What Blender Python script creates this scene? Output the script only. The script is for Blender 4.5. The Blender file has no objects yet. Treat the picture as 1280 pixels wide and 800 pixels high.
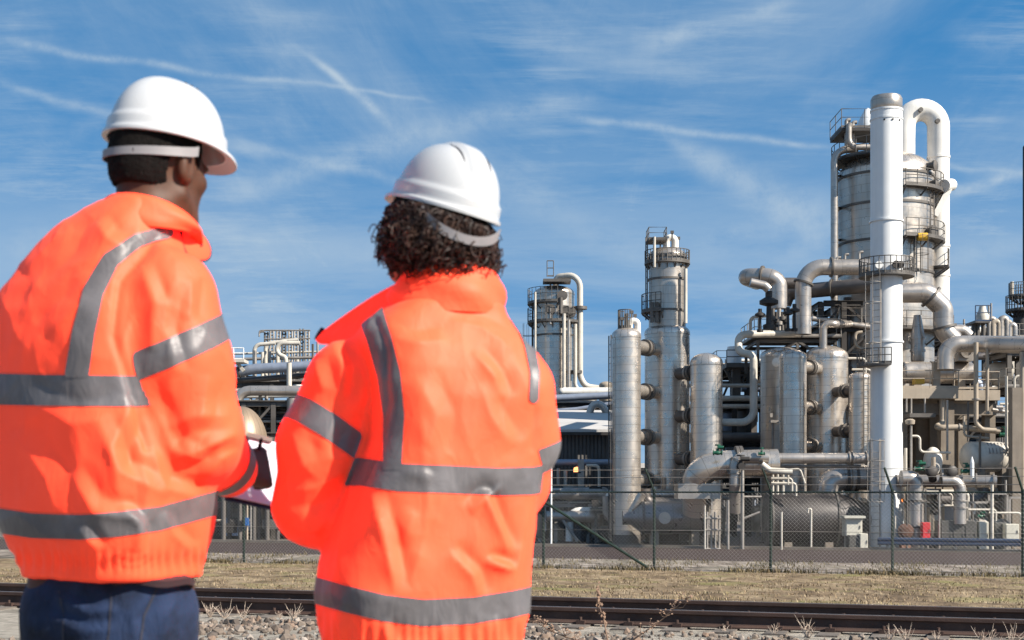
import bpy, math, random
import numpy as np
from mathutils import Vector, Matrix, noise as mnoise
R = math.radians
rnd = random.Random(7)
F, HOR, CZ = 1778.0, 613.0, 2.6          # focal length and horizon row of the photograph (1280 wide), camera height
SC = bpy.context.scene
COL = SC.collection

# ------------------------------------------------------------------ camera
cam = bpy.data.cameras.new('camera'); camo = bpy.data.objects.new('camera', cam); COL.objects.link(camo)
cam.sensor_width = 36.0; cam.lens = F / 1280 * 36.0
cam.shift_y = (HOR - 400) / 1280.0
camo.location = (0, 0, CZ); camo.rotation_euler = (R(90), 0, 0)
cam.clip_start = 0.1; cam.clip_end = 12000
cam.dof.use_dof = True; cam.dof.focus_distance = 70.0; cam.dof.aperture_fstop = 8.0
SC.camera = camo
# ------------------------------------------------------------------ light
SUN_AZ, SUN_EL = R(119), R(36)           # clockwise from +Y (away from the camera)
sdir = Vector((math.sin(SUN_AZ) * math.cos(SUN_EL), math.cos(SUN_AZ) * math.cos(SUN_EL), math.sin(SUN_EL)))
sl = bpy.data.lights.new('sun', 'SUN'); sl.energy = 5.0; sl.angle = R(0.53); sl.color = (1.0, 0.93, 0.82)
so = bpy.data.objects.new('sun', sl); COL.objects.link(so); so.rotation_euler = sdir.to_track_quat('Z', 'Y').to_euler(); so.location = (30, -30, 40)
vs = SC.view_settings
vs.view_transform = 'Standard'; vs.look = 'None'; vs.exposure = 0.98; vs.gamma = 1.0; vs.use_curve_mapping = False
SC.display_settings.display_device = 'sRGB'

class NT:
    """small helper for node trees"""
    def __init__(s, tree): s.t = tree; s.n = tree.nodes; s.l = tree.links
    def new(s, typ, **kw):
        n = s.n.new(typ)
        for k, v in kw.items(): setattr(n, k, v)
        return n
    def setin(s, sock, v):
        if hasattr(v, 'is_linked') or isinstance(v, bpy.types.NodeSocket): s.l.new(v, sock)
        elif v is not None: sock.default_value = v
    def math(s, op, a, b=None, c=None, clamp=False):
        n = s.new('ShaderNodeMath', operation=op); n.use_clamp = clamp
        s.setin(n.inputs[0], a)
        if b is not None: s.setin(n.inputs[1], b)
        if c is not None: s.setin(n.inputs[2], c)
        return n.outputs[0]
    def mix(s, fac, a, b, blend='MIX'):
        n = s.new('ShaderNodeMix', data_type='RGBA', blend_type=blend); n.clamp_factor = True
        s.setin(n.inputs[0], fac)
        for k, v in ((6, a), (7, b)):
            if isinstance(v, tuple) and len(v) == 3: v = (*v, 1)
            s.setin(n.inputs[k], v)
        return n.outputs[2]
    def ramp(s, fac, stops):
        n = s.new('ShaderNodeValToRGB'); s.setin(n.inputs[0], fac)
        e = n.color_ramp.elements
        e[0].position, e[0].color = stops[0][0], (*stops[0][1], 1)
        e[1].position, e[1].color = stops[-1][0], (*stops[-1][1], 1)
        for p, c in stops[1:-1]:
            k = e.new(p); k.color = (*c, 1)
        return n.outputs[0]
    def maprange(s, v, a, b, c=0.0, d=1.0, typ='SMOOTHSTEP'):
        n = s.new('ShaderNodeMapRange', interpolation_type=typ); s.setin(n.inputs[0], v)
        for k, q in zip((1, 2, 3, 4), (a, b, c, d)): n.inputs[k].default_value = q
        return n.outputs[0]
    def noise(s, vec, scale, detail=4, rough=0.55, dist=0.0):
        n = s.new('ShaderNodeTexNoise'); s.setin(n.inputs['Vector'], vec)
        n.inputs['Scale'].default_value = scale; n.inputs['Detail'].default_value = detail
        n.inputs['Roughness'].default_value = rough; n.inputs['Distortion'].default_value = dist
        return n.outputs[0]
    def mapping(s, vec, scale=(1, 1, 1), rot=(0, 0, 0), loc=(0, 0, 0)):
        n = s.new('ShaderNodeMapping'); s.setin(n.inputs[0], vec)
        n.inputs[1].default_value = loc; n.inputs[2].default_value = rot; n.inputs[3].default_value = scale
        return n.outputs[0]

# ------------------------------------------------------------------ sky: Nishita + cirrus and old contrails, all by direction
world = bpy.data.worlds.new('World'); SC.world = world; world.use_nodes = True
N = NT(world.node_tree); N.n.clear()
sky = N.new('ShaderNodeTexSky', sky_type='NISHITA'); sky.sun_disc = False
sky.sun_elevation = SUN_EL; sky.sun_rotation = SUN_AZ
sky.altitude = 0; sky.air_density = 1.0; sky.dust_density = 0.35; sky.ozone_density = 2.2
hs = N.new('ShaderNodeHueSaturation'); hs.inputs['Saturation'].default_value = 1.52; hs.inputs['Value'].default_value = 1.0
N.l.new(sky.outputs[0], hs.inputs['Color'])
tc = N.new('ShaderNodeTexCoord'); sep = N.new('ShaderNodeSeparateXYZ'); N.l.new(tc.outputs['Generated'], sep.inputs[0])
dx, dy, dz = sep.outputs
sv_ = N.new('ShaderNodeCombineXYZ'); N.l.new(dx, sv_.inputs[0]); N.l.new(dy, sv_.inputs[1]); N.l.new(N.math('ADD', N.math('MULTIPLY', N.math('MAXIMUM', dz, 0.0), 0.72), 0.36), sv_.inputs[2]); N.l.new(sv_.outputs[0], sky.inputs[0])
dyc = N.math('MAXIMUM', dy, 0.05)
ga = N.math('DIVIDE', dx, dyc); gb = N.math('DIVIDE', dz, dyc)        # bearing and slope of the view direction
front = N.maprange(dy, 0.05, 0.3)
zc = N.math('ADD', N.math('MAXIMUM', dz, 0.0), 0.22)
cmb = N.new('ShaderNodeCombineXYZ'); N.l.new(N.math('DIVIDE', dx, zc), cmb.inputs[0]); N.l.new(N.math('DIVIDE', dy, zc), cmb.inputs[1])
cl = cmb.outputs[0]
n1 = N.noise(N.mapping(cl, (0.9, 0.34, 1), (0, 0, R(-24))), 1.25, 8, 0.62, 0.9)
n2 = N.noise(N.mapping(cl, (0.5, 0.9, 1), (0, 0, R(35)), (3.3, 1.7, 0)), 2.2, 9, 0.66, 0.4)
n3 = N.noise(N.mapping(cl, (3.2, 0.7, 1), (0, 0, R(-30)), (7, 2, 0)), 3.0, 7, 0.7, 0.8)
veil = N.math('MULTIPLY', N.maprange(n1, 0.28, 0.72), 0.66)
veil = N.math('MULTIPLY', veil, N.maprange(n2, 0.25, 0.68, 0.35, 1.0))
wisp = N.math('MULTIPLY', N.math('MULTIPLY', N.maprange(n3, 0.46, 0.82), N.maprange(n1, 0.36, 0.6)), 0.20)
gab = N.new('ShaderNodeCombineXYZ'); N.l.new(ga, gab.inputs[0]); N.l.new(gb, gab.inputs[1])
fib = None
for rot_, sc_, sd_ in ((R(33), (7, 60, 1), 1.3), (R(-14), (6, 70, 1), 5.1)):
    f_ = N.noise(N.mapping(gab.outputs[0], sc_, (0, 0, rot_), (sd_, sd_ * .7, 0)), 1.0, 7, .68, .25)
    b_ = N.maprange(N.noise(gab.outputs[0], 3.0 + sd_ * .4, 3, .5), .42, .68)
    f_ = N.math('MULTIPLY', N.maprange(f_, .38, .78), b_)
    fib = f_ if fib is None else N.math('MAXIMUM', fib, f_)
veil = N.math('ADD', veil, N.math('MULTIPLY', fib, .5))
low = N.math('MULTIPLY', N.maprange(gb, 0.36, 0.08), N.maprange(n2, 0.28, 0.60, 0.24, 0.66))
mask = N.math('MAXIMUM', N.math('ADD', veil, wisp), low)
wob = N.math('MULTIPLY', N.math('SUBTRACT', N.noise(tc.outputs['Generated'], 14, 3), 0.5), 0.016)
brk = N.maprange(N.noise(tc.outputs['Generated'], 26, 6, 0.7), 0.30, 0.66, 0.25, 1.0)
TR = [  # old contrails: two ends as seen from the place (bearing, slope), soft half widths at both ends, density
    ((-20, 52), (545, 128), 6, 2.5, .55), ((372, 58), (502, 170), 4, 8, .88), ((-20, 104), (350, 192), 5, 9, .42),
    ((255, 250), (560, 160), 16, 20, .45), ((500, 168), (760, 120), 16, 12, .38), ((700, 146), (1045, 186), 6, 4, .58),
    ((790, 62), (1000, -6), 16, 8, .55), ((840, 176), (1060, 300), 16, 30, .52), ((1165, 244), (1300, 212), 8, 6, .8),
    ((1130, 200), (1290, 219), 4, 3, .45), ((290, 170), (520, 236), 6, 8, .36), ((800, 150), (900, 215), 5, 12, .3),
    ((300, 5), (430, 40), 14, 20, .25), ((960, 330), (1060, 290), 20, 14, .35),
    ((-20, 330), (260, 250), 30, 24, .30), ((240, 300), (520, 330), 26, 20, .28), ((640, 60), (900, 90), 30, 20, .22), ((860, 320), (1040, 250), 16, 22, .34), ((1160, 330), (1300, 300), 20, 14, .3), ((1180, 40), (1300, 70), 16, 24, .22), ((560, 200), (830, 330), 22, 30, .24), ((20, 210), (130, 150), 14, 10, .22)]
for (x0, y0), (x1, y1), w0, w1, dn in TR:
    a0, b0, a1, b1 = (x0 - 640) / F, (HOR - y0) / F, (x1 - 640) / F, (HOR - y1) / F
    L = math.hypot(a1 - a0, b1 - b0); ux, uy = (a1 - a0) / L, (b1 - b0) / L
    pa = N.math('SUBTRACT', ga, a0); pb = N.math('SUBTRACT', gb, b0)
    s_ = N.math('ADD', N.math('MULTIPLY', pa, ux), N.math('MULTIPLY', pb, uy))
    d_ = N.math('ABSOLUTE', N.math('ADD', N.math('SUBTRACT', N.math('MULTIPLY', pb, ux), N.math('MULTIPLY', pa, uy)), wob))
    w_ = N.math('ADD', N.math('MULTIPLY', N.math('DIVIDE', s_, L), (w1 - w0) / F), w0 / F)
    g_ = N.math('EXPONENT', N.math('MULTIPLY', N.math('POWER', N.math('DIVIDE', d_, N.math('MAXIMUM', w_, .0008)), 2.0), -1.0))
    e_ = N.math('MULTIPLY', N.maprange(s_, -0.01, 0.03), N.maprange(s_, L + .01, L - .03))
    m_ = N.math('MULTIPLY', N.math('MULTIPLY', g_, e_), N.math('MULTIPLY', N.math('MULTIPLY', brk, front), dn))
    mask = N.math('SUBTRACT', 1.0, N.math('MULTIPLY', N.math('SUBTRACT', 1.0, mask), N.math('SUBTRACT', 1.0, m_)))
mask = N.math('ADD', N.math('MULTIPLY', mask, 0.86, clamp=True), .06)
skyc = N.mix(mask, N.mix(1.0, hs.outputs[0], (1.05, 1.18, 1.02), 'MULTIPLY'), (2.95, 3.55, 4.05))
bg = N.new('ShaderNodeBackground'); bg.inputs[1].default_value = 0.0925; N.l.new(skyc, bg.inputs[0])
wo = N.new('ShaderNodeOutputWorld'); N.l.new(bg.outputs[0], wo.inputs[0])

# ------------------------------------------------------------------ object helpers
def put(o, parent=None, kind=None):
    COL.objects.link(o)
    if parent is not None: o.parent = parent
    if kind: o['kind'] = kind
    return o
def tag(o, label, cat, group=None, kind=None):
    if label: o['label'] = label
    if cat: o['category'] = cat
    if group: o['group'] = group
    if kind: o['kind'] = kind
    return o
def wloc(o):
    v = Vector(o.location)
    return v + wloc(o.parent) if o.parent else v
def thing(name, label, cat, loc, group=None):
    o = bpy.data.objects.new(name, None); o.empty_display_size = 0.2; o.location = loc
    return tag(put(o), label, cat, group)
def copy_tree(o, d, label=None, parent=None):
    c = o.copy(); COL.objects.link(c)
    if parent: c.parent = parent
    else: c.location = Vector(o.location) + Vector(d)
    if label: c['label'] = label
    for ch in list(o.children): copy_tree(ch, d, None, c)
    return c
def px(x, y, Y):
    return Vector(((x - 640) * Y / F, Y, CZ - (y - HOR) * Y / F))
def pm(n, Y): return n * Y / F            # a length seen n pixels long at distance Y

class MB:
    """collects shapes and links them as ONE mesh object"""
    def __init__(s): s.v = []; s.f = []; s.uv = []; s.mi = []
    def grid(s, rows, closed_u=True, uvs=None, flip=False, mi=0):
        n = len(rows[0]); b = len(s.v)
        for r in rows: s.v.extend([tuple(p) for p in r])
        m = len(rows)
        for i in range(m - 1):
            for j in range(n if closed_u else n - 1):
                k = (j + 1) % n
                q = [b + i * n + j, b + i * n + k, b + (i + 1) * n + k, b + (i + 1) * n + j]
                if uvs:
                    uq = [(uvs[0] * j, uvs[1][i]), (uvs[0] * (j + 1), uvs[1][i]), (uvs[0] * (j + 1), uvs[1][i + 1]), (uvs[0] * j, uvs[1][i + 1])]
                else: uq = [(0, 0)] * 4
                if flip: q = q[::-1]; uq = uq[::-1]
                s.f.append(q); s.uv.append(uq); s.mi.append(mi)
        return b
    def poly(s, pts, mi=0):
        b = len(s.v); s.v.extend([tuple(p) for p in pts]); s.f.append(list(range(b, b + len(pts))))
        s.uv.append([(0, 0)] * len(pts)); s.mi.append(mi)
    def face(s, idx, mi=0): s.f.append(list(idx)); s.uv.append([(0, 0)] * len(idx)); s.mi.append(mi)
    def tube(s, pts, r, n=14, caps=True, mi=0):
        pts = [Vector(p) for p in pts]
        P = [pts[0]]
        for p in pts[1:]:
            if (p - P[-1]).length > 1e-5: P.append(p)
        if len(P) < 2: return s
        rs = r if isinstance(r, (list, tuple)) else [r] * len(P)
        T = []
        for i in range(len(P)):
            a = P[max(i - 1, 0)]; b = P[min(i + 1, len(P) - 1)]
            t = (P[i] - a).normalized() + (b - P[i]).normalized() if 0 < i < len(P) - 1 else (b - a)
            T.append(t.normalized() if t.length > 1e-9 else (b - a).normalized())
        up = Vector((0, 0, 1)) if abs(T[0].z) < .9 else Vector((1, 0, 0))
        nrm = T[0].cross(up).normalized()
        rows = []; Ls = [0.0]
        for i, p in enumerate(P):
            if i: Ls.append(Ls[-1] + (P[i] - P[i - 1]).length)
            nrm = (nrm - T[i] * nrm.dot(T[i])).normalized(); bn = T[i].cross(nrm)
            k = 1.0
            if 0 < i < len(P) - 1:
                c = (P[i] - P[i - 1]).normalized().dot((P[i + 1] - P[i]).normalized()); k = min(1.0 / max(math.sqrt((1 + c) / 2), .5), 1.5)
            rows.append([p + (nrm * math.cos(2 * math.pi * j / n) + bn * math.sin(2 * math.pi * j / n)) * rs[i] * (k if k < 1.05 else 1) for j in range(n)])
        b = s.grid(rows, True, (2 * math.pi * max(rs) / n, Ls), mi=mi)
        if caps:
            s.face([b + j for j in range(n)][::-1], mi); e = b + (len(P) - 1) * n; s.face([e + j for j in range(n)], mi)
        return s
    def lathe(s, prof, c, n=28, axis=(0, 0, 1), a0=0, a1=360, caps=True, mi=0):
        c = Vector(c); q = Vector((0, 0, 1)).rotation_difference(Vector(axis).normalized())
        full = abs(a1 - a0) >= 359.9
        m = n if full else n + 1
        rows = []; Ls = [0.0]; rm = max(p[0] for p in prof)
        for i, (r, z) in enumerate(prof):
            if i: Ls.append(Ls[-1] + math.hypot(r - prof[i - 1][0], z - prof[i - 1][1]))
            rows.append([c + q @ Vector((max(r, 1e-4) * math.cos(R(a0 + (a1 - a0) * j / n)), max(r, 1e-4) * math.sin(R(a0 + (a1 - a0) * j / n)), z)) for j in range(m)])
        b = s.grid(rows, full, (rm * R(a1 - a0) / n, Ls), mi=mi)
        if full and caps:
            if prof[0][0] > 1e-3: s.face([b + j for j in range(m)][::-1], mi)
            if prof[-1][0] > 1e-3: s.face([b + (len(prof) - 1) * m + j for j in range(m)], mi)
        return s
    def cyl(s, p0, p1, r, n=12, mi=0): return s.tube([p0, p1], r, n, mi=mi)
    def box(s, c, size, rz=0.0, M=None, mi=0):
        c = Vector(c); x, y, z = [k / 2 for k in size]
        m = M if M is not None else Matrix.Rotation(rz, 3, 'Z')
        b = len(s.v)
        for sx, sy, sz in ((-1, -1, -1), (1, -1, -1), (1, 1, -1), (-1, 1, -1), (-1, -1, 1), (1, -1, 1), (1, 1, 1), (-1, 1, 1)):
            s.v.append(tuple(c + m @ Vector((sx * x, sy * y, sz * z))))
        for q in ((0, 3, 2, 1), (4, 5, 6, 7), (0, 1, 5, 4), (1, 2, 6, 5), (2, 3, 7, 6), (3, 0, 4, 7)):
            s.f.append([b + k for k in q]); s.uv.append([(0, 0), (1, 0), (1, 1), (0, 1)]); s.mi.append(mi)
        return s
    def beam(s, p0, p1, w, h=None, mi=0):
        p0, p1 = Vector(p0), Vector(p1); d = p1 - p0; L = d.length
        if L < 1e-5: return s
        d.normalize(); up = Vector((0, 0, 1)) if abs(d.z) < .95 else Vector((0, 1, 0))
        sx = d.cross(up).normalized(); sz = sx.cross(d)
        m = Matrix((sx, d, sz)).transposed()
        return s.box((p0 + p1) / 2, (w, L, h or w), M=m, mi=mi)
    def ibeam(s, p0, p1, w, h, t=.03):
        p0, p1 = Vector(p0), Vector(p1); d = (p1 - p0).normalized(); up = Vector((0, 0, 1)) if abs(d.z) < .95 else Vector((0, 1, 0))
        sx = d.cross(up).normalized(); sz = sx.cross(d)
        s.beam(p0, p1, t, h - 2 * t - .002)
        for k in (-1, 1): s.beam(p0 + sz * k * (h / 2 - t / 2), p1 + sz * k * (h / 2 - t / 2), w, t)
        return s
    def build(s, name, mat, parent=None, smooth=38, kind=None, at=None):
        me = bpy.data.meshes.new(name)
        off = wloc(parent) if parent is not None else (Vector(at) if at is not None else Vector((0, 0, 0)))
        v = [(p[0] - off.x, p[1] - off.y, p[2] - off.z) for p in s.v]
        me.from_pydata(v, [], s.f)
        uvl = me.uv_layers.new(name='UVMap')
        flat = np.array([c for q in s.uv for p in q for c in p], dtype=np.float32)
        if len(flat) == 2 * len(me.loops): uvl.data.foreach_set('uv', flat)
        for m in (mat if isinstance(mat, (list, tuple)) else [mat]): me.materials.append(m)
        if any(s.mi): me.polygons.foreach_set('material_index', s.mi)
        if smooth:
            me.polygons.foreach_set('use_smooth', [True] * len(me.polygons)); me.set_sharp_from_angle(angle=R(smooth))
        me.update()
        o = bpy.data.objects.new(name, me)
        if parent is None: o.location = off
        return put(o, parent, kind)

def fillet(pts, rad, seg=7):
    """rounds the corners of a polyline"""
    pts = [Vector(p) for p in pts]; out = [pts[0]]
    rl = rad if isinstance(rad, (list, tuple)) else [rad] * (len(pts) - 2)
    for i in range(1, len(pts) - 1):
        a, b, c = pts[i - 1], pts[i], pts[i + 1]; u = (a - b); w = (c - b); lu, lw = u.length, w.length; u.normalize(); w.normalize()
        ang = u.angle(w)
        if ang > math.pi - .03: out.append(b); continue
        d = min(rl[i - 1] / math.tan(ang / 2), lu * .499, lw * .499); r = d * math.tan(ang / 2)
        bis = (u + w).normalized(); ctr = b + bis * (r / math.sin(ang / 2))
        s0 = b + u * d - ctr; s1 = b + w * d - ctr; th = s0.angle(s1); ax = s0.cross(s1).normalized()
        for k in range(seg + 1): out.append(ctr + Matrix.Rotation(th * k / seg, 3, ax) @ s0)
    out.append(pts[-1]); return out

# ------------------------------------------------------------------ materials
MATS = {}
def pmat(name, col, rough=.5, metal=0.0, var=.15, vscale=1.2, bump=0.0, bscale=40, panel=None, streak=0.0, rust=0.0, spec=.5, gores=False, coat=0.0):
    """painted / metal surfaces: large soft variation, grime streaks, optional cladding sheets from the UVs"""
    m = bpy.data.materials.new(name); m.use_nodes = True; t = NT(m.node_tree); t.n.clear()
    out = t.new('ShaderNodeOutputMaterial'); b = t.new('ShaderNodeBsdfPrincipled'); t.l.new(b.outputs[0], out.inputs[0])
    g = t.new('ShaderNodeNewGeometry'); pos = g.outputs['Position']
    nz = t.noise(pos, vscale, 5, .6)
    c = t.mix(t.maprange(nz, .3, .7), tuple(k * (1 - var) for k in col), tuple(min(k * (1 + var), 1) for k in col))
    hgt = None
    if streak:
        sn = t.noise(t.mapping(pos, (3, 3, .18)), 1.6, 5, .6)
        c = t.mix(t.math('MULTIPLY', t.maprange(sn, .45, .75), streak), c, tuple(k * .55 for k in col))
    if rust:
        rn = t.noise(t.mapping(pos, (2, 2, .5)), 2.3, 7, .7)
        c = t.mix(t.math('MULTIPLY', t.maprange(rn, .58, .72), rust), c, (.19, .085, .035))
    rv = t.maprange(t.noise(pos, vscale * 2.7, 4), .3, .7, max(rough - .07, .02), min(rough + .09, 1))
    if panel or gores:
        uv = t.new('ShaderNodeTexCoord').outputs['UV']
        br = t.new('ShaderNodeTexBrick'); t.l.new(uv, br.inputs['Vector'])
        w, h = panel or (.35, 8.0)
        br.inputs['Scale'].default_value = 1; br.inputs['Brick Width'].default_value = w; br.inputs['Row Height'].default_value = h
        br.inputs['Mortar Size'].default_value = .012 if panel else .02; br.inputs['Mortar Smooth'].default_value = .2
        br.inputs['Color1'].default_value = (.86, .86, .86, 1); br.inputs['Color2'].default_value = (1.0, 1.0, 1.0, 1); br.inputs['Mortar'].default_value = (.50, .48, .46, 1)
        br.inputs['Bias'].default_value = .1
        c = t.mix(.75, c, br.outputs[0], 'MULTIPLY'); hgt = t.math('SUBTRACT', 1, br.outputs[1])
        dent = t.noise(uv, 1.3, 3); rv = t.math('ADD', rv, t.math('MULTIPLY', t.math('SUBTRACT', dent, .5), .12))
    t.l.new(c, b.inputs['Base Color']); b.inputs['Metallic'].default_value = metal; t.setin(b.inputs['Roughness'], rv)
    b.inputs['Specular IOR Level'].default_value = spec; b.inputs['Coat Weight'].default_value = coat
    if bump or hgt is not None:
        bp = t.new('ShaderNodeBump'); bp.inputs['Distance'].default_value = .012; bp.inputs['Strength'].default_value = bump or .13
        hn = t.noise(pos, bscale, 4)
        if hgt is not None: hn = t.math('ADD', t.math('MULTIPLY', hgt, .8), t.math('MULTIPLY', t.noise(pos, 1.1, 2), 1.6))
        t.l.new(hn, bp.inputs['Height']); t.l.new(bp.outputs[0], b.inputs['Normal'])
    MATS[name] = m
    return m
CLAD = pmat('cladding', (.58, .51, .44), .30, .76, .06, .8, panel=(2.6, .40), streak=.18)
CLAD2 = pmat('cladding_dull', (.46, .405, .35), .34, .68, .10, .8, panel=(1.6, .42), streak=.40, rust=.15)
HEADM = pmat('cladding_head', (.58, .51, .445), .29, .76, .08, .8, gores=True)
PIPE = pmat('pipe_cladding', (.43, .385, .345), .33, .65, .12, 1.0, panel=(3.0, .95), streak=.2)
PIPED = pmat('pipe_dark', (.115, .10, .092), .42, .45, .2, 1.0, streak=.3)
PIPEB = pmat('pipe_bluegrey', (.22, .25, .31), .45, .35, .12, 1.0, streak=.2)
PALE = pmat('pale_paint', (.46, .42, .36), .5, 0, .12, 1.2, streak=.35, rust=.12)
WHITE = pmat('white_paint', (.66, .66, .65), .42, 0, .05, .6, streak=.16)
WHITER = pmat('weathered_white', (.66, .63, .58), .5, 0, .08, .9, streak=.4, rust=.35)
GALV = pmat('galvanised', (.30, .27, .24), .5, .55, .2, 2.0)
STEEL = pmat('grey_steel', (.095, .084, .074), .55, .2, .25, 1.0, rust=.25)
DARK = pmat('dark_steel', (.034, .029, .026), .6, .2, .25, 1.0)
BLACK = pmat('black_rubber', (.018, .017, .017), .6, 0, .2)
BEIGE = pmat('beige_paint', (.31, .255, .195), .55, 0, .1, 1.2, streak=.3, rust=.1)
CONC = pmat('concrete', (.20, .165, .13), .85, 0, .15, 1.0, .3, 30, streak=.4)
GREENP = pmat('green_paint', (.010, .085, .047), .4, 0, .15)
FENCEG = pmat('fence_green', (.012, .026, .016), .5, .1, .2, 3.0)
WIRE = pmat('wire', (.27, .26, .245), .5, .3, .1)
REDP = pmat('red_paint', (.50, .025, .03), .4, 0, .1)
YELP = pmat('yellow_paint', (.55, .32, .03), .45, 0, .1)
ORAP = pmat('orange_paint', (.85, .22, .02), .45, 0, .1)
BLUEP = pmat('blue_paint', (.035, .055, .10), .4, .1, .15, 1.0, streak=.2)
CABW = pmat('cabinet_white', (.48, .455, .385), .5, 0, .06, 1.0, streak=.2)
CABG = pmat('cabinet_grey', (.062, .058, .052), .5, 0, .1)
ROOFM = pmat('roof_sheet', (.44, .42, .40), .7, .0, .08, .5, streak=.2)
def siding(name, col):
    m = pmat(name, col, .6, .1, .1, .6); t = NT(m.node_tree); b = t.n['Principled BSDF']
    pos = t.new('ShaderNodeNewGeometry').outputs['Position']
    w = t.new('ShaderNodeTexWave'); w.bands_direction = 'X'; t.l.new(pos, w.inputs[0]); w.inputs['Scale'].default_value = 1.6
    bp = t.new('ShaderNodeBump'); bp.inputs['Strength'].default_value = .8; bp.inputs['Distance'].default_value = .05; t.l.new(w.outputs[1], bp.inputs['Height']); t.l.new(bp.outputs[0], b.inputs['Normal'])
    return m
SIDING = siding('dark_siding', (.070, .064, .060))
# ------------------------------------------------------------------ ground: everything runs along U (to the right and nearer), N points away
UV_, NV_ = Vector((.947, -.3213, 0)), Vector((.3213, .947, 0))
def tv(t, v, z=0.0): return Vector((UV_.x * t + NV_.x * v, UV_.y * t + NV_.y * v, z))
def to_tv(p): return p[0] * UV_.x + p[1] * UV_.y, p[0] * NV_.x + p[1] * NV_.y
_PV = [-80, 3, 15.6, 16.2, 19.6, 21.5, 30, 38, 44, 46, 20000]
_PZ = [1.52, 1.52, .96, .94, .93, .80, .46, .17, .02, 0, 0]
def gz(t, v):
    z = np.interp(v, _PV, _PZ)
    return z
def gnoise(t, v):
    if v > 45 or v < -5: return 0.0
    a = .035 if v < 16 else (.012 if v < 20 else .06)
    p = Vector((t, v, 0))
    return a * (mnoise.noise(p * .6) + .6 * mnoise.noise(p * 1.7) + .3 * mnoise.noise(p * 4.3)) * min(1, max(0, (45 - v) / 3))

def groundmat(name, stops, scale, bump, bscale, rough=.95, patch=None, dist=.03, rot=None):
    m = bpy.data.materials.new(name); m.use_nodes = True; t = NT(m.node_tree); t.n.clear()
    out = t.new('ShaderNodeOutputMaterial'); b = t.new('ShaderNodeBsdfPrincipled'); t.l.new(b.outputs[0], out.inputs[0])
    pos = t.new('ShaderNodeNewGeometry').outputs['Position']
    n = t.noise(t.mapping(pos, rot, (0, 0, R(18.7))) if rot else pos, scale, 9, .72)
    c = t.ramp(n, stops)
    if patch:
        pn = t.noise(t.mapping(pos, (1, 1, 1), (0, 0, R(18.7))), patch[1], 5, .6)
        c = t.mix(t.math('MULTIPLY', t.maprange(pn, patch[2], patch[3]), patch[4]), c, patch[0])
    sp = t.noise(pos, scale * 9, 3, .7)
    c = t.mix(t.maprange(sp, .35, .65), c, t.mix(.5, c, (0.5, 0.48, 0.45)), 'MIX') if patch is None else c
    t.l.new(c, b.inputs['Base Color']); b.inputs['Roughness'].default_value = rough; b.inputs['Specular IOR Level'].default_value = .2
    bp = t.new('ShaderNodeBump'); bp.inputs['Strength'].default_value = bump; bp.inputs['Distance'].default_value = dist
    t.l.new(t.noise(pos, bscale, 6, .65), bp.inputs['Height']); t.l.new(bp.outputs[0], b.inputs['Normal'])
    return m
G_SAND = groundmat('sandy_ballast', [(.30, (.13, .115, .095)), (.5, (.30, .265, .22)), (.68, (.40, .355, .30))], 5, 1.0, 26, patch=((.10, .088, .07), 1.3, .5, .66, .6))
G_GRASS = groundmat('dry_turf', [(.34, (.06, .042, .025)), (.46, (.165, .115, .07)), (.56, (.265, .195, .12)), (.70, (.36, .28, .185))], 1.1, 1.0, 9, patch=((.20, .19, .065), .55, .5, .68, .65), dist=.08, rot=(1, .45, 1))
G_GRAV = groundmat('pale_gravel', [(.38, (.07, .055, .042)), (.49, (.19, .155, .125)), (.60, (.33, .28, .235))], 2.2, 1.0, 10, patch=((.17, .15, .11), .35, .5, .64, .7), dist=.05, rot=(1, .22, 1))
G_YARD = groundmat('yard_concrete', [(.30, (.085, .074, .064)), (.7, (.14, .12, .105))], .8, .2, 20, patch=((.11, .10, .095), .2, .5, .7, .6))
G_FAR = groundmat('far_field', [(.30, (.09, .095, .06)), (.7, (.17, .15, .10))], .02, .1, 1, patch=((.12, .12, .08), .01, .5, .7, .5))
G_ROAD = groundmat('asphalt', [(.30, (.038, .026, .023)), (.7, (.056, .039, .035))], 1.5, .3, 40, patch=((.046, .034, .031), .3, .5, .7, .6))
tl = [-9000, -3000, -800, -300, -150, -90] + list(np.arange(-64, 34.1, .5)) + [50, 90, 200, 600, 2000, 9000]
vl = [-80, -30, -8, 0, 3, 6] + list(np.arange(8, 22, .25)) + list(np.arange(22, 45.3, .5)) + [45.5, 47, 49.5, 52, 63, 80, 110, 160, 300, 900, 3000, 11000]
g = MB(); rows = []
for v in vl: rows.append([tv(t, v, float(gz(t, v)) + (gnoise(t, v) if -66 < t < 36 else 0)) for t in tl])
g.grid(rows, closed_u=False)
k = 0
for i in range(len(vl) - 1):
    vm = (vl[i] + vl[i + 1]) / 2
    mi = 0 if vm < 19.9 else 1 if vm < 45.2 else 2 if vm < 52 else 3 if vm < 160 else 4
    for j in range(len(tl) - 1): g.mi[k] = mi; k += 1
g.build('ground', [G_SAND, G_GRASS, G_GRAV, G_YARD, G_FAR], None, 180, 'structure')
rd = MB(); rd.grid([[tv(t, v, .004 + .05 * math.sin((v - 52.2) / 10.7 * math.pi)) for t in (-400, -100, -50, 0, 50, 300)] for v in np.linspace(52.2, 62.9, 9)], False)
rd.build('road', G_ROAD, None, 180, 'structure')
kb = MB(); kb.box(tv(-50, 63.1, .06), (700, .3, .12), math.atan2(UV_.y, UV_.x)); kb.build('kerb', CONC, None, 0, 'structure')

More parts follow.
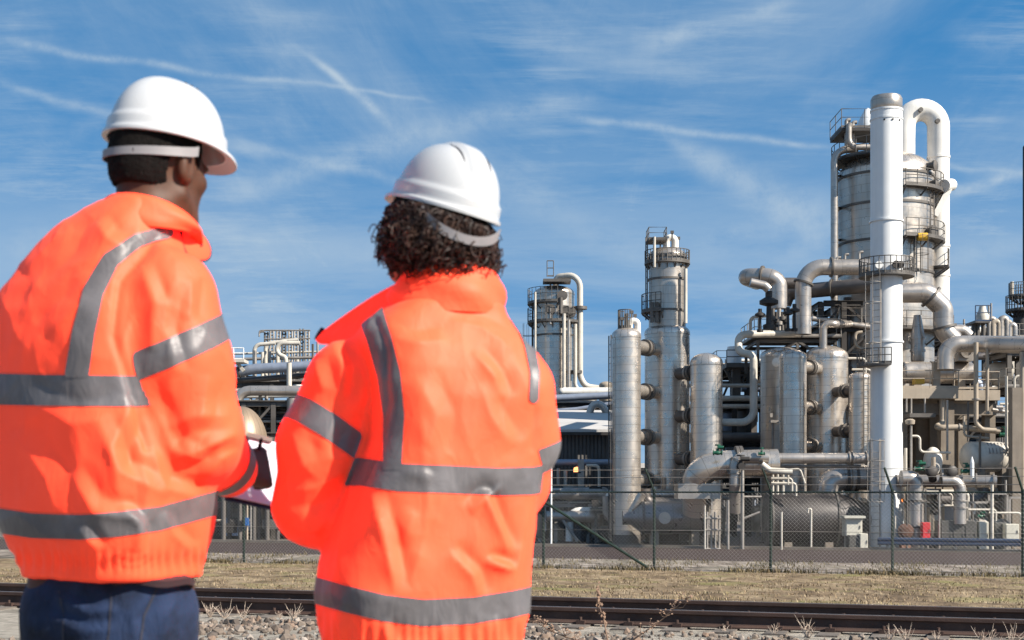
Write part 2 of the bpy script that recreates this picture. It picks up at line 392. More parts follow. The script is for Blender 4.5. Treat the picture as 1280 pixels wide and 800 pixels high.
# stones in front of the track, one mass nobody could count
def scatter(name, mat, verts, faces, label, cat, nsm=None):
    me = bpy.data.meshes.new(name); me.from_pydata(verts, [], faces); me.materials.append(mat)
    if nsm: me.polygons.foreach_set('use_smooth', [True] * len(me.polygons))
    me.update(); o = bpy.data.objects.new(name, me); put(o); tag(o, label, cat, None, 'stuff'); return o
ph = (1 + 5 ** .5) / 2
ICO_V = np.array([(-1, ph, 0), (1, ph, 0), (-1, -ph, 0), (1, -ph, 0), (0, -1, ph), (0, 1, ph), (0, -1, -ph), (0, 1, -ph), (ph, 0, -1), (ph, 0, 1), (-ph, 0, -1), (-ph, 0, 1)]) / 1.9
ICO_F = np.array([(0, 11, 5), (0, 5, 1), (0, 1, 7), (0, 7, 10), (0, 10, 11), (1, 5, 9), (5, 11, 4), (11, 10, 2), (10, 7, 6), (7, 1, 8), (3, 9, 4), (3, 4, 2), (3, 2, 6), (3, 6, 8), (3, 8, 9), (4, 9, 5), (2, 4, 11), (6, 2, 10), (8, 6, 7), (9, 8, 1)])
rg = np.random.default_rng(5)
NS = 13000
sv = rg.uniform(9.5, 16.45, NS); stt = rg.uniform(-9, 8.5, NS)
keep = (rg.random(NS) < np.clip((16.5 - sv) / 1.6, .10, 1)); sv, stt = sv[keep], stt[keep]
VV = []; FF = []
for i, (t, v) in enumerate(zip(stt, sv)):
    cl_ = mnoise.noise(Vector((t * .9, v * .9, 4)))
    if cl_ < -.15 and rg.random() < .6: continue
    r = float(np.clip(rg.lognormal(-3.62, .42), .012, .07))
    p = tv(t, v, float(gz(t, v)) + gnoise(t, v) + r * .25)
    vv = ICO_V * rg.uniform(.7, 1.25, (12, 1)) * (r * rg.uniform(.7, 1.3, 3))
    a = rg.uniform(0, 6.28); c, s = math.cos(a), math.sin(a)
    vv = np.stack([vv[:, 0] * c - vv[:, 1] * s, vv[:, 0] * s + vv[:, 1] * c, vv[:, 2]], 1) + np.array(p)
    b = len(VV) * 12; VV.append(vv); FF.append(ICO_F + b)
VV = np.concatenate(VV); FF = np.concatenate(FF)
STONE = bpy.data.materials.new('ballast_stone'); STONE.use_nodes = True
t_ = NT(STONE.node_tree); b_ = t_.n['Principled BSDF']; gi = t_.new('ShaderNodeNewGeometry')
c_ = t_.ramp(gi.outputs['Random Per Island'], [(0, (.06, .048, .042)), (.35, (.14, .108, .085)), (.6, (.215, .17, .135)), (.8, (.20, .13, .09)), (1, (.36, .31, .265))])
c_ = t_.mix(.5, c_, t_.ramp(t_.noise(gi.outputs['Position'], 45, 5, .7), [(.3, (.4, .4, .4)), (.7, (1, 1, 1))]), 'MULTIPLY')
t_.l.new(c_, b_.inputs['Base Color']); b_.inputs['Roughness'].default_value = .9
scatter('ballast_stones', STONE, VV.tolist(), FF.tolist(), 'loose grey and brown ballast stones in front of the nearer rail', 'ballast')

# dry grass of the verge
def blades(name, mat, n, fn, label, seed):
    q = np.random.default_rng(seed); vs_ = []; fs_ = []
    for i in range(n):
        r = fn(q)
        if r is None: continue
        t, v, h, lean, w = r
        p = np.array(tv(t, v, float(gz(t, v)) + gnoise(t, v) - .01)); a = q.uniform(0, 6.28)
        d = np.array((math.cos(a), math.sin(a), 0)); e = np.array((math.cos(a + 1.4), math.sin(a + 1.4), 0)) * w
        m = p + d * lean * h * .35 + np.array((0, 0, h * .6)); tp = p + d * lean * h + np.array((0, 0, h * (1 - .25 * lean)))
        b = len(vs_); vs_ += [p - e, p + e, m + e * .7, m - e * .7, tp]; fs_ += [(b, b + 1, b + 2, b + 3), (b + 3, b + 2, b + 4)]
    return scatter(name, mat, [tuple(k) for k in vs_], fs_, label, 'grass')
def grassmat(name, cols):
    m = bpy.data.materials.new(name); m.use_nodes = True; t = NT(m.node_tree); b = t.n['Principled BSDF']; g_ = t.new('ShaderNodeNewGeometry')
    c = t.ramp(g_.outputs['Random Per Island'], cols)
    c = t.mix(t.math('MULTIPLY', t.maprange(t.noise(g_.outputs['Position'], .55, 5), .5, .68), .5), c, (.19, .17, .06))
    c = t.mix(t.math('MULTIPLY', t.maprange(t.noise(t.mapping(g_.outputs['Position'], (1, 1, 1), (0, 0, .3), (4, 7, 1)), 1.1, 6, .7), .5, .66), .7), c, (.13, .095, .055))
    t.l.new(c, b.inputs['Base Color']); b.inputs['Roughness'].default_value = .8; b.inputs['Specular IOR Level'].default_value = .15
    return m
GB = grassmat('dry_grass_blades', [(0, (.115, .078, .045)), (.35, (.235, .17, .10)), (.75, (.31, .235, .145)), (1, (.39, .31, .21))])
def f_verge(q):
    v = 19.9 + 25.2 * q.random() ** 1.3; t = q.uniform(-27, 17)
    if mnoise.noise(Vector((t * .7, v * .5, 9))) + .5 * mnoise.noise(Vector((t * 2.1, v * 1.4, 2))) < q.uniform(-.5, .25): return None
    return t, v, q.uniform(.03, .10) * (1.3 if v < 23 else 1), q.uniform(.5, 1.4), q.uniform(.006, .013)
def f_edge(q):
    v = q.uniform(19.6, 21.6); t = q.uniform(-15, 13)
    return t, v, q.uniform(.10, .26) * (.75 + .5 * mnoise.noise(Vector((t * .8, 0, 0)))), q.uniform(.1, .6), q.uniform(.004, .008)
blades('dry_grass', GB, 44000, f_verge, 'low bleached grass covering the slope between track and fence', 11)
blades('tall_dry_grass', GB, 9000, f_edge, 'taller straw coloured grass fringe right behind the farther rail', 12)
GD = grassmat('weedy_blades', [(0, (.055, .045, .022)), (.5, (.10, .08, .042)), (1, (.22, .17, .095))])
def f_fence(q):
    t = q.uniform(-30, 8); v = 45.2 + q.normal(0, .28)
    if q.random() < .45: v = q.uniform(45.4, 52.0); t = q.uniform(-34, 10)
    if mnoise.noise(Vector((t * .5, 3, 1))) < q.uniform(-.35, .5): return None
    return t, v, q.uniform(.06, .24), q.uniform(.3, 1.2), q.uniform(.008, .018)
blades('fence_foot_weeds', GD, 17000, f_fence, 'dark scrubby weeds along the foot of the wire fence', 13)

# the track: two rails with clips, sleepers sunk in the ballast
RAILM = pmat('rusty_rail', (.050, .026, .019), .75, 0, .25, 3.0, .3, 60)
RAILT = pmat('worn_rail_head', (.19, .165, .155), .42, .6, .15, 2.0)
SLEEP = pmat('old_sleeper', (.12, .10, .085), .9, 0, .25, 3.0, .5, 30)
def rail(v0, label):
    z0 = .965
    prof = [(-.075, 0), (.075, 0), (.075, .012), (.02, .028), (.010, .045), (.010, .12), (.036, .134), (.036, .168), (.030, .172), (-.030, .172), (-.036, .168), (-.036, .134), (-.010, .12), (-.010, .045), (-.02, .028), (-.075, .012)]
    b = MB(); b.grid([[tv(t, v0 + a * 1.12, z0 + c * 1.12) for a, c in prof] for t in (-90, 50)], True)
    o = b.build('rail', RAILM, None, 25, at=tv(0, v0, z0)); tag(o, label, 'rail')
    h = MB(); h.box(tv(-20, v0, z0 + .172 * 1.12 + .002), (140, .05, .004), math.atan2(UV_.y, UV_.x)); h.build('rail_head', RAILT, o, 0)
    for s in (-1, 1):
        c0 = MB(); c0.box(tv(0, v0 + s * .085, z0 + .02), (.11, .06, .045), math.atan2(UV_.y, UV_.x)); c0.cyl(tv(0, v0 + s * .095, z0 + .03), tv(0, v0 + s * .095, z0 + .085), .018, 7)
        c0 = c0.build('rail_clip', RAILM, o, 0)
        for k in range(-22, 16):
            if k: c = c0.copy(); COL.objects.link(c); c.location = UV_ * (k * .6)
    return o
rail(16.86, 'nearer rusty brown rail with thin worn top edge, along the stones')
rail(18.42, 'farther rusty rail showing as a dark line before the dry grass')
s0 = MB(); s0.box(tv(0, 17.64, .93), (.24, 2.55, .06), math.atan2(UV_.y, UV_.x)); s0 = s0.build('sleeper', SLEEP, None, 0, at=tv(0, 17.64, .93))
tag(s0, 'weathered sleeper sunk in the ballast under the two rails', 'sleeper', 'sleepers under the rails')
for k in range(-22, 16):
    if k: c = s0.copy(); COL.objects.link(c); c.location = Vector(s0.location) + UV_ * (k * .6)

# dry weeds in front of the track
WEED = pmat('dry_stem', (.20, .125, .085), .85, 0, .2, 4.0)
WEED2 = pmat('pale_dry_stem', (.42, .33, .26), .85, 0, .2, 4.0)
def dry_weed(x, y, v, hpx, kind, seed, label):
    k_ = (x - 640) / F; t = v * (.947 * k_ - .3213) / (.947 + .3213 * k_)
    p = tv(t, v, 0); p.z = float(gz(t, v)) + gnoise(t, v); Y = p.y
    q = random.Random(seed); H = hpx * Y / F; m = MB(); seedm = MB()
    def stem(a, d, L, r, depth):
        pts = [a]; cur = a; dd = d.normalized(); n = 6
        for i in range(n):
            dd = (dd + Vector((q.uniform(-.22, .22), q.uniform(-.22, .22), q.uniform(-.06, .14)))).normalized(); cur = cur + dd * L / n; pts.append(cur)
        m.tube(pts, [r * (1 - .75 * i / n) for i in range(n + 1)], 5)
        return pts
    if kind == 'dock':
        pts = stem(p, Vector((.05, 0, 1)), H, .009, 0)
        for a, b, c in ((3, .035, 8), (5, .03, 14), (6, .022, 16)):
            for i in range(c * 2):
                o = pts[a] + Vector((q.gauss(0, b * .5), q.gauss(0, b * .5), q.gauss(0, b * 1.5))); rr = q.uniform(.006, .012)
                seedm.v += [tuple(o + Vector(w) * rr) for w in ((1, 0, 0), (0, 1, 0), (0, 0, 1.6), (-1, -1, 0), (0, 0, -1.6))]; bb = len(seedm.v) - 5
                for f in ((0, 1, 2), (1, 3, 2), (3, 0, 2), (1, 0, 4), (3, 1, 4), (0, 3, 4)): seedm.face([bb + w for w in f])
    elif kind == 'lean':
        sgn = -1 if seed % 2 else 1
        pts = stem(p, Vector((sgn * 1.25, .1, .62)), H, .010, 0)
        for i in range(2, 7):
            for _ in range(7):
                o = pts[i] + Vector((q.gauss(0, .03), q.gauss(0, .03), q.gauss(0.01, .02)))
                a = o + Vector((q.uniform(-.05, .05), q.uniform(-.03, .03), q.uniform(0, .06))); m.tube([pts[i], o, a], [.004, .003, .002], 4)
                seedm.v += [tuple(a + Vector(w) * .012) for w in ((1, 0, 0), (0, 1, 0), (0, 0, 1), (-1, -1, 0))]; bb = len(seedm.v) - 4
                for f in ((0, 1, 2), (1, 3, 2), (3, 0, 2), (1, 0, 3)): seedm.face([bb + w for w in f])
    else:
        for i in range(q.randint(7, 11) if hpx > 22 else q.randint(4, 6)):
            a = q.uniform(0, 6.28); d = Vector((math.cos(a) * .7, math.sin(a) * .5, q.uniform(.6, 1.2)))
            pts = stem(p + Vector((q.gauss(0, .004), q.gauss(0, .004), -.01)), d, H * q.uniform(.6, 1.1), .006, 0)
            for j in (2, 3, 4):
                if q.random() < .7:
                    d2 = Vector((q.uniform(-1, 1), q.uniform(-1, 1), q.uniform(.4, 1))); stem(pts[j], d2, H * q.uniform(.15, .35), .004, 1)
    r = thing('dry_weed', label, 'weed', p)
    m.build('stem', WEED if kind in ('dock', 'lean') else WEED2, r, 60)
    if seedm.f: seedm.build('seed_head', WEED, r, 0)
dry_weed(761, 800, 13.3, 74, 'dock', 1, 'tall brown dried dock stalk with seed heads right of the woman')
dry_weed(748, 804, 13.2, 92, 'lean', 3, 'brown dry stalk leaning towards the woman in front of the rail')
dry_weed(772, 803, 13.4, 108, 'lean', 4, 'brown dry stalk leaning away to the right of the dock stalk')
for i, (x, hp, v, lb) in enumerate([
        (1010, 34, 16.2, 'pale branching dry weed before the rail, below the third fence post from the right'),
        (1232, 30, 16.1, 'pale branching dry weed before the rail near the right edge'),
        (1262, 36, 15.9, 'largest pale dry weed at the lower right corner by the rail'),
        (1112, 22, 16.3, 'small pale dry weed before the rail midway along the right side'),
        (1132, 26, 16.2, 'thin pale dry weed leaning before the rail, right of a smaller one'),
        (968, 22, 16.4, 'small dry weed before the rail just left of the pale branching weed'),
        (1170, 14, 16.4, 'tiny dry weed sprig at the rail foot'),
        (262, 24, 16.3, 'dry weed before the rail just right of the jeans'),
        (280, 27, 16.2, 'taller dry weed before the rail between the two people'),
        (303, 22, 16.3, 'dry twiggy weed at the rail between the two people, beside the taller one'),
        (352, 16, 16.2, 'small dry weed in the ballast close to the orange jacket hem'),
        (368, 24, 16.3, 'bushy dry weed before the rail at the elbow side of the woman'),
        (244, 16, 16.4, 'low dry weed by the rail beside the jeans pocket'),
        (905, 13, 16.5, 'low dry weed lying at the rail foot below the fence brace')]):
    dry_weed(x, 0, v, hp, 'bush', 20 + i, lb)

# ------------------------------------------------------------------ the wire fence along the road
FV = 45.4; PT = [-14.29 - 3.77 * k for k in range(4, 0, -1)] + [-14.29, -10.51, -6.73, -2.99, .80, 4.57, 8.34]
PT = [PT[0] - 3.77 * 2, PT[0] - 3.77] + PT
fr = thing('wire_fence', 'dark green chain link fence with posts and barbed wire between grass slope and road', 'fence', tv(0, FV, 0))
HT = 2.6
def fpost(t, kind=0):
    b = MB(); b.cyl(tv(t, FV, -.1), tv(t, FV, HT), .047, 10); b.lathe([(.055, 0), (.055, .03), (.02, .07)], tv(t, FV, HT - .02), 10)
    return b.build('fence_post', FENCEG, fr)
def farm(t):
    b = MB(); b.beam(tv(t, FV, HT - .02), tv(t - .22, FV - .28, HT + .70), .05); return b.build('barbed_wire_arm', FENCEG, fr)
p0 = fpost(PT[0]); a0 = farm(PT[0])
for t in PT[1:]:
    d = UV_ * (t - PT[0])
    for o in (p0, a0): c = o.copy(); COL.objects.link(c); c.location = Vector(o.location) + d
b = MB(); b.cyl(tv(PT[0], FV - .02, HT - .06), tv(PT[-1], FV - .02, HT - .06), .028, 8); b.build('top_rail', FENCEG, fr)
b = MB()
for k in (.25, .6, .95):
    b.cyl(tv(PT[0] - .22 * k, FV - .28 * k, HT + .70 * k), tv(PT[-1] - .22 * k, FV - .28 * k, HT + .70 * k), .009, 4)
b.cyl(tv(PT[0], FV - .06, .12), tv(PT[-1], FV - .06, .12), .008, 4); b.cyl(tv(PT[0], FV - .06, 1.3), tv(PT[-1], FV - .06, 1.3), .008, 4)
b.build('barbed_wire', GALV, fr, 0)
b = MB(); b.cyl(tv(-14.29, FV - .08, HT - .35), tv(-10.7, FV - .08, .08), .045, 8); b.build('brace', FENCEG, fr)
net = MB(); W, H0, H1, ST = 3.77, .06, HT - .05, .125
hh = H1 - H0
def strip(a, c, r=.0023):
    (x0, z0), (x1, z1) = a, c
    P0, P1 = tv(PT[0] + x0, FV - .055, z0), tv(PT[0] + x1, FV - .055, z1); d = (P1 - P0).normalized(); s = d.cross(NV_).normalized() * r; q = NV_ * r
    bb = len(net.v); net.v += [tuple(P0 + s), tuple(P0 - s * .5 + q), tuple(P0 - s * .5 - q), tuple(P1 + s), tuple(P1 - s * .5 + q), tuple(P1 - s * .5 - q)]
    for f in ((0, 1, 4, 3), (1, 2, 5, 4), (2, 0, 3, 5)): net.face([bb + k for k in f])
n = int((W + hh) / ST)
for i in range(n + 1):
    a = -hh + i * ST                                   # rising lines x = a + (z - H0)
    x0, x1 = max(a, 0), min(a + hh, W)
    if x1 > x0:
        strip((x0, H0 + x0 - a), (x1, H0 + x1 - a)); strip((x0, H1 - (x0 - a)), (x1, H1 - (x1 - a)))
n0 = net.build('chain_link_mesh', WIRE, fr, 0)
for t in PT[1:-1]:
    c = n0.copy(); COL.objects.link(c); c.location = Vector(n0.location) + UV_ * (t - PT[0])
# ------------------------------------------------------------------ plant: builders
def root_at(name, label, cat, x, Y, group=None, z=0.0):
    return thing(name, label, cat, Vector(((x - 640) * Y / F, Y, z)), group)
def zpx(y, Y): return CZ - (y - HOR) * Y / F
def xpx(x, Y): return (x - 640) * Y / F
def railing(m, pts, h=.85, post=1.0, r=.022):
    pts = [Vector(p) for p in pts]
    for k in (h, h * .55): m.tube([p + Vector((0, 0, k)) for p in pts], r, 6)
    for a, b in zip(pts[:-1], pts[1:]):
        n = max(1, int((b - a).length / post))
        for i in range(n): q = a.lerp(b, i / n); m.cyl(q, q + Vector((0, 0, h)), r, 6)
    m.cyl(pts[-1], pts[-1] + Vector((0, 0, h)), r, 6)
    for a, b in zip(pts[:-1], pts[1:]): m.beam(a + Vector((0, 0, .06)), b + Vector((0, 0, .06)), .015, .1)
def ring_platform(root, c, r0, r1, a0=0, a1=360, mat=None, h=.85, brackets=True):
    mat = mat or STEEL; c = Vector(c); full = abs(a1 - a0) > 359; n = max(6, int(abs(a1 - a0) / 12))
    m = MB(); rows = []
    for dz_ in (0, .07):
        for rr in ((r0, r1) if dz_ == 0 else (r1, r0)):
            rows.append([c + Vector((rr * math.cos(R(a0 + (a1 - a0) * i / n)), rr * math.sin(R(a0 + (a1 - a0) * i / n)), dz_)) for i in range(n if full else n + 1)])
    rows.append(rows[0]); m.grid(rows, full)
    if not full:
        for i in (0, n): m.poly([rows[k][i] for k in range(4)])
    if brackets:
        for i in range(0, n + (0 if full else 1), 2):
            a = R(a0 + (a1 - a0) * i / n); d = Vector((math.cos(a), math.sin(a), 0))
            m.beam(c + d * (r0 - .02) + Vector((0, 0, -.55 * (r1 - r0) - .1)), c + d * (r1 - .05) + Vector((0, 0, -.03)), .05, .07)
    o = m.build('platform', mat, root)
    b = MB(); pts = [c + Vector(((r1 - .03) * math.cos(R(a0 + (a1 - a0) * i / n)), (r1 - .03) * math.sin(R(a0 + (a1 - a0) * i / n)), .07)) for i in range(n + 1)]
    railing(b, pts, h, .9)
    b.build('railing', GALV if mat is GALV else STEEL, o); return o
def ladder(root, base, H, ang, cage=True, mat=None, w=.42):
    mat = mat or GALV; base = Vector(base); d = Vector((math.cos(R(ang)), math.sin(R(ang)), 0)); s = Vector((-d.y, d.x, 0)); up = Vector((0, 0, 1))
    m = MB()
    for k in (-1, 1): m.beam(base + s * k * w / 2, base + s * k * w / 2 + up * H, .06, .03)
    for i in range(1, int(H / .3)): m.cyl(base - s * w / 2 + up * i * .3, base + s * w / 2 + up * i * .3, .013, 5)
    o = m.build('ladder', mat, root)
    if cage:
        b = MB(); rr = .36; A = [R(t) for t in range(-75, 256, 30)]
        def cp(t, z): return base + d * (rr * .95 + rr * math.sin(t)) + s * rr * math.cos(t) + up * z
        z = .0 if H < 4 else 2.0
        zz = z
        while zz <= H: b.tube([cp(t, zz) for t in [R(k) for k in range(-60, 241, 30)]], .018, 5); zz += .9
        for t in range(-60, 241, 60): b.cyl(cp(R(t), z), cp(R(t), H), .014, 5)
        b.build('ladder_cage', mat, o)
    return o
def dome(r, h, n=9): return [(r * math.cos(i / n * math.pi / 2), h * math.sin(i / n * math.pi / 2)) for i in range(n + 1)]
def vessel(name, label, cat, x, w, top, Y, dome_k=.5, base=0.0, mat=None, headmat=None, bands=(), skirt=True, group=None, n=40):
    """upright vessel: centre column x, width w and top row as seen, distance Y"""
    mat = mat or CLAD; headmat = headmat or HEADM
    r = pm(w, Y) / 2; zt = zpx(top, Y); zs = zt - r * dome_k
    rt = root_at(name, label, cat, x, Y, group, base); c = Vector((rt.location.x, Y, 0))
    z0 = base + (.5 if skirt else 0)
    m = MB(); m.lathe([(r, z0), (r, zs)], c, n); m.build('shell', mat, rt)
    h = MB(); h.lathe([(r + .02, zs - .1), (r + .02, zs)] + [(a + .02 * (a / r), zs + b) for a, b in dome(r, r * dome_k)], c, n); h.build('domed_head', headmat, rt)
    if skirt: s = MB(); s.lathe([(r * 1.02 + .06, base), (r * 1.02 + .06, base + .08), (r * .98, base + .1), (r * .98, z0)], c, n); s.build('skirt', STEEL, rt)
    for y in bands:
        z = zpx(y, Y); b = MB(); b.lathe([(r - .01, z - .06), (r + .06, z - .06), (r + .06, z + .06), (r - .01, z + .06)], c, n, caps=False); b.build('stiffening_ring', STEEL, rt)
    return rt, c, r, zt, zs
def flange_mb(p, d, r, t=.08, n=20):
    m = MB(); d = Vector(d).normalized()
    m.lathe([(r * .9, -t / 2), (r, -t / 2), (r, t / 2), (r * .9, t / 2)], p, n, d, caps=True); return m
def nozzle(root, p0, p1, r, mat=None, fl=(.5,), fr_=1.35):
    p0, p1 = Vector(p0), Vector(p1); m = MB(); m.cyl(p0, p1, r, 20); o = m.build('nozzle', mat or CLAD, root)
    for k in fl:
        f = flange_mb(p0.lerp(p1, k - .035), p1 - p0, r * fr_, .16); f.build('flange', STEEL, o)
        f = flange_mb(p0.lerp(p1, k + .035), p1 - p0, r * fr_, .16); f.build('flange', GALV, o)
    return o
def pipe(label, pts, r, rad=None, mat=None, flanges=(), name='pipe', cat='pipe', group=None, n=18, parent=None, ends=False, rr=None):
    P = fillet(pts, rad if rad is not None else r * 2.6, 8)
    m = MB(); m.tube(P, r, n)
    o = m.build(name, mat or PIPE, parent, at=None if parent else P[0])
    if parent is None: tag(o, label, cat, group)
    fl = list(flanges)
    tot = [0]
    for a, b in zip(P[:-1], P[1:]): tot.append(tot[-1] + (b - a).length)
    for k in fl:
        L = k * tot[-1]; i = max(j for j in range(len(P) - 1) if tot[j] <= L + 1e-6); d = (P[i + 1] - P[i]); q = P[i] + d.normalized() * (L - tot[i])
        f = flange_mb(q, d, r * 1.28 if r > .12 else r * 1.7, max(.06, r * .22)); f.build('flange', GALV if r < .3 else STEEL, o)
    return o
def ppipe(label, pts, wpx, Y, **kw):
    """pipe through points (x, y[, Y]) as seen, w px thick"""
    q = [px(p[0], p[1], p[2] if len(p) > 2 else Y) for p in pts]
    return pipe(label, q, pm(wpx, Y) / 2, **kw)
def valve(name, label, p, s, mat=None, axis=(1, 0, 0), act=True):
    """gate valve on a line: body, bonnet, handwheel / actuator"""
    p = Vector(p); rt = thing(name, label, 'valve', p - Vector((0, 0, s)))
    a = Vector(axis).normalized(); m = MB()
    m.lathe([(s * .55, -s), (s * .55, -s * .8), (s * .35, -s * .75), (s * .45, -s * .3), (s * .5, 0), (s * .45, s * .3), (s * .35, s * .75), (s * .55, s * .8), (s * .55, s)], p, 16, a)
    m.lathe([(s * .3, 0), (s * .3, s * .8), (s * .45, s * .82), (s * .45, s * .95), (s * .14, s)], p, 12); m.build('valve_body', mat or GREENP, rt)
    b = MB(); b.cyl(p + Vector((0, 0, s)), p + Vector((0, 0, s * 1.8)), s * .08, 8)
    b.lathe([(s * .55, -.03), (s * .62, -.03), (s * .62, .03), (s * .55, .03), (s * .55, -.03)], p + Vector((0, 0, s * 1.7)), 18, caps=False)
    for k in range(4): ang = k * math.pi / 4; v = Vector((math.cos(ang), math.sin(ang), 0)) * s * .58; b.cyl(p + Vector((0, 0, s * 1.7)) - v, p + Vector((0, 0, s * 1.7)) + v, s * .05, 6)
    b.build('handwheel', mat or GREENP, rt)
    if act: c = MB(); c.tube([p + Vector((-s * .1, -s * .2, s * 1.15)), p + Vector((s * 1.3, -s * .4, s * 1.15))], s * .38, 14); c.build('actuator', mat or GREENP, rt)
    return rt
def frame(name, label, xs, ys, zs, Y, cat='steel frame', wcol=.22, mat=None, brace=(), group=None, deck=(), base=None):
    """braced steel frame: columns at world xs and depths ys, beams at heights zs"""
    mat = mat or STEEL; rt = thing(name, label, cat, Vector(((xs[0] + xs[-1]) / 2, (ys[0] + ys[-1]) / 2, base or 0)), group); z0 = base or 0.0
    for x in xs:
        for y in ys:
            m = MB(); m.ibeam((x, y, z0), (x, y, zs[-1] + .05), wcol, wcol); m.build('column', mat, rt, 0)
    for z in zs:
        for y in ys:
            m = MB(); m.ibeam((xs[0] + wcol / 2, y, z), (xs[-1] - wcol / 2, y, z), wcol * .9, wcol * 1.1); m.build('beam', mat, rt, 0)
        for x in xs:
            if len(ys) > 1: m = MB(); m.ibeam((x, ys[0] + wcol / 2, z - .01), (x, ys[-1] - wcol / 2, z - .01), wcol * .8, wcol); m.build('cross_beam', mat, rt, 0)
    for (i, j, za, zb) in brace:
        m = MB(); m.beam((xs[i], ys[0] - .03, za), (xs[j], ys[0] - .03, zb), .12); m.build('brace', mat, rt, 0)
    for z, rail_ in deck:
        m = MB(); m.box(((xs[0] + xs[-1]) / 2, (ys[0] + ys[-1]) / 2, z + .16), (xs[-1] - xs[0] + .5, ys[-1] - ys[0] + .5, .06)); o = m.build('deck', mat, rt, 0)
        if rail_:
            b = MB(); e = .22; P = [(xs[0] - e, ys[-1] + e), (xs[0] - e, ys[0] - e), (xs[-1] + e, ys[0] - e), (xs[-1] + e, ys[-1] + e)]
            railing(b, [Vector((a, c, z + .19)) for a, c in P]); b.build('railing', GALV, o)
    return rt
def cabinet(name, label, x0, x1, y0, y1, Y, dep, mat, cat='cabinet', roof=False, doors=1, base=0):
    a, b = xpx(x0, Y), xpx(x1, Y); zt, zb = zpx(y0, Y), max(zpx(y1, Y), base)
    rt = thing(name, label, cat, Vector(((a + b) / 2, Y + dep / 2, base)))
    m = MB(); m.box(((a + b) / 2, Y + dep / 2, (zt + zb) / 2), (b - a, dep, zt - zb)); 
    o = m.build('housing', mat, rt, 0); mod = o.modifiers.new('bevel', 'BEVEL'); mod.width = .02; mod.segments = 2
    for k in range(doors):
        w = (b - a) / doors; d = MB(); d.box((a + w * (k + .5), Y - .012, (zt + zb) / 2), (w * .88, .024, (zt - zb) * .9)); dd = d.build('door', mat, rt, 0)
        h = MB(); h.box((a + w * (k + .5) + w * .34, Y - .04, (zt + zb) / 2), (.03, .03, .14)); h.build('handle', STEEL, dd, 0)
    if zb > base + .1:
        for x in (a + .06, b - .06): l = MB(); l.box((x, Y + dep / 2, (zb + base) / 2), (.07, .07, zb - base)); l.build('leg', GALV, rt, 0)
    if roof: r_ = MB(); r_.box(((a + b) / 2, Y + dep / 2 - .1, zt + .06), ((b - a) * 1.25, dep * 1.3, .1)); r_.build('rain_roof', CABW, rt, 0)
    return rt

# ------------------------------------------------------------------ white stack
def white_stack():
    Y = 64.0; rt = root_at('flue_stack', 'tall white painted stack with grey cap in front of the big steel column', 'stack', 1108, Y)
    c = Vector((rt.location.x, Y, 0)); r = pm(39, Y) / 2; top = zpx(121, Y)
    m = MB(); m.lathe([(r * 1.13, .06), (r * 1.12, zpx(655, Y)), (r * 1.02, zpx(560, Y)), (r, zpx(500, Y)), (r, top - .62)], c, 44); m.build('shaft', WHITE, rt)
    b = MB(); b.lathe([(r * .98, top - .62), (r * 1.0, top - .6), (r * 1.0, top - .14), (r * .93, top - .04), (r * .90, top), (r * .8, top), (r * .8, top - .6)], c, 44, caps=False); b.build('cap', CLAD2, rt)
    for y, e in ((150, .03), (277, .06), (428, .06), (139, .03)):
        z = zpx(y, Y); b = MB(); b.lathe([(r - .01, z - .05), (r + e, z - .04), (r + e, z + .04), (r - .01, z + .05)], c, 44, caps=False); b.build('ring', WHITE, rt)
    b = MB(); b.lathe([(r * 1.13, 0), (r * 1.3, 0), (r * 1.3, .06), (r * 1.13, .07)], c, 44); b.build('base_plate', CONC, rt)
    for k in range(12):
        a = math.radians(k * 30 + 8); q = c + Vector((math.cos(a), math.sin(a), 0)) * (r + .005); 
        if k in (8, 9, 10): b = MB(); b.lathe([(.045, 0), (.045, .03)], (q.x, q.y, zpx(154, Y)), 10, (math.cos(a), math.sin(a), 0)); b.build('port', DARK, rt)
    ring_platform(rt, (c.x, c.y, zpx(347, Y)), r, r + .52, 0, 360, STEEL, .75, False)
    ring_platform(rt, (c.x, c.y, zpx(459, Y)), r, r + .62, 165, 265, STEEL, .7, False)
    for x in (1094, 1114, 1120):
        q = px(x, 334, Y); b = MB(); q.y = Y - math.sqrt(max(r * r - (q.x - c.x) ** 2, 0)); b.lathe([(.13, -.05), (.13, .14), (.17, .14), (.17, .2)], q, 12, (0, -1, 0)); b.build('sampling_port', DARK if x > 1100 else WHITE, rt)
    a = 225; d = Vector((math.cos(R(a)), math.sin(R(a)), 0))
    ladder(rt, c + d * (r + .12) + Vector((0, 0, zpx(459, Y) + .1)), zpx(348, Y) - zpx(459, Y), a)
    ladder(rt, c + d * (r * 1.1 + .2) + Vector((0, 0, .1)), zpx(552, Y), 262)
    sg = MB(); q = px(1124, 625, Y); q.y = Y - .60; sg.lathe([(.01, 0), (.11, 0), (.11, .02), (.01, .02)], q, 20, (0.7, -1, 0)); sg.build('round_plate', ORAP, rt)
white_stack()

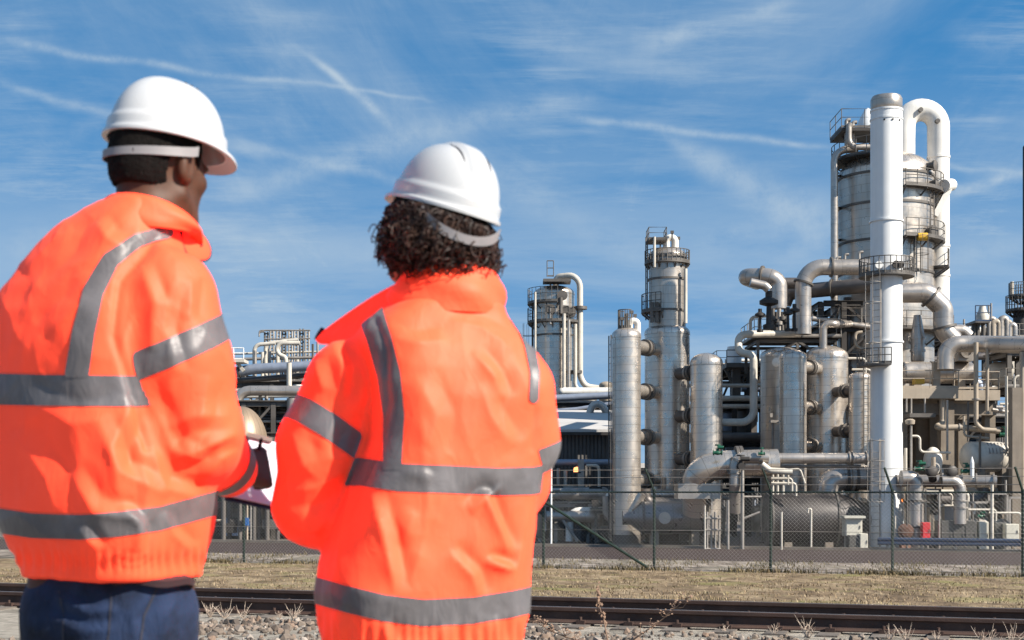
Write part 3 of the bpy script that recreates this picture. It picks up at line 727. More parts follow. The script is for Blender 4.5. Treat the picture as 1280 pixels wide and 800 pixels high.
# ------------------------------------------------------------------ big column behind the stack, with its overhead loop
def big_column():
    Y = 74.0; x, w = 1107, 117
    rt, c, r, zt, zs = vessel('distillation_column', 'widest tall steel column with overhead white loop pipe behind the white stack', 'column', x, w, 190, Y, .58, 0, CLAD2, HEADM, (225, 262, 307, 345), n=64)
    ring_platform(rt, (c.x, c.y, zpx(246, Y)), r, r + .5, -85, 15, STEEL)
    ring_platform(rt, (c.x, c.y, zpx(307, Y)), r, r + .55, -85, 10, STEEL)
    ring_platform(rt, (c.x, c.y, zpx(338, Y)), r, r + .75, -28, 5, STEEL)
    ring_platform(rt, (c.x, c.y, zpx(205, Y)), r * .8, r + .35, 150, 260, DARK)
    ring_platform(rt, (c.x, c.y, zpx(420, Y)), r, r + 1.0, -100, 40, STEEL)
    # top deck at the left, carried by posts on the head
    m = MB(); q0, q1 = px(1043, 176, Y), px(1100, 166, Y); zc_ = zpx(171, Y)
    m.box(((q0.x + q1.x) / 2, Y - .3, zc_), (q1.x - q0.x, 2.6, .16))
    for xx in (1050, 1092): m.beam((xpx(xx, Y), Y - .3, zc_), (xpx(1075, Y), Y - .3, zpx(200, Y)), .12)
    o = m.build('top_deck', DARK, rt, 0)
    b = MB(); e = zc_ + .08; railing(b, [Vector((q0.x, Y + 1, e)), Vector((q0.x, Y - 1.6, e)), Vector((q1.x, Y - 1.6, e)), Vector((q1.x, Y + 1, e))], .95); b.build('railing', STEEL, o)
    b = MB(); b.lathe([(.62, zpx(168, Y)), (.60, zpx(158, Y)), (.42, zpx(148, Y)), (.2, zpx(138, Y)), (.02, zpx(135, Y))], (xpx(1085, Y), Y, 0), 20); b.build('vent_cone', WHITE, rt)
    for xx, yt in ((1058, 150), (1066, 153)): b = MB(); b.tube(fillet([px(xx, 188, Y - 1), px(xx, yt, Y - 1), px(xx + 5, yt, Y - 1)], .15), .10, 10); b.build('vent_pipe', GALV, rt)
    b = MB(); b.tube(fillet([px(1064, 155, Y - 1.7), px(1061, 158, Y - 1.7), px(1061, 176, Y - 1.7), px(1066, 184, Y - 1.7), px(1095, 184, Y - 1.7)], .5), .16, 12); b.build('relief_pipe', GALV, rt)
    b = MB(); b.tube(fillet([px(1072, 186, Y - 1.2), px(1043, 188, Y - 1.2), px(1043, 420, Y - 1.2)], .7), .19, 14); b.build('downpipe', PIPE, rt)
    for yy in (220, 260, 300): b = MB(); b.beam(px(1043, yy, Y - 1.2), px(1052, yy, Y), .12); b.build('pipe_bracket', STEEL, rt, 0)
    a = 178; d = Vector((math.cos(R(a)), math.sin(R(a)), 0)); ladder(rt, c + d * (r + .15) + Vector((0, 0, zpx(345, Y))), zpx(205, Y) - zpx(345, Y), a, False, DARK)
    ladder(rt, c + Vector((math.cos(R(-42)), math.sin(R(-42)), 0)) * (r + .15) + Vector((0, 0, zpx(305, Y))), zpx(243, Y) - zpx(305, Y), -42, False, STEEL)
    ladder(rt, c + Vector((math.cos(R(-68)), math.sin(R(-68)), 0)) * (r + .15) + Vector((0, 0, zpx(350, Y))), zpx(305, Y) - zpx(350, Y), -68, True, STEEL)
    for (xx, yy, rr) in ((1150, 217, .2), (1152, 238, .16), (1148, 298, .25)):
        q = px(xx, yy, Y); q.y = Y - math.sqrt(max(r * r - (q.x - c.x) ** 2, 0)); dd = (q - Vector((c.x, c.y, q.z))).normalized()
        b = MB(); b.lathe([(rr, -.2), (rr, .22), (rr * 1.35, .22), (rr * 1.35, .36), (.02, .40)], q, 16, dd); b.build('manway', STEEL, rt)
    b = MB(); q = px(1152, 296, Y - r * .75 - .9); b.tube([q + Vector((-.2, 0, 0)), q + Vector((.28, 0, 0))], .2, 14); b.build('yellow_motor', YELP, rt)
    for (xx, y0, y1) in ((1046, 322, 340), (1056, 318, 338), (1074, 315, 348)):
        b = MB(); b.tube(fillet([px(xx, y1, Y - r), px(xx, y0, Y - r), px(xx + 5, y0, Y - r)], .2), .07, 8); b.build('small_vent', GALV, rt)
    # overhead loop
        P = [px(1130, 205, Y), px(1130, 180, Y)] + [px(1151.5 - 21.5 * math.cos(t), 159 - 21.5 * math.sin(t), Y) for t in np.linspace(0, math.pi, 17)] + [px(1173, 200, Y), px(1173, 300, Y), px(1173, 405, Y)]
    rr = pm(27, Y) / 2; m = MB(); m.tube(P, [rr * k for k in [1.0, 1.0] + [1.02] * 17 + [1.0] * 3], 28); o = m.build('overhead_loop_pipe', WHITER, rt)
    for yy in (197, 308, 345): f = flange_mb(px(1173, yy, Y), (0, 0, 1), rr * 1.06, .12, 26); f.build('pipe_ring', WHITER, o)
    for (xx, yy) in ((1171, 152), (1150, 138)): f = MB(); f.lathe([(.12, 0), (.12, .2)], px(xx, yy, Y - rr * .9), 10, (0, -1, 0)); f.build('port', STEEL, o)
    b = MB(); q = px(1176, 231, Y - .4)
    b.beam(px(1168, 270, Y - .9), px(1186, 236, Y - .9), .34, .3); b.cyl(px(1180, 232, Y - 1.2), px(1189, 231, Y - .4), .32, 16); b.build('pipe_support', WHITER, rt)
big_column()
# the pipework in front of and around the big column
ppipe('grey pipe coming from behind the white stack that bends down right of it', [(1100, 366, 69), (1158, 366, 69), (1179, 385, 69), (1179, 412, 69), (1192, 426, 69)], 25, 69, rad=[.55, .5, .8], flanges=(.50, .84))
ppipe('short grey pipe stub running right from the bend beside the white stack', [(1180, 413, 70), (1204, 413, 70), (1211, 420, 70)], 15, 70, rad=[.35])
ppipe('large grey header pipe curving up from the drum and running out to the right edge', [(1182, 462, 66), (1182, 430, 66), (1230, 430, 66), (1300, 432, 63)], 21, 66, rad=[1.2, 2.5], flanges=())
vt = MB(); q = px(1147, 0, 70); vt.lathe([(.30, zpx(452, 70)), (.33, zpx(450, 70)), (.33, zpx(440, 70)), (.38, zpx(440, 70)), (.38, zpx(437, 70)), (.33, zpx(437, 70)), (.33, zpx(424, 70)), (.38, zpx(424, 70)), (.38, zpx(421, 70)), (.34, zpx(421, 70)), (.20, zpx(398, 70)), (.19, zpx(394, 70))], (q.x, 70, 0), 24)
o = vt.build('conical_silencer', PIPE, None, at=(q.x, 70, zpx(452, 70))); tag(o, 'upright conical grey silencer on the elevated deck right of the white stack', 'silencer')

# ------------------------------------------------------------------ vessels left of the stack
def top_gear(rt, c, z, r, seed, mat=None):
    q = random.Random(seed)
    m = MB()
    for k in range(5):
        a = q.uniform(0, 6.28); d = Vector((math.cos(a), math.sin(a), 0)) * r * q.uniform(.2, .7); h = q.uniform(.3, .9)
        m.cyl(c + d + Vector((0, 0, z - .3)), c + d + Vector((0, 0, z + h)), .04, 7); m.box(c + d + Vector((0, 0, z + h)), (.16, .12, .14))
    m.build('instrument_posts', mat or STEEL, rt)
YA, YB, YC = 67.5, 70.5, 67.5
rA, cA, rdA, zA, zsA = vessel('reboiler_vessel', 'slim domed steel vessel at the left end of the row, beside the grey shed', 'vessel', 783, 36, 409, YA, .62)
ring_platform(rA, (cA.x, cA.y, zA - .12), .05, .42, 100, 300, STEEL); top_gear(rA, cA, zA, rdA, 1)
b = MB(); b.tube(fillet([px(787, 412, YA), px(787, 401, YA), px(797, 401, YA), px(797, 418, YA)], .28), .15, 14); b.build('overhead_bend', WHITER, rA)
a = 190; ladder(rA, cA + Vector((math.cos(R(a)), math.sin(R(a)), 0)) * (rdA + .12) + Vector((0, 0, .2)), zA - .6, a, False, STEEL)
rB, cB, rdB, zB, zsB = vessel('stripper_column', 'thick steel column with a narrower tall upper shell and ringed platform, in the vessel row', 'column', 834, 56, 404, YB, .45, n=48)
ru = pm(46, YB) / 2; zu = zpx(309, YB)
m = MB(); m.lathe([(ru, zB - .35), (ru, zu - ru * .5)], cB, 40); m.build('upper_shell', CLAD2, rB)
m = MB(); m.lathe([(a + .01, zu - ru * .5 + b) for a, b in dome(ru, ru * .5)], cB, 40); m.build('upper_head', CLAD2, rB)
for y in (350, 389, 323): z = zpx(y, YB); b = MB(); b.lathe([(ru - .01, z - .05), (ru + .05, z - .05), (ru + .05, z + .05), (ru - .01, z + .05)], cB, 40, caps=False); b.build('stiffening_ring', STEEL, rB)
ring_platform(rB, (cB.x, cB.y, zpx(331, YB)), ru, ru + .22, 0, 360, STEEL, .6)
ring_platform(rB, (cB.x, cB.y, zpx(392, YB)), ru, ru + .38, 150, 250, STEEL)
a = 185; ladder(rB, cB + Vector((math.cos(R(a)), math.sin(R(a)), 0)) * (ru + .12) + Vector((0, 0, zpx(400, YB))), zpx(296, YB) - zpx(400, YB), a, False, STEEL)
for xx, y0, y1, rr in ((818, 334, 296, .07), (821, 403, 378, .12), (815, 403, 378, .10), (857, 404, 336, .09)): b = MB(); b.cyl(px(xx, y0, YB - .9), px(xx, y1, YB - .9), rr, 10); b.build('riser_pipe', PALE if rr < .1 else STEEL, rB)
b = MB(); b.tube(fillet([px(833, 315, YB), px(833, 297, YB), px(844, 297, YB), px(844, 312, YB)], .3), .17, 14); b.build('overhead_bend', WHITER, rB)
m = MB(); zz = zpx(303, YB); m.box((xpx(820, YB), YB - .2, zz), (pm(24, YB), 1.3, .08)); o = m.build('crown_platform', STEEL, rB, 0)
b = MB(); railing(b, [Vector((xpx(809, YB), YB + .4, zz)), Vector((xpx(809, YB), YB - .85, zz)), Vector((xpx(831, YB), YB - .85, zz)), Vector((xpx(831, YB), YB + .4, zz))], .6, .5); b.build('railing', STEEL, o)
top_gear(rB, cB, zu, ru, 3)
rC, cC, rdC, zC, zsC = vessel('reboiler_vessel', 'slim domed steel vessel standing just right of the thick two stage column', 'vessel', 883, 40, 441, YC, .66)
for y in (431, 487, 545, 600): nozzle(rA, (cA.x, cA.y, zpx(y, YA)), (cB.x, cB.y, zpx(y, YA)), .30, fl=(.48,))
for y in (463, 518, 573): nozzle(rC, (cC.x, cC.y, zpx(y, YC)), (cB.x, cB.y, zpx(y, YC)), .30, mat=PIPED, fl=(.38,))
YD, YE, YG = 67.0, 70.0, 66.8
rD2, cD2, rdD2, zD2, _ = vessel('tower_shell', 'broad dull steel drum tower behind the slim vessel, under the looped header', 'vessel', 978, 54, 434, 70.5, .4, mat=CLAD2)
rD, cD, rdD, zD, _ = vessel('reboiler_vessel', 'slim bright steel vessel overlapping the broad dull tower', 'vessel', 991, 34, 437, YD, .55)
rE, cE, rdE, zE, _ = vessel('separator_vessel', 'thick domed steel vessel in the middle between the two slim ones', 'vessel', 1033, 53, 432, YE, .55, n=48)
rG, cG, rdG, zG, _ = vessel('reboiler_vessel', 'slim short steel vessel with ladder immediately left of the white stack', 'vessel', 1075, 27, 465, YG, .5)
for y in (456, 507, 556): nozzle(rD, (cD.x, cD.y, zpx(y, YD)), (cE.x, cE.y, zpx(y, YD)), .27, fl=(.52,))
for y in (486, 537): nozzle(rG, (cG.x, cG.y, zpx(y, YG)), (cE.x, cE.y, zpx(y, YG)), .26, mat=PIPED, fl=(.40,))
a = -70; ladder(rG, cG + Vector((math.cos(R(a)), math.sin(R(a)), 0)) * (rdG + .1) + Vector((0, 0, zpx(560, YG))), zpx(462, YG) - zpx(560, YG), a, False, STEEL)
for (xx, yy) in ((967, 456), (966, 460)):
    pass
q = px(967, 456, 70.5); b = MB(); q.y = 70.5 - rdD2; b.lathe([(.17, 0), (.17, .3), (.23, .3), (.23, .38), (.02, .40)], q, 16, (-.3, -1, 0)); b.build('manway', CLAD, rD2)
b = MB(); b.cyl(px(966, 565, 69), px(966, 525, 69), .06, 8); b.box(px(969, 527, 69), (.5, .4, .12)); b.box(px(964, 519, 69), (.12, .12, .2)); b.build('instrument_bracket', GALV, rD2, 30)

# overhead pipes between the vessels and the stack
ppipe('grey overhead pipe with blunt left end that turns down onto the looped header platform', [(946, 352, 73), (932, 346, 68.5), (962, 346, 68), (973, 352, 68), (973, 386, 68)], 22, 67, rad=[.75, .6, .7], flanges=(.72,), mat=PIPE)
ppipe('pale grey overhead pipe from the stack that turns down beside the shorter one', [(1100, 334, 69), (1004, 334, 69), (1004, 400, 69), (1004, 418, 69)], 20, 69, rad=[.95, .3], flanges=(.36, .62))
ppipe('dark overhead pipe slanting behind the pale one towards the big column', [(1110, 354, 70.5), (985, 366, 73), (980, 380, 73)], 19, 71, rad=[.5], mat=PIPED, flanges=(.5,))
ppipe('short dark pipe tucked between the two downward bends', [(976, 354, 71), (1000, 354, 71)], 14, 71, mat=PIPED)
ppipe('small grey pipe end pointing down under the blunt pipe', [(938, 353, 66), (956, 357, 66), (961, 362, 66)], 11, 66, rad=[.3])
ppipe('looped pale header that folds back down left of the vessels', [(1000, 417, 69.8), (923, 418, 69), (923, 442, 68.6), (942, 442, 68.4), (942, 528, 68.4), (898, 528, 68.4)], 9.5, 68.4, rad=[.5, .45, .45, .6], mat=PALE, n=14)
YP = 70.6
hp = frame('platform_frame', 'steel platform on braced legs carrying the looped header between the vessels', [xpx(950, YP), xpx(1000, YP), xpx(1048, YP)], [YP + .6, YP + 4.2], [zpx(425, YP)], YP, 'platform', .14, STEEL, [(0, 1, zpx(455, YP), zpx(425, YP)), (2, 1, zpx(455, YP), zpx(425, YP))], deck=[(zpx(424, YP), True)], base=zpx(458, YP))
for i, (xx, y0) in enumerate(((938, 396), (949, 395), (980, 391), (992, 391))):
    ppipe(['first', 'second', 'third', 'last'][i] + ' little hooped pipe from the left on top of the looped header', [(xx + 14, y0, YP - .2), (xx, y0, YP - .2), (xx, y0 + 20, YP - .2), (xx + 8, y0 + 24, YP - .2)], 4, YP, rad=[.25, .25], mat=PALE, n=10)
def top_valve(xx, y0, y1, Y, label, s=.3, mat=None):
    rt = root_at('control_valve', label, 'valve', xx, Y, None, zpx(y1, Y)); c = Vector((xpx(xx, Y), Y, 0))
    m = MB(); m.lathe([(s * .5, zpx(y1, Y)), (s * .5, zpx(y1, Y) + s * .4), (s * .25, zpx(y1, Y) + s * .5), (s * .2, zpx(y0, Y) - s * 1.2), (s * .2, zpx(y0, Y) - s)], c, 12); m.build('stem', mat or DARK, rt)
    b = MB(); b.lathe([(s * .2, zpx(y0, Y) - s * 1.3), (s * .8, zpx(y0, Y) - s * 1.1), (s * .8, zpx(y0, Y) - s * .8), (s * .3, zpx(y0, Y) - s * .5), (s * .3, zpx(y0, Y))], c, 14); b.build('actuator', mat or DARK, rt)
top_valve(961, 364, 412, 66.5, 'dark control valve standing on the header platform under the blunt pipe', .55)
top_valve(950, 386, 415, 66.2, 'thin dark valve spindle at the left end of the looped header', .3)
top_valve(985, 384, 414, 66.4, 'dark valve spindle right of the downward bend on the header platform', .3)
top_valve(993, 380, 414, 66.6, 'taller dark spindle in the middle of the header platform', .32)
b = thing('pipe_manifold', 'cluster of short valves and studs under the downward pipe bend', 'manifold', px(973, 412, 67.8)); 
for k in range(5):
    xx = 966 + k * 4; m = MB(); m.cyl(px(xx, 413, 67.4), px(xx, 386 + (k % 2) * 4, 67.4), .10, 10); m.lathe([(.10, -.1), (.18, -.08), (.18, .08), (.10, .1)], px(xx, 398 + 3 * (k % 3), 67.4), 12); m.build('stub_valve', [STEEL, DARK, GALV][k % 3], b)
# braced tower between the vessels and the stack
YT = 70.0
frame('pipe_tower', 'dark braced steel tower in front of the big column, left of the white stack', [xpx(1022, YT + 3), xpx(1050, YT + 3), xpx(1086, YT + 3), xpx(1120, YT + 3)], [YT + 2.2, YT + 6.5], [zpx(500, YT), zpx(440, YT), zpx(405, YT), zpx(372, YT)], YT, 'steel tower', .26, DARK,
      [(0, 1, zpx(405, YT), zpx(372, YT)), (2, 1, zpx(405, YT), zpx(372, YT)), (1, 2, zpx(440, YT), zpx(405, YT)), (1, 0, zpx(440, YT), zpx(405, YT)), (2, 1, zpx(500, YT), zpx(440, YT))], deck=[(zpx(405, YT), True)])
ppipe('upside down U pipe rising from the thick domed vessel', [(1029, 436, 69.4), (1029, 405, 69.4), (1044, 405, 69.4), (1062, 405, 72)], 9.5, 69.4, rad=[.42, .3], mat=PIPE)
ppipe('tan U shaped pipe hanging in the dark tower beside the ladder', [(1078, 415, 71), (1069, 416, 71), (1069, 432, 71), (1076, 436, 71), (1084, 436, 71)], 4, 71, rad=[.25, .25, .2], mat=BEIGE, n=10)
ppipe('grey vertical pipe at the back of the dark tower', [(1060, 372, 73), (1060, 520, 73)], 12, 73, mat=PIPED)
ppipe('brownish vertical duct at the back of the dark tower near the stack', [(1082, 362, 74), (1082, 540, 74)], 22, 74, mat=PIPED)
ppipe('grey horizontal pipe crossing the dark tower at half height', [(1015, 398, 72), (1095, 410, 72)], 7, 72, mat=PIPE)
for i, (xx, yy, ln) in enumerate(((1052, 448, 30), (1065, 462, 24))):
    ppipe(['upper', 'lower'][i] + ' thin pale pipe beside the slim short vessel', [(xx, yy, 70), (xx + ln, yy, 70), (xx + ln, yy + 26, 70)], 3, 70, rad=[.2], mat=PALE, n=8)
# ------------------------------------------------------------------ ground level pipework left of centre
YL = 65.5
def drum(name, label, x0, x1, y, wpx, Y, cat='drum', mat=None, cone=None, saddles=(.2, .8), ends=.35, dy=0.0, headmat=None):
    """lying drum between columns x0 and x1, axis along X (dy turns its far end away)"""
    r = pm(wpx, Y) / 2; a = px(x0, y, Y); b = px(x1, y, Y + dy); b.z = a.z; d = (b - a); L = d.length; d.normalize()
    rt = thing(name, label, cat, Vector(((a.x + b.x) / 2, (a.y + b.y) / 2, 0)))
    if cone:
        prof = [(r * k, L * s) for s, k in cone]
    else: prof = [(r, r * ends), (r, L - r * ends)]
    m = MB(); m.lathe(prof, a, 40, d, caps=True); m.build('shell', mat or CLAD2, rt)
    if not cone:
        h = MB(); h.lathe([(q, r * ends - z) for q, z in dome(r * 1.01, r * ends)][::-1], a, 40, d, caps=False); h.build('end_cap', headmat or mat or CLAD2, rt)
        h = MB(); h.lathe([(q, L - r * ends + z) for q, z in dome(r * 1.01, r * ends)], a, 40, d, caps=False); h.build('end_cap', headmat or mat or CLAD2, rt)
    for k in saddles:
        p = a + d * L * k
        if p.z - r * .8 > .15: s = MB(); s.box((p.x, p.y, (p.z - r * .75) / 2), (.35, r * 1.5, p.z - r * .75)); s.build('saddle', CONC, rt, 0)
    return rt, a, b, r
PIPEBL = pmat('blue_reflecting_cladding', (.20, .19, .19), .33, .65, .1, .8, panel=(1.4, .8), streak=.3)
dr, a, b, r = drum('horizontal_drum', 'lying steel drum with cone ended left side at the foot of the vessels', 778, 882, 647, 40, YL, mat=PIPEBL, cone=[(0, .45), (.10, .45), (.22, .95), (.24, 1), (.94, 1), (.95, 1.12), (1, 1.12)], saddles=(.38, .86))
for k in (.24, .95): f = flange_mb(a.lerp(b, k), b - a, r * 1.12, .12, 36); f.build('flange', STEEL, dr)
q = a.lerp(b, .48); m = MB(); m.lathe([(.2, r * .9), (.2, r + .2), (.27, r + .2), (.27, r + .3), (.02, r + .3)], q, 18, (0, -1, 0)); m.build('manway', CLAD2, dr)
m = MB(); m.cyl(a + Vector((.3, 0, 0)), a + Vector((.9, -.2, 1.1)), .2, 14); m.build('inlet_pipe', CLAD2, dr)
big = ppipe('fat polished elbow pipe dropping onto the lying drum', [(972, 579, 63.6), (905, 581, 63.6), (871, 588, 63.6), (871, 640, 64.5)], 36, 63.6, rad=[1.2, 1.35], mat=CLAD, flanges=(.30, .33))
m = MB(); q = px(871, 614, 64); m.box(q, (pm(52, 64), 1.6, pm(19, 64))); o = m.build('flange_box', CLAD2, None, 0, at=q - Vector((0, 0, .4))); tag(o, 'square steel transition box under the fat polished elbow', 'transition box')
ppipe('medium steel elbow pipe turning down right of the fat elbow', [(960, 572, 62.9), (919, 572, 62.9), (919, 606, 62.9), (919, 640, 63.4)], 15, 62.9, rad=[.45, .3], mat=PIPE, flanges=(.38, .52))
ppipe('pale wedge shaped pipe end sticking out below the long grey pipe', [(952, 580, 62.6), (962, 588, 62.6), (990, 590, 62.6)], 8, 62.6, rad=[.3], mat=PALE)
lg = ppipe('long straight grey pipe running in front of the vessels to the stack', [(950, 573, 63.4), (1062, 573, 63.4), (1084, 573, 63.4)], 13.5, 63.4, mat=PIPE, flanges=(.83, .86, .99))
ppipe('thin grey pipe right under the long straight one', [(960, 583, 63.8), (1080, 583, 63.8)], 4, 63.8, mat=GALV, n=10)
ppipe('big reducing elbow pipe left of the stack foot turning down behind the dark drum', [(1106, 599, 64.8), (1060, 597, 64.8), (1037, 600, 64.8), (1033, 640, 64.8)], 31, 64.8, rad=[.3, 1.0], mat=PIPE)
for x in (1058, 1064, 1070):
    f = flange_mb(px(x, 598, 64.8), (1, 0, 0), pm(17 + (x == 1064) * 2, 64.8), .12, 26); tag(f.build('flange_ring', [STEEL, GALV][x == 1064], None, at=px(x, 598, 64.8)), ['first', 'middle', 'last'][(x - 1058) // 6] + ' flange ring from the left on the reducing elbow beside the stack', 'flange')
valve('gate_valve', 'green valve on the fat pipe just right of the polished elbow', px(897, 566, 62.3), .20, axis=(1, 0, 0))
valve('gate_valve', 'small green valve handwheel where the long straight pipe begins', px(952, 567, 62.5), .14, axis=(1, 0, 0), act=False)
valve('gate_valve', 'dark valve assembly below the green valve', px(926, 583, 62.4), .28, mat=DARK, axis=(0, 1, 0))
dd, a, b, r = drum('horizontal_drum', 'big dark drum with a tapered right shoulder lying left of the white stack', 958, 1098, 650, 72, 64.6, mat=pmat('dark_drum_steel', (.040, .034, .032), .45, .35, .12, .7, panel=(2.2, 1.3), streak=.4), cone=[(0, .93), (.02, 1), (.60, 1), (.88, .62), (.90, .68), (1.0, .68)], saddles=(.16, .52))
for k in (.02, .60): f = flange_mb(a.lerp(b, k), b - a, r * 1.03, .08, 40); f.build('band', STEEL, dd)
# slim posts and small pipe racks in front
def standpipe(x, y0, y1, Y, label, w=4, hook=False, mat=None, name='standpipe', cat='standpipe', group=None):
    P = [px(x, y1, Y), px(x, y0, Y)]
    P[0].z = max(0, P[0].z)
    if hook: P = [P[0], px(x, y0, Y), px(x - 4, y0, Y), px(x - 4, y0 + 5, Y)]
    o = pipe(label, P, pm(w, Y) / 2, pm(2.2, Y), mat or GALV, (), name, cat, group, 10); return o
standpipe(928, 588, 700, 62.6, 'thicker galvanised standpipe under the small elbow, left of the dark drum', 4.6)
standpipe(910, 625, 700, 62.4, 'galvanised post left of the thicker standpipe by the lying drum', 3.6)
standpipe(977, 640, 700, 62.1, 'thin pale standpipe in front of the left half of the dark drum', 2.4, mat=PALE)
standpipe(1014, 636, 700, 62.2, 'thin pale standpipe with hooked top before the dark drum', 2.4, True, PALE)
standpipe(1119, 645, 700, 62.2, 'short pale standpipe right before the white stack foot', 2, mat=PALE)
standpipe(881, 632, 700, 62.6, 'thin pale rack post at the right end of the lying drum', 2.2, mat=PALE)
rk = thing('pipe_rack', 'low galvanised pipe rack with upright tubes by the right end of the lying drum', 'pipe rack', px(890, 690, 62.8).xy.to_3d())
for i, x in enumerate((884, 889, 894, 899)):
    m = MB(); m.cyl((xpx(x, 62.8), 62.8, 0), (xpx(x, 62.8), 62.8, zpx(640 + 4 * (i % 2), 62.8)), .05, 8); m.build('upright', GALV, rk)
for y in (648, 662, 686): m = MB(); m.cyl(px(882, y, 62.75), px(901, y, 62.75), .04, 8); m.build('crossbar', GALV, rk)
for i, (x0, x1, ys_) in enumerate(((955, 1000, (592, 600, 606)), )):
    rk = thing('pipe_rack', 'pale small bore pipe rack above the dark drum', 'pipe rack', px(975, 612, 63.2))
    for x in (966, 972, 979): m = MB(); m.cyl(px(x, 618, 63.2), px(x, 585, 63.2), .06, 8); m.build('upright', PALE, rk)
    for k, y in enumerate(ys_): m = MB(); m.tube(fillet([px(964, y - 2, 63.15), px(985 + 5 * k, y - 2, 63.15), px(985 + 5 * k, y + 14, 63.15)], .15), .055, 8); m.build('crossbar', PALE, rk)
    m = MB(); m.tube(fillet([px(958, 590, 63.1), px(1000, 586, 63.1), px(1006, 604, 63.1)], .2), .05, 8); m.build('crossbar', PALE, rk)
ppipe('galvanised bar slanting beside the thick standpipe', [(930, 648, 62.9), (950, 640, 62.9)], 3, 62.9, mat=GALV, n=8, name='handrail_bar', cat='bar')
ppipe('horizontal galvanised bar joining the standpipe to the rack beside the dark drum', [(928, 621, 63), (952, 621, 63)], 3, 63, mat=GALV, n=8, name='handrail_bar', cat='bar')
# ------------------------------------------------------------------ right side: elevated deck with drum, tanks and manifold below
YR = 66.0
def deck_structure():
    rt = thing('elevated_platform', 'beige concrete platform on columns carrying the grey horizontal drum, right of the stack', 'platform', Vector((xpx(1195, YR), YR + 3, 0)))
    z1, z0 = zpx(485, YR), zpx(498, YR)
    m = MB(); m.box(((xpx(1128, YR) + xpx(1198, YR)) / 2, YR + 3.2, (z0 + z1) / 2), (pm(70, YR), 6.4, z1 - z0))
    m.box(((xpx(1198.5, YR) + xpx(1256, YR)) / 2, YR + 3.4, (z0 + z1) / 2 - .05), (pm(57, YR), 5.6, z1 - z0)); o = m.build('deck_slab', BEIGE, rt, 0)
    b = MB(); railing(b, [Vector((xpx(1256, YR), YR + 5, z1)), Vector((xpx(1256, YR), YR + .75, z1)), Vector((xpx(1199, YR), YR + .75, z1)), Vector((xpx(1199, YR), YR + .1, z1)), Vector((xpx(1128, YR), YR + .1, z1))], .82, .9, .025); b.build('railing', BEIGE, o)
    for (x, y, w) in ((1192, 1.2, .62), (1250, 1.6, .5), (1136, 1.4, .5), (1192, 5.4, .62), (1250, 5.6, .5), (1136, 5.4, .5)):
        m = MB(); m.box((xpx(x, YR), YR + y, z0 / 2 - .01), (w, w, z0 - .02)); m.build('column', CONC, rt, 0)
    for y in (1.2, 5.2): m = MB(); m.box((xpx(1193, YR), YR + y, zpx(510, YR)), (pm(124, YR), .35, .55)); m.build('beam', CONC, rt, 0)
    m = MB(); m.box((xpx(1178, YR + 5), YR + 5.0, zpx(575, YR + 5) - .1), (pm(36, YR), .3, 4.6)); m.build('wall_panel', CONC, rt, 0)
deck_structure()
dd, a, b, r = drum('horizontal_drum', 'grey lying drum on the elevated platform behind its railing', 1126, 1217, 466, 27, YR + 2.2, mat=PIPE, ends=.3, saddles=(), headmat=PIPE)
for k in (.42, .47): f = flange_mb(a.lerp(b, k), b - a, r * 1.07, .1, 30); f.build('band', STEEL, dd)
for k in (.2, .8):
    p = a.lerp(b, k); m = MB(); m.box((p.x, p.y, (p.z - r * .7 + zpx(485, YR)) / 2 ), (.35, r * 1.6, p.z - r * .7 - zpx(485, YR))); m.build('saddle', BEIGE, dd, 0)
m = MB(); q = px(1148, 477, YR + .8); m.box(q, (pm(12, YR), .5, pm(7, YR))); o = m.build('machine_guard', YELP, None, 0, at=q - Vector((0, 0, .15))); tag(o, 'yellow guard box behind the platform railing under the grey drum', 'guard box')
m = MB(); q = px(1170, 470, YR + .5); m.box(q, (.32, .3, 1.3)); o = m.build('deck_post', BEIGE, None, 0, at=q - Vector((0, 0, .65))); tag(o, 'square beige post on the elevated platform in front of the drum', 'post')
m = MB(); q = px(1203, 444, YR + 1.8); m.box(q, (pm(20, YR), 1.2, pm(17, YR))); m.lathe([(.3, 0), (.3, .12), (.2, .12), (.2, .05)], q + Vector((.0, -.62, .1)), 20, (0, -1, 0)); o = m.build('fan_housing', CLAD2, None, 30, at=q); tag(o, 'square grey fan housing under the big header at right', 'fan housing')
dd, a, b, r = drum('cone_ended_tank', 'pale cone ended tank on the elevated platform under the big header', 1228, 1262, 467, 30, YR + 3.5, cat='tank', mat=PALE, cone=[(0, .2), (.12, .62), (.42, 1), (1, 1)], saddles=())
ppipe('thick upright pipe running past the platform edge with a bend at its foot', [(1220, 428, YR - .6), (1220, 530, YR - .6), (1228, 537, YR - .6), (1245, 538, YR - .6)], 6, YR - .6, rad=[.35, .3], mat=BEIGE, flanges=(.55,), n=12)
ppipe('thinner upright pipe right of the thick one ending below the platform', [(1234, 436, YR - .6), (1234, 518, YR - .6)], 4.5, YR - .6, mat=BEIGE, n=12, flanges=(.98,))
ppipe('beige pipe hanging under the platform that bends out to the right', [(1178, 498, YR + .4), (1178, 530, YR + .4), (1166, 535, YR - .3), (1200, 534, YR - .3), (1250, 539, YR - .3)], 7.5, YR, rad=[.3, .3, .3], mat=BEIGE, flanges=(.6,))
valve('gate_valve', 'green valve at the end of the beige pipe under the platform edge', px(1255, 543, YR - .4), .2, axis=(1, 0, 0))
m = MB(); m.box(px(1148, 520, YR - .2), (pm(32, YR), 1.4, .18)); o = m.build('cable_tray', STEEL, None, 0, at=px(1148, 520, YR - .2)); tag(o, 'flat grey cable tray hung below the platform near the stack', 'cable tray')
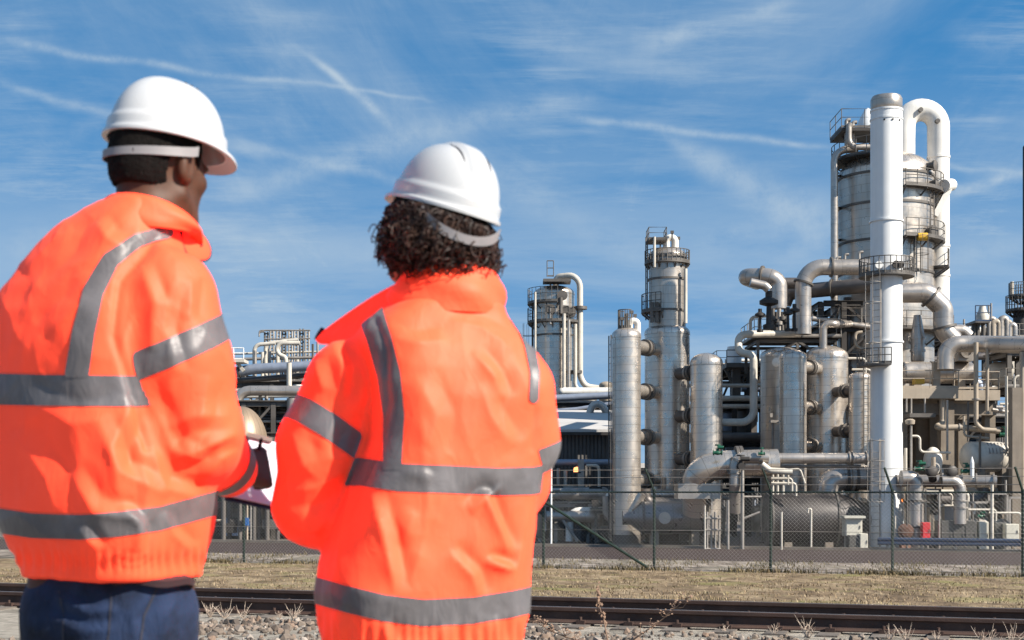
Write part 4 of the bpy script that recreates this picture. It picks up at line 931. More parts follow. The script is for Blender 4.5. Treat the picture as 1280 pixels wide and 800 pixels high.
for i, (x, y0, y1) in enumerate(((1139, 498, 519), (1156, 498, 516), (1133, 498, 515))):
    ppipe(['left', 'right', 'nearest to the stack'][i] + ' hanger rod between platform and cable tray', [(x, y0, YR), (x, y1, YR)], 2.4, YR, mat=GALV, n=8, name='hanger_rod', cat='rod')
lp = root_at('lamp_post', 'slim lamp post with amber lamp head right beside the white stack', 'lamp post', 1139, YR - 2.4)
m = MB(); m.cyl((lp.location.x, YR - 2.4, 0), (lp.location.x, YR - 2.4, zpx(531, YR - 2.4)), .05, 10); m.build('post', GALV, lp)
m = MB(); m.lathe([(.12, 0), (.2, .03), (.22, .2), (.12, .26), (.02, .27)], (lp.location.x - .05, YR - 2.4, zpx(531, YR - 2.4)), 16); m.build('lamp_head', BEIGE, lp)
# ovoid vessel and big tank below
q = px(1166, 577, YR + 1); rt = thing('ovoid_vessel', 'shiny egg shaped vessel end under the elevated platform', 'vessel', Vector((q.x, q.y, 0)))
m = MB(); rr = pm(24, YR) / 2; m.lathe([(rr * math.cos(t), rr * 1.55 * math.sin(t)) for t in np.linspace(-math.pi / 2, math.pi / 2, 20)], q, 30); m.build('shell', WHITER, rt)
m = MB(); m.box((q.x, q.y, (q.z - rr * 1.3) / 2), (.7, .7, q.z - rr * 1.3)); m.build('pedestal', CONC, rt, 0)
dd, a, b, r = drum('storage_tank', 'large pale lying tank with round end under the right end of the platform', 1200, 1262, 571, 38, YR - 1.2, cat='tank', mat=PALE, ends=.75, saddles=(.35, .85))
m = MB(); p = a.lerp(b, .55) + Vector((0, -r * .2, 0)); 
for k in range(7): m.beam(a.lerp(b, .5 + .07 * k) + Vector((0, -r * .5, r * .9)), a.lerp(b, .5 + .07 * k) + Vector((0, -r * 1.08, r * .2)), .05)
m.build('side_rungs', GALV, dd, 0)
m = MB(); m.cyl(px(1215, 597, 62), px(1215, 578, 62), .09, 10); m.lathe([(.09, 0), (.02, .25)], px(1215, 578, 62), 10); o = m.build('white_bottle', WHITE, None, at=px(1215, 597, 62)); tag(o, 'small white bottle shaped post before the large pale tank', 'post')
# manifold in front
YM = 62.3
ppipe('grey manifold pipe with flanges running right from the stack foot', [(1120, 601, YM + 1), (1137, 601, YM + 1), (1246, 602, YM)], 16, YM, mat=PIPE, flanges=(.22, .40, .47, .66, .80, .97))
ppipe('stout pipe that turns down from the manifold next to the stack foot', [(1126, 598, YM + .2), (1144, 598, YM + .2), (1144, 640, YM + .2), (1144, 684, YM + .2)], 21, YM, rad=[.6, .3], mat=PIPE, flanges=(.42, .75))
ppipe('second stout pipe that turns down from the manifold into the grey cabinet', [(1176, 601, YM - .3), (1200, 601, YM - .3), (1200, 655, YM - .3)], 15, YM, rad=[.55], mat=PIPE, flanges=(.60, .72))
for i, (x, s) in enumerate(((1166, 14), (1191, 14))):
    q = px(x, 589, YM - .5); m = MB(); m.lathe([(pm(s, YM) * .5, -.2), (pm(s, YM) * .5, 0), (pm(s, YM) * .42, .03), (.05, .05)], q, 24, (.2, -1, .1)); m.cyl(q + Vector((0, .2, 0)), px(x, 600, YM), .18, 12)
    o = m.build('blind_flange', DARK, None, at=q); tag(o, ['left', 'right'][i] + ' dark round blind flange standing on the manifold pipe', 'flange')
valve('gate_valve', 'green valve on the manifold left of the dark round flanges', px(1149, 586, YM - .1), .2, axis=(1, 0, 0))
valve('gate_valve', 'green valve on the manifold right of the dark round flanges', px(1207, 589, YM - .1), .2, axis=(1, 0, 0))
valve('gate_valve', 'small green valve low between the cabinets right of the manifold', px(1226, 645, YM + .4), .14, axis=(1, 0, 0))
valve('gate_valve', 'small dark valve low beside the stout downpipe', px(1168, 640, YM + .8), .25, mat=DARK, axis=(0, 1, 0))
cabinet('control_cabinet', 'dark grey two door cabinet under the second stout manifold pipe', 1176, 1221, 651, 688, YM - .3, 1.0, CABG, doors=3)
cabinet('control_cabinet', 'white cabinet with rain roof to the left of the stack foot', 1057, 1078, 648, 670, YM - .2, .7, CABW, roof=True)
cabinet('control_cabinet', 'low pale box cabinet on the ground right of the white roofed cabinet', 1075, 1085, 667, 690, YM - .6, .6, CABW)
cabinet('control_cabinet', 'dark low box beneath the white roofed cabinet', 1061, 1075, 669, 690, YM - .5, .5, CABG)
cabinet('control_cabinet', 'pale slim cabinet between the dark cabinet and the posts at right', 1224, 1236, 652, 690, YM - .3, .6, CABW)
cabinet('control_cabinet', 'pale square cabinet on legs at the far right by the fence end', 1257, 1274, 655, 675, YM - .4, .6, CABW)
cabinet('control_cabinet', 'dark cabinet behind the pale square one at the far right', 1243, 1258, 653, 690, YM, .6, CABG)
cabinet('hydrant_box', 'red fire box on a post right of the stack foot', 1153, 1163, 653, 674, YM - .6, .35, REDP, 'fire box')
m = MB(); q = px(1132, 664, YM - .4); m.lathe([(.34, -.1), (.34, .1), (.2, .12), (.2, .2), (.03, .21)], q, 22, (-.3, -1, 0)); m.box(q + Vector((0, .1, -.45)), (.4, .4, .6)); o = m.build('hose_reel', pmat('rusty_brown', (.17, .085, .055), .7, 0, .25, 3), None, at=q - Vector((0, 0, .7))); tag(o, 'rusty brown hose reel beside the white stack foot', 'hose reel')
br_ = thing('guard_rail', 'long blue crash barrier rail in front of the cabinets at right', 'barrier', tv(0, 61.9, 0))
def vcoord(x, v): k = (x - 640) / F; return v * (.947 * k - .3213) / (.947 + .3213 * k)
t0, t1 = vcoord(1097, 63.0), vcoord(1340, 63.0)
m = MB(); pr = [(0, -.16), (.05, -.12), (.05, -.05), (.0, 0), (.05, .05), (.05, .12), (0, .16), (-.02, .16), (-.02, -.16)]
m.grid([[tv(t, 63.0 - .06 - a_, .42 + b_) for a_, b_ in pr] for t in (t0, t1)], True); m.build('rail_beam', BLUEP, br_, 20)
for k in range(6): t = t0 + .4 + k * (t1 - t0 - .8) / 5; m = MB(); m.ibeam(tv(t, 63.05, 0), tv(t, 63.05, .55), .1, .1, .015); m.build('post', GALV, br_, 0)
# small pipes and posts in the right foreground
fr2 = thing('pipe_support_frame', 'galvanised goalpost frames holding small pipes behind the blue barrier', 'frame', px(1220, 690, YM + .5))
for x0, x1, y in ((1212, 1236, 628), (1236, 1259, 617), (1152, 1175, 612), (1262, 1278, 622)):
    for x in (x0, x1): m = MB(); m.beam(px(x, 690, YM + .6), px(x, y, YM + .6), .09); m.build('post', GALV, fr2, 0)
    m = MB(); m.beam(px(x0 - 1, y, YM + .6), px(x1 + 1, y, YM + .6), .09); m.build('crossbar', GALV, fr2, 0)
for i, (x0, x1, y) in enumerate(((1152, 1190, 617), (1176, 1206, 632), (1210, 1245, 637), (1236, 1276, 641))):
    ppipe(['uppermost', 'second', 'third', 'lowest'][i] + ' thin pale pipe strung across the goalpost frames at right', [(x0, y, YM + .3), (x1, y, YM + .3), (x1, y + 14, YM + .3)], 2.6, YM, rad=[.15], mat=PALE, n=8)
for i, (x, y0, w, mt) in enumerate(((1157, 612, 2.4, PALE), (1174, 615, 2.6, GALV), (1216, 616, 2.6, GALV), (1240, 605, 4, PALE), (1223, 630, 2, STEEL), (1134, 602, 2, STEEL), (1257, 600, 3, GALV))):
    standpipe(x, y0, 692, YM - .5 if i % 2 else YM + .9, ['thin pale upright tube between stout pipe and red box', 'galvanised upright tube left of the dark cabinet', 'galvanised upright tube right of the dark cabinet', 'thicker pale upright tube before the large pale tank', 'thin dark upright tube beside the pale slim cabinet', 'thin dark upright rod at the stout pipe by the stack', 'galvanised upright tube left of the pale square cabinet'][i], w, mat=mt)
# right edge: concrete column, tower with platform, thin far mast
m = MB(); m.box((xpx(1269, 63.5), 63.5, zpx(485, 63.5) / 2), (.42, .5, zpx(485, 63.5))); o = m.build('concrete_column', CONC, None, 0, at=(xpx(1268, 63.5), 63.5, 0)); tag(o, 'square concrete column at the right edge beside the large pale tank', 'column')
ts = frame('access_tower', 'steel access tower with pipes cut off by the right edge', [xpx(1264, 66.5), xpx(1300, 66.5)], [66.8, 69.5], [zpx(560, 66), zpx(487, 66), zpx(440, 66)], 66.5, 'steel tower', .2, STEEL, [(0, 1, zpx(487, 66), zpx(440, 66))], deck=[(zpx(487, 66), True), (zpx(440, 66), False)])
standpipe(1278, 440, 690, 63.6, 'tan vertical pipe at the right edge of the picture', 7, mat=BEIGE)
for i, (pts, w, mt) in enumerate((([(1258, 470), (1258, 560), (1272, 566), (1272, 640)], 3.5, PALE), ([(1262, 500), (1262, 610), (1280, 614)], 3, GALV), ([(1250, 505), (1268, 505), (1268, 470), (1282, 470)], 3, PALE), ([(1240, 512), (1290, 520)], 5, PIPE), ([(1236, 556), (1285, 552)], 4, STEEL), ([(1266, 585), (1266, 630), (1284, 636)], 4, PIPE), ([(1205, 520), (1205, 545), (1236, 548)], 3, BEIGE), ([(1140, 545), (1150, 545), (1150, 565), (1188, 566)], 3, PALE), ([(1184, 500), (1184, 575)], 3, GALV), ([(1210, 502), (1210, 552)], 2.5, STEEL), ([(1225, 545), (1225, 590)], 3, STEEL), ([(1132, 560), (1132, 590)], 4, PALE))):
    ppipe('small service pipe among those threaded under the elevated platform at right', [(a_, b_, YR - 1.9 + .37 * (i % 5)) for a_, b_ in pts], w, YR, rad=[.2] * (len(pts) - 2), mat=mt, n=8, group='service pipes under the platform')
def far_mast():
    Y = 96.0; rt = root_at('round_lookout_platform', 'dark round platform on a thin column at the right edge above the pipe racks', 'platform', 1276, Y)
    m = MB(); m.cyl((rt.location.x, Y, 0), (rt.location.x, Y, zpx(385, Y)), .5, 16); m.build('column', DARK, rt)
    ring_platform(rt, (rt.location.x, Y, zpx(390, Y)), .5, 1.0, 0, 360, DARK, 1.0); ring_platform(rt, (rt.location.x, Y, zpx(372, Y)), .2, .8, 0, 360, DARK, .9)
    m = MB(); m.cyl((xpx(1265, Y), Y, zpx(372, Y)), (xpx(1265, Y), Y, zpx(352, Y)), .12, 8); m.build('vent_pipe', PALE, rt)
far_mast()
q = px(1281, 0, 120); m = MB(); m.lathe([(.17, 0), (.17, zpx(184, 120)), (.1, zpx(182, 120))], (q.x, 120, 0), 14); o = m.build('mast', DARK, None, at=(q.x, 120, 0)); tag(o, 'very thin dark mast standing at the right edge against the sky', 'mast')

# ------------------------------------------------------------------ process units further back
def unit(name, label, xs_px, Y, dep, levels, seed, mat=STEEL, pipes=6, rails=True, cat='process unit', wcol=.25, tops=()):
    """open steel structure full of pipes: columns, beams, decks, pipes, small vessels"""
    q = random.Random(seed); xs = [xpx(x, Y) for x in xs_px]; zs = [zpx(y, Y) for y in levels]
    rt = frame(name, label, xs, [Y, Y + dep], zs, Y, cat, wcol, mat, [(i, i + 1, zs[0] if len(zs) < 2 else zs[-2], zs[-1]) for i in range(0, len(xs) - 1, 2)], deck=[(z, rails and k == len(zs) - 1) for k, z in enumerate(zs)])
    pal = [PALE, PIPE, GALV, PIPED, BEIGE, WHITER, PIPEB]
    for k in range(pipes):
        z = q.choice(zs) + q.uniform(.25, .9) * (1 if q.random() < .6 else -1); r = q.choice([.08, .1, .14, .2, .28]); yy = Y + q.uniform(-.8, dep * .6)
        x0 = q.uniform(xs[0], xs[-1] - 2); x1 = x0 + q.uniform(2, (xs[-1] - xs[0]) * .7)
        P = [(x0, yy, z), (min(x1, xs[-1] + .5), yy, z)]
        if q.random() < .6: P = [(x0, yy, z + q.uniform(-2.2, 1.6))] + P
        if q.random() < .6: P = P + [(P[-1][0], yy, z + q.uniform(-2.5, 1.2))]
        P = [Vector((a, b, max(c, .1))) for a, b, c in P]
        m = MB(); m.tube(fillet(P, r * 2.5, 5), r, 10); m.build('pipe', q.choice(pal), rt)
    for k in range(pipes // 2):
        x = q.uniform(xs[0], xs[-1]); zb = q.choice([0] + zs[:-1]) + .2; r = q.uniform(.25, .7); h = q.uniform(1, 2.2); yy = Y + q.uniform(0, dep * .8)
        m = MB(); m.lathe([(r * .3, zb - .2), (r * .3, zb)] + [(r * math.sin(t), zb + r * .4 * (1 - math.cos(t))) for t in (.5, 1, 1.57)] + [(r, zb + h)] + [(a, zb + h + c) for a, c in dome(r, r * .5, 5)], (x, yy, 0), 18); m.build('small_vessel', q.choice(pal), rt)
    for k in range(pipes // 2):
        x = q.uniform(xs[0], xs[-1]); zb = q.choice([0] + zs) + .2; yy = Y + q.uniform(-.4, dep * .5); m = MB(); w = q.uniform(.3, .8)
        m.box((x, yy, zb + w * .6), (w, w * .8, w * 1.2)); m.cyl((x + w * .5, yy, zb + w * .5), (x + w * 1.4, yy, zb + w * .5), w * .3, 12); m.build('pump', q.choice([GREENP, STEEL, BLUEP, CABG, DARK]), rt, 30)
    for (x, y) in tops:
        m = MB(); zt = zpx(y, Y); m.cyl((xpx(x, Y), Y + .5, zs[-1]), (xpx(x, Y), Y + .5, zt), .07, 8); m.build('vent_pipe', GALV, rt)
    return rt
YW = 92.0
unit('pipe_rack_unit', 'distant pipe rack with railings behind the grey header at the right', [1128, 1160, 1195, 1230, 1262, 1290], YW, 7, (590, 540, 480, 425), 3, DARK, 16, tops=((1222, 405), (1239, 380), (1257, 395), (1208, 398)))
def far_kit():
    Y = YW - 1; rt = thing('rooftop_equipment', 'railed deck with pale cone and valve gear on the distant rack, by the right edge', 'equipment', px(1232, 425, Y))
    m = MB(); m.box(px(1222, 404, Y), (pm(18, Y), 2, .15)); o = m.build('deck', STEEL, rt, 0)
    b = MB(); z = zpx(404, Y); railing(b, [Vector((xpx(1213, Y), Y - 1, z)), Vector((xpx(1232, Y), Y - 1, z))], 1.0, .8, .035); b.build('railing', BLUEP, o)
    m = MB(); m.lathe([(.35, zpx(404, Y)), (.42, zpx(395, Y)), (.25, zpx(388, Y)), (.2, zpx(383, Y)), (.02, zpx(382, Y))], (xpx(1228, Y), Y, 0), 16); m.build('cone', PALE, rt)
    for x, y0, y1 in ((1217, 425, 404), (1222, 425, 404), (1229, 425, 404)): m = MB(); m.cyl(px(x, y0, Y), px(x, y1, Y), .14, 10); m.build('leg', STEEL, rt)
    for k in range(6):
        x = 1236 + k * 5; m = MB(); m.tube(fillet([px(x, 428, Y), px(x, 398 + (k % 3) * 4, Y), px(x + 7, 398 + (k % 3) * 4, Y), px(x + 7, 420, Y)], .5), .16 + .05 * (k % 2), 10); m.build('bent_pipe', [GALV, BEIGE, PIPE][k % 3], rt)
    m = MB(); m.cyl(px(1239, 426, Y), px(1239, 379, Y), .06, 6); m.build('rod', GALV, rt)
far_kit()
ppipe('fat grey pipe far behind crossing under the distant rack deck', [(1100, 455, 88), (1300, 440, 88)], 9, 88, mat=PIPED)
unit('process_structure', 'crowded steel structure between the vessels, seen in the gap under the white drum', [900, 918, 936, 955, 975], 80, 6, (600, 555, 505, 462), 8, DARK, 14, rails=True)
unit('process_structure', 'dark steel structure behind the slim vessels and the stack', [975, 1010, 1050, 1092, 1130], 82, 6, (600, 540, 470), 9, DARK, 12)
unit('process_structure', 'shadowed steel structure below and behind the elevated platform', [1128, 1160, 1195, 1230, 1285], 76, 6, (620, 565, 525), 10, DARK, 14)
for i, (y, w, mt) in enumerate(((482, 5, PALE), (498, 7, PALE), (508, 6, PALE), (547, 13, PIPED))):
    ppipe(['topmost pale', 'thickest pale', 'third pale', 'brown lowest'][i] + ' far pipe seen through the gap right of the small domed vessel', [(860, y, 77), (958, y, 77)], w, 77, mat=mt)
wt = root_at('elevated_drum', 'small white drum standing on a high bracket deck between the vessels', 'drum', 919, 78, None, zpx(458, 78))
m = MB(); r_ = pm(18, 78) / 2; m.lathe([(r_, zpx(457, 78)), (r_, zpx(435, 78)), (r_ * .96, zpx(433.5, 78)), (.02, zpx(433, 78))], (xpx(918, 78), 78, 0), 24); m.build('shell', WHITE, wt)
m = MB(); m.box(px(922, 459, 78), (pm(36, 78), 2.4, .2)); m.beam(px(920, 459, 78), px(920, 500, 78), .45); m.beam(px(906, 460, 78), px(919, 485, 78), .15); m.beam(px(938, 460, 78), px(922, 485, 78), .15); o = m.build('bracket_deck', STEEL, wt, 0)
b = MB(); z = zpx(458, 78); railing(b, [Vector((xpx(905, 78), 77, z)), Vector((xpx(940, 78), 77, z))], .8, .8, .03); b.build('railing', STEEL, o)

# twin column tower far left of the vessels, with its loop pipe
def far_tower():
    Y = 100.0; x, w = 693, 50
    rt, c, r, zt, zs = vessel('distillation_column', 'distant steel column with ringed platforms and hooked overhead pipe beside the woman', 'column', x, w, 357, Y, .4, 0, CLAD, HEADM, (420,), n=40)
    ring_platform(rt, (c.x, c.y, zpx(405, Y)), r, r + .5, 0, 360, STEEL, 1.0)
    ring_platform(rt, (c.x, c.y, zpx(381, Y)), r, r + .5, 150, 275, STEEL, 1.0)
    m = MB(); m.box(px(696, 352, Y - 1.2), (pm(34, Y), 1.5, .2)); m.beam(px(688, 352, Y - 1), px(688, 385, Y - 1), .12); o = m.build('top_deck', STEEL, rt, 0)
    b = MB(); z = zpx(351, Y); railing(b, [Vector((xpx(683, Y), Y - 1.9, z)), Vector((xpx(691, Y), Y - 1.9, z))], 1.1, .5, .035); b.build('railing', STEEL, o)
    m = MB(); m.tube(fillet([px(695, 358, Y), px(695, 346, Y), px(725, 343, Y - .8), px(725, 470, Y - .8), px(731, 483, Y - .8), px(770, 488, Y - .8)], [.8, .95, 1.0, .8]), pm(7.5, Y) / 2, 16); m.build('overhead_hook_pipe', PALE, rt)
    m = MB(); m.tube(fillet([px(719, 405, Y - 1.4), px(719, 482, Y - 1.4), px(724, 488, Y - 1.4), px(770, 490, Y - 1.4)], [.6, .5]), pm(4.5, Y) / 2, 12); m.build('side_pipe', PALE, rt)
    for xx, y0, y1, wd, mt in ((705, 392, 490, 4.5, PALE), (711, 400, 490, 4, CLAD2), (688, 385, 405, 3, GALV), (669, 365, 520, 3, PALE), (701, 372, 392, 5, STEEL)): m = MB(); m.cyl(px(xx, y1, Y - r - .35), px(xx, y0, Y - r - .35), pm(wd, Y) / 2, 10); m.build('riser_pipe', mt, rt)
    a = 190; ladder(rt, c + Vector((math.cos(R(a)), math.sin(R(a)), 0)) * (r + .15) + Vector((0, 0, zpx(520, Y))), zpx(405, Y) - zpx(520, Y), a, True, STEEL)
    ladder(rt, c + Vector((math.cos(R(a)), math.sin(R(a)), 0)) * (r + .15) + Vector((0, 0, zpx(404, Y))), zpx(381, Y) - zpx(404, Y), a, False, STEEL)
    for xx, yy in ((702, 373), (706, 392), (687, 390), (713, 393)): m = MB(); m.lathe([(.25, -.2), (.25, .25), (.36, .25), (.36, .4), (.02, .42)], Vector((xpx(xx, Y), Y - math.sqrt(max(r * r - (xpx(xx, Y) - c.x) ** 2, .01)), zpx(yy, Y))), 14, (0, -1, 0)); m.build('manway', STEEL, rt)
    for xx in (716, 726): f = flange_mb(px(725 if xx > 720 else 719, 385 if xx > 720 else 465, Y - .8), (0, 0, 1), .5, .2); f.build('pipe_ring', STEEL, rt)
far_tower()
ppipe('dark blue grey pipe running from behind the woman to the first vessel', [(650, 500, 90), (770, 494, 90)], 9, 90, mat=PIPEB)
ppipe('thinner blue grey pipe below the dark one above the shed roof', [(650, 516, 86), (720, 511, 86), (770, 503, 86)], 4, 86, mat=PIPEB)
ppipe('grey arched elbow pipe peeking over the shed roof', [(736, 519, 84), (741, 505, 84), (752, 505, 84), (760, 519, 84)], 9, 84, rad=[.5, .5], mat=PIPE)
unit('process_structure', 'distant low steel deck at the foot of the far column, above the shed roof', [655, 680, 705, 735, 765], 94, 5, (560, 522, 507), 14, DARK, 10)
# shed and its dark undercroft
def shed():
    Y0, Y1 = 74.0, 86.0; rt = thing('shed', 'dark grey ribbed shed with light grey pitched roof between the woman and the vessels', 'shed', Vector((xpx(730, Y0), (Y0 + Y1) / 2, 0)))
    xa, xb, xc = xpx(665, Y0), xpx(690, Y0), xpx(790, Y0); ze = zpx(541, Y0); zr = zpx(519, Y1) + .15
    m = MB(); m.box(((xa + xc) / 2, (Y0 + Y1) / 2, (ze + 2.2) / 2 + .02), (xc - xa - .3, Y1 - Y0 - .3, ze - 2.2)); m.build('wall', SIDING, rt, 0)
    m = MB(); rx = xpx(697, Y1)
    A = [Vector((xa - .3, Y0 - .4, ze)), Vector((xc + .3, Y0 - .4, ze)), Vector((xc + .3, Y1, zr)), Vector((rx, Y1, zr))]
    B = [p + Vector((0, 0, .16)) for p in A]
    m.poly(A[::-1]); m.poly(B)
    for i in range(4): j = (i + 1) % 4; m.poly([A[i], A[j], B[j], B[i]])
    m.build('roof', ROOFM, rt, 0)
    m = MB(); m.beam((xa, Y0 - .45, ze - .06), (xc, Y0 - .45, ze - .06), .14, .16); m.build('gutter', DARK, rt, 0)
    for x in (668, 700, 745, 780):
        for y in (Y0 + .4, Y1 - .6): m = MB(); m.box((xpx(x, Y0), y, 1.2), (.4, .4, 2.4)); m.build('column', CONC if x > 690 else STEEL, rt, 0)
    m = MB(); m.box((xpx(725, Y0), Y0 + 7, 1.2), (xc - xa, .2, 2.4)); m.build('rear_wall', CABG, rt, 0)
    return rt
shed()
ppipe('blue grey pipe running across the front of the shed', [(655, 578, 72.4), (775, 578, 72.4)], 8, 72.4, mat=PIPEB)
m = MB(); Yp = 71.5
for x in (726, ): m.beam((xpx(x, Yp), Yp, 0), (xpx(x, Yp), Yp, zpx(575, Yp)), .3)
o = m.build('pipe_post', GALV, None, 0, at=(xpx(726, Yp), Yp, 0)); tag(o, 'grey steel post in front of the shed with an amber lamp on it', 'post')
LAMP = bpy.data.materials.new('amber_lamp'); LAMP.use_nodes = True; LAMP.node_tree.nodes['Principled BSDF'].inputs['Base Color'].default_value = (.9, .35, .12, 1); LAMP.node_tree.nodes['Principled BSDF'].inputs['Emission Color'].default_value = (1, .35, .12, 1); LAMP.node_tree.nodes['Principled BSDF'].inputs['Emission Strength'].default_value = 1.5
al = thing('warning_lamp', 'small lit amber lamp fixed to the post before the shed', 'lamp', px(721, 590, Yp)); m = MB(); m.lathe([(.16, 0), (.17, .1), (.14, .22), (.02, .26)], px(721, 590, Yp), 14); m.build('lens', LAMP, al); m = MB(); m.box(px(721, 590.8, Yp), (.4, .3, .06)); m.build('bracket', STEEL, al, 0)
ppipe('grey goose neck pipe standing before the shed right of the amber lamp', [(733, 582, 71), (748, 582, 71), (749, 590, 71), (749, 684, 71)], 4, 71, rad=[.35, .2], mat=PALE, n=10)
lp = root_at('lamp_post', 'slim white lamp post right beside the sleeve of the woman', 'lamp post', 689, 68.2)
m = MB(); m.cyl((lp.location.x, 68.2, 0), (lp.location.x, 68.2, zpx(543, 68.2)), .05, 10); m.build('post', WHITE, lp); m = MB(); m.lathe([(.07, 0), (.2, .05), (.2, .14), (.05, .17)], (lp.location.x - .02, 68.2, zpx(543.5, 68.2)), 14); m.build('lamp_head', WHITE, lp)
unit('pump_station', 'dark pump skid and piping in the shade under the shed', [660, 695, 735, 775], 70.5, 2.4, (632,), 21, GALV, 12, rails=False, cat='pump station', wcol=.14)
m = MB(); m.beam(px(694, 636, 69.6), px(722, 676, 69.6), .14); o = m.build('brace_bar', GALV, None, 0, at=px(708, 656, 69.6)); tag(o, 'grey bar slanting down in the dark under the shed', 'bar')
unit('pump_station', 'blue and grey pumps in the shade at the foot of the slim vessels', [745, 800, 850, 900], 68.6, 2.5, (640,), 22, STEEL, 12, rails=False, cat='pump station', wcol=.12)
unit('pump_station', 'dark piping in the shade at the foot of the stack and the right cabinets', [1130, 1165, 1205, 1250], 64.6, 2.4, (632,), 23, STEEL, 14, rails=False, cat='pump station', wcol=.12)

# ------------------------------------------------------------------ unit seen between the two people
Y5 = 96.0
unit('process_unit', 'distant process unit with decks and pale hooped pipes seen between the two people', [230, 265, 300, 340, 380, 425], Y5, 8, (610, 560, 520, 480), 31, STEEL, 40)
for i, (x, y) in enumerate(((318, 431), (332, 429), (347, 427))):
    ppipe(['left', 'middle', 'right'][i] + ' pale hooped pipe on top of the process unit between the people', [(x, 470, Y5 - 1 + i * .6), (x, y, Y5 - 1 + i * .6), (x + 26, y - 2, Y5 - 1 + i * .6)], 5, Y5, rad=[.45], mat=PALE, n=12)
ppipe('pale S shaped pipe curling on the process unit, between the people', [(375, 429, Y5 - 2), (350, 429, Y5 - 2), (345, 437, Y5 - 2), (350, 444, Y5 - 2), (357, 446, Y5 - 2), (358, 460, Y5 - 2)], 5.5, Y5, rad=[.4, .4, .4, .3], mat=PALE, n=14)
ppipe('fat dark blue grey pipe crossing between the two people', [(240, 474, Y5 - 4), (320, 461, Y5 - 4), (440, 455, Y5 - 4)], 13, Y5 - 4, rad=[4], mat=PIPEB, flanges=(.3, .62))
ppipe('dark thinner pipe just below the fat one between the people', [(270, 478, Y5 - 3.2), (420, 466, Y5 - 3.2)], 7, Y5 - 4, mat=PIPED)
lf = thing('ladder_rack', 'cluster of tall galvanised ladder frames on top of the process unit between the people', 'rack', px(360, 470, Y5 + 1))
for i, x in enumerate((331, 338, 346, 353, 361, 368, 375, 382)):
    m = MB(); h = (415, 413, 414, 412, 412, 414, 411, 414)[i]
    for k in (0, 4): m.cyl(px(x + k, 468, Y5 + 1 + (i % 3)), px(x + k, h, Y5 + 1 + (i % 3)), .07, 6)
    for k in range(8): m.cyl(px(x, h + 2 + k * 4, Y5 + 1 + (i % 3)), px(x + 4, h + 2 + k * 4, Y5 + 1 + (i % 3)), .05, 5)
    m.build('ladder_frame', GALV if i % 3 else STEEL, lf, 0)
m = MB()
for k in range(3): m.tube(fillet([px(330, 413 + k, Y5 + .6), px(330 - 6, 413 + k, Y5 + .6), px(324, 421, Y5 + .6)], .3), .05, 6)
m.tube([px(330, 413, Y5 + .8), px(388, 413, Y5 + .8)], .06, 6); m.tube([px(330, 424, Y5 + .8), px(388, 423, Y5 + .8)], .05, 6); m.build('top_rail', GALV, lf)
for i, (x, y0, y1, w) in enumerate(((319, 438, 470, 4), (328, 440, 470, 4), (337, 436, 470, 4), (391, 430, 470, 3), (397, 428, 470, 3))):
    standp = ppipe(['first', 'second', 'third', 'fourth', 'fifth'][i] + ' upright pipe from the left standing above the fat pipe between the people', [(x, y1, Y5 - 1.5), (x, y0, Y5 - 1.5)], w, Y5, mat=[GALV, PALE, GALV, STEEL, GALV][i], n=10)
wk = thing('stair_platform', 'pale railed stair platform beside the sleeve of the man', 'platform', px(295, 462, Y5 - 5))
m = MB(); m.box(px(292, 452, Y5 - 5), (pm(30, Y5), 1.6, .2)); m.beam(px(296, 453, Y5 - 5), px(305, 464, Y5 - 5), .2); o = m.build('deck', PALE, wk, 0)
b = MB(); z = zpx(451, Y5 - 5); railing(b, [Vector((xpx(270, Y5 - 5), Y5 - 5.7, z)), Vector((xpx(307, Y5 - 5), Y5 - 5.7, z))], .75, .6, .04); b.build('railing', WHITE, o)
dk = thing('service_deck', 'pale service deck with railing below the fat pipe, beside the sleeve of the man', 'platform', px(310, 510, Y5 - 6))
m = MB(); m.box(px(305, 507, Y5 - 6), (pm(50, Y5), 2, .45)); o = m.build('deck', PALE, dk, 0)
b = MB(); z = zpx(503, Y5 - 6); railing(b, [Vector((xpx(280, Y5 - 6), Y5 - 7, z)), Vector((xpx(328, Y5 - 6), Y5 - 7, z))], .7, .6, .045); b.build('railing', PALE, o)
for x in (284, 326): m = MB(); m.beam((xpx(x, Y5 - 6), Y5 - 6, 0), (xpx(x, Y5 - 6), Y5 - 6, zpx(510, Y5 - 6)), .25); m.build('column', STEEL, dk, 0)
YK = 73.2; sp = root_at('domed_tank', 'tan domed tank with vertical seams beside the sleeve of the man, above the clipboard', 'tank', 302, YK)
m = MB(); r_ = pm(66, YK) / 2; zt_ = zpx(508, YK); zb_ = zpx(590, YK)
m.lathe([(.1, zb_ - r_ * .3), (r_ * .6, zb_ - r_ * .2), (r_, zb_), (r_, zpx(560, YK))] + [(a, zpx(560, YK) + b) for a, b in dome(r_, zt_ - zpx(560, YK), 12)], (sp.location.x, YK, 0), 48); m.build('shell', pmat('tan_tank', (.26, .19, .13), .5, .3, .1, .6, gores=True, streak=.3), sp)
for k in range(4): m = MB(); a_ = R(45 + 90 * k); m.cyl((sp.location.x + r_ * .8 * math.cos(a_), YK + r_ * .8 * math.sin(a_), 0), (sp.location.x + r_ * .8 * math.cos(a_), YK + r_ * .8 * math.sin(a_), zb_ - .05), .12, 10); m.build('leg', STEEL, sp)
unit('pipe_rack_unit', 'dark pipe rack with upright columns behind the clipboard', [215, 262, 305, 342, 385, 425, 470], 75.5, 5, (632, 590, 545, 505), 33, STEEL, 44, rails=False)
m = MB(); m.box((xpx(320, 82), 82, 2.2), (16, .3, 4.4)); o = m.build('panel_wall', CABG, None, 0, at=(xpx(320, 82), 82, 0)); tag(o, 'dark panel wall in the shade behind the pipe rack between the people', 'wall')
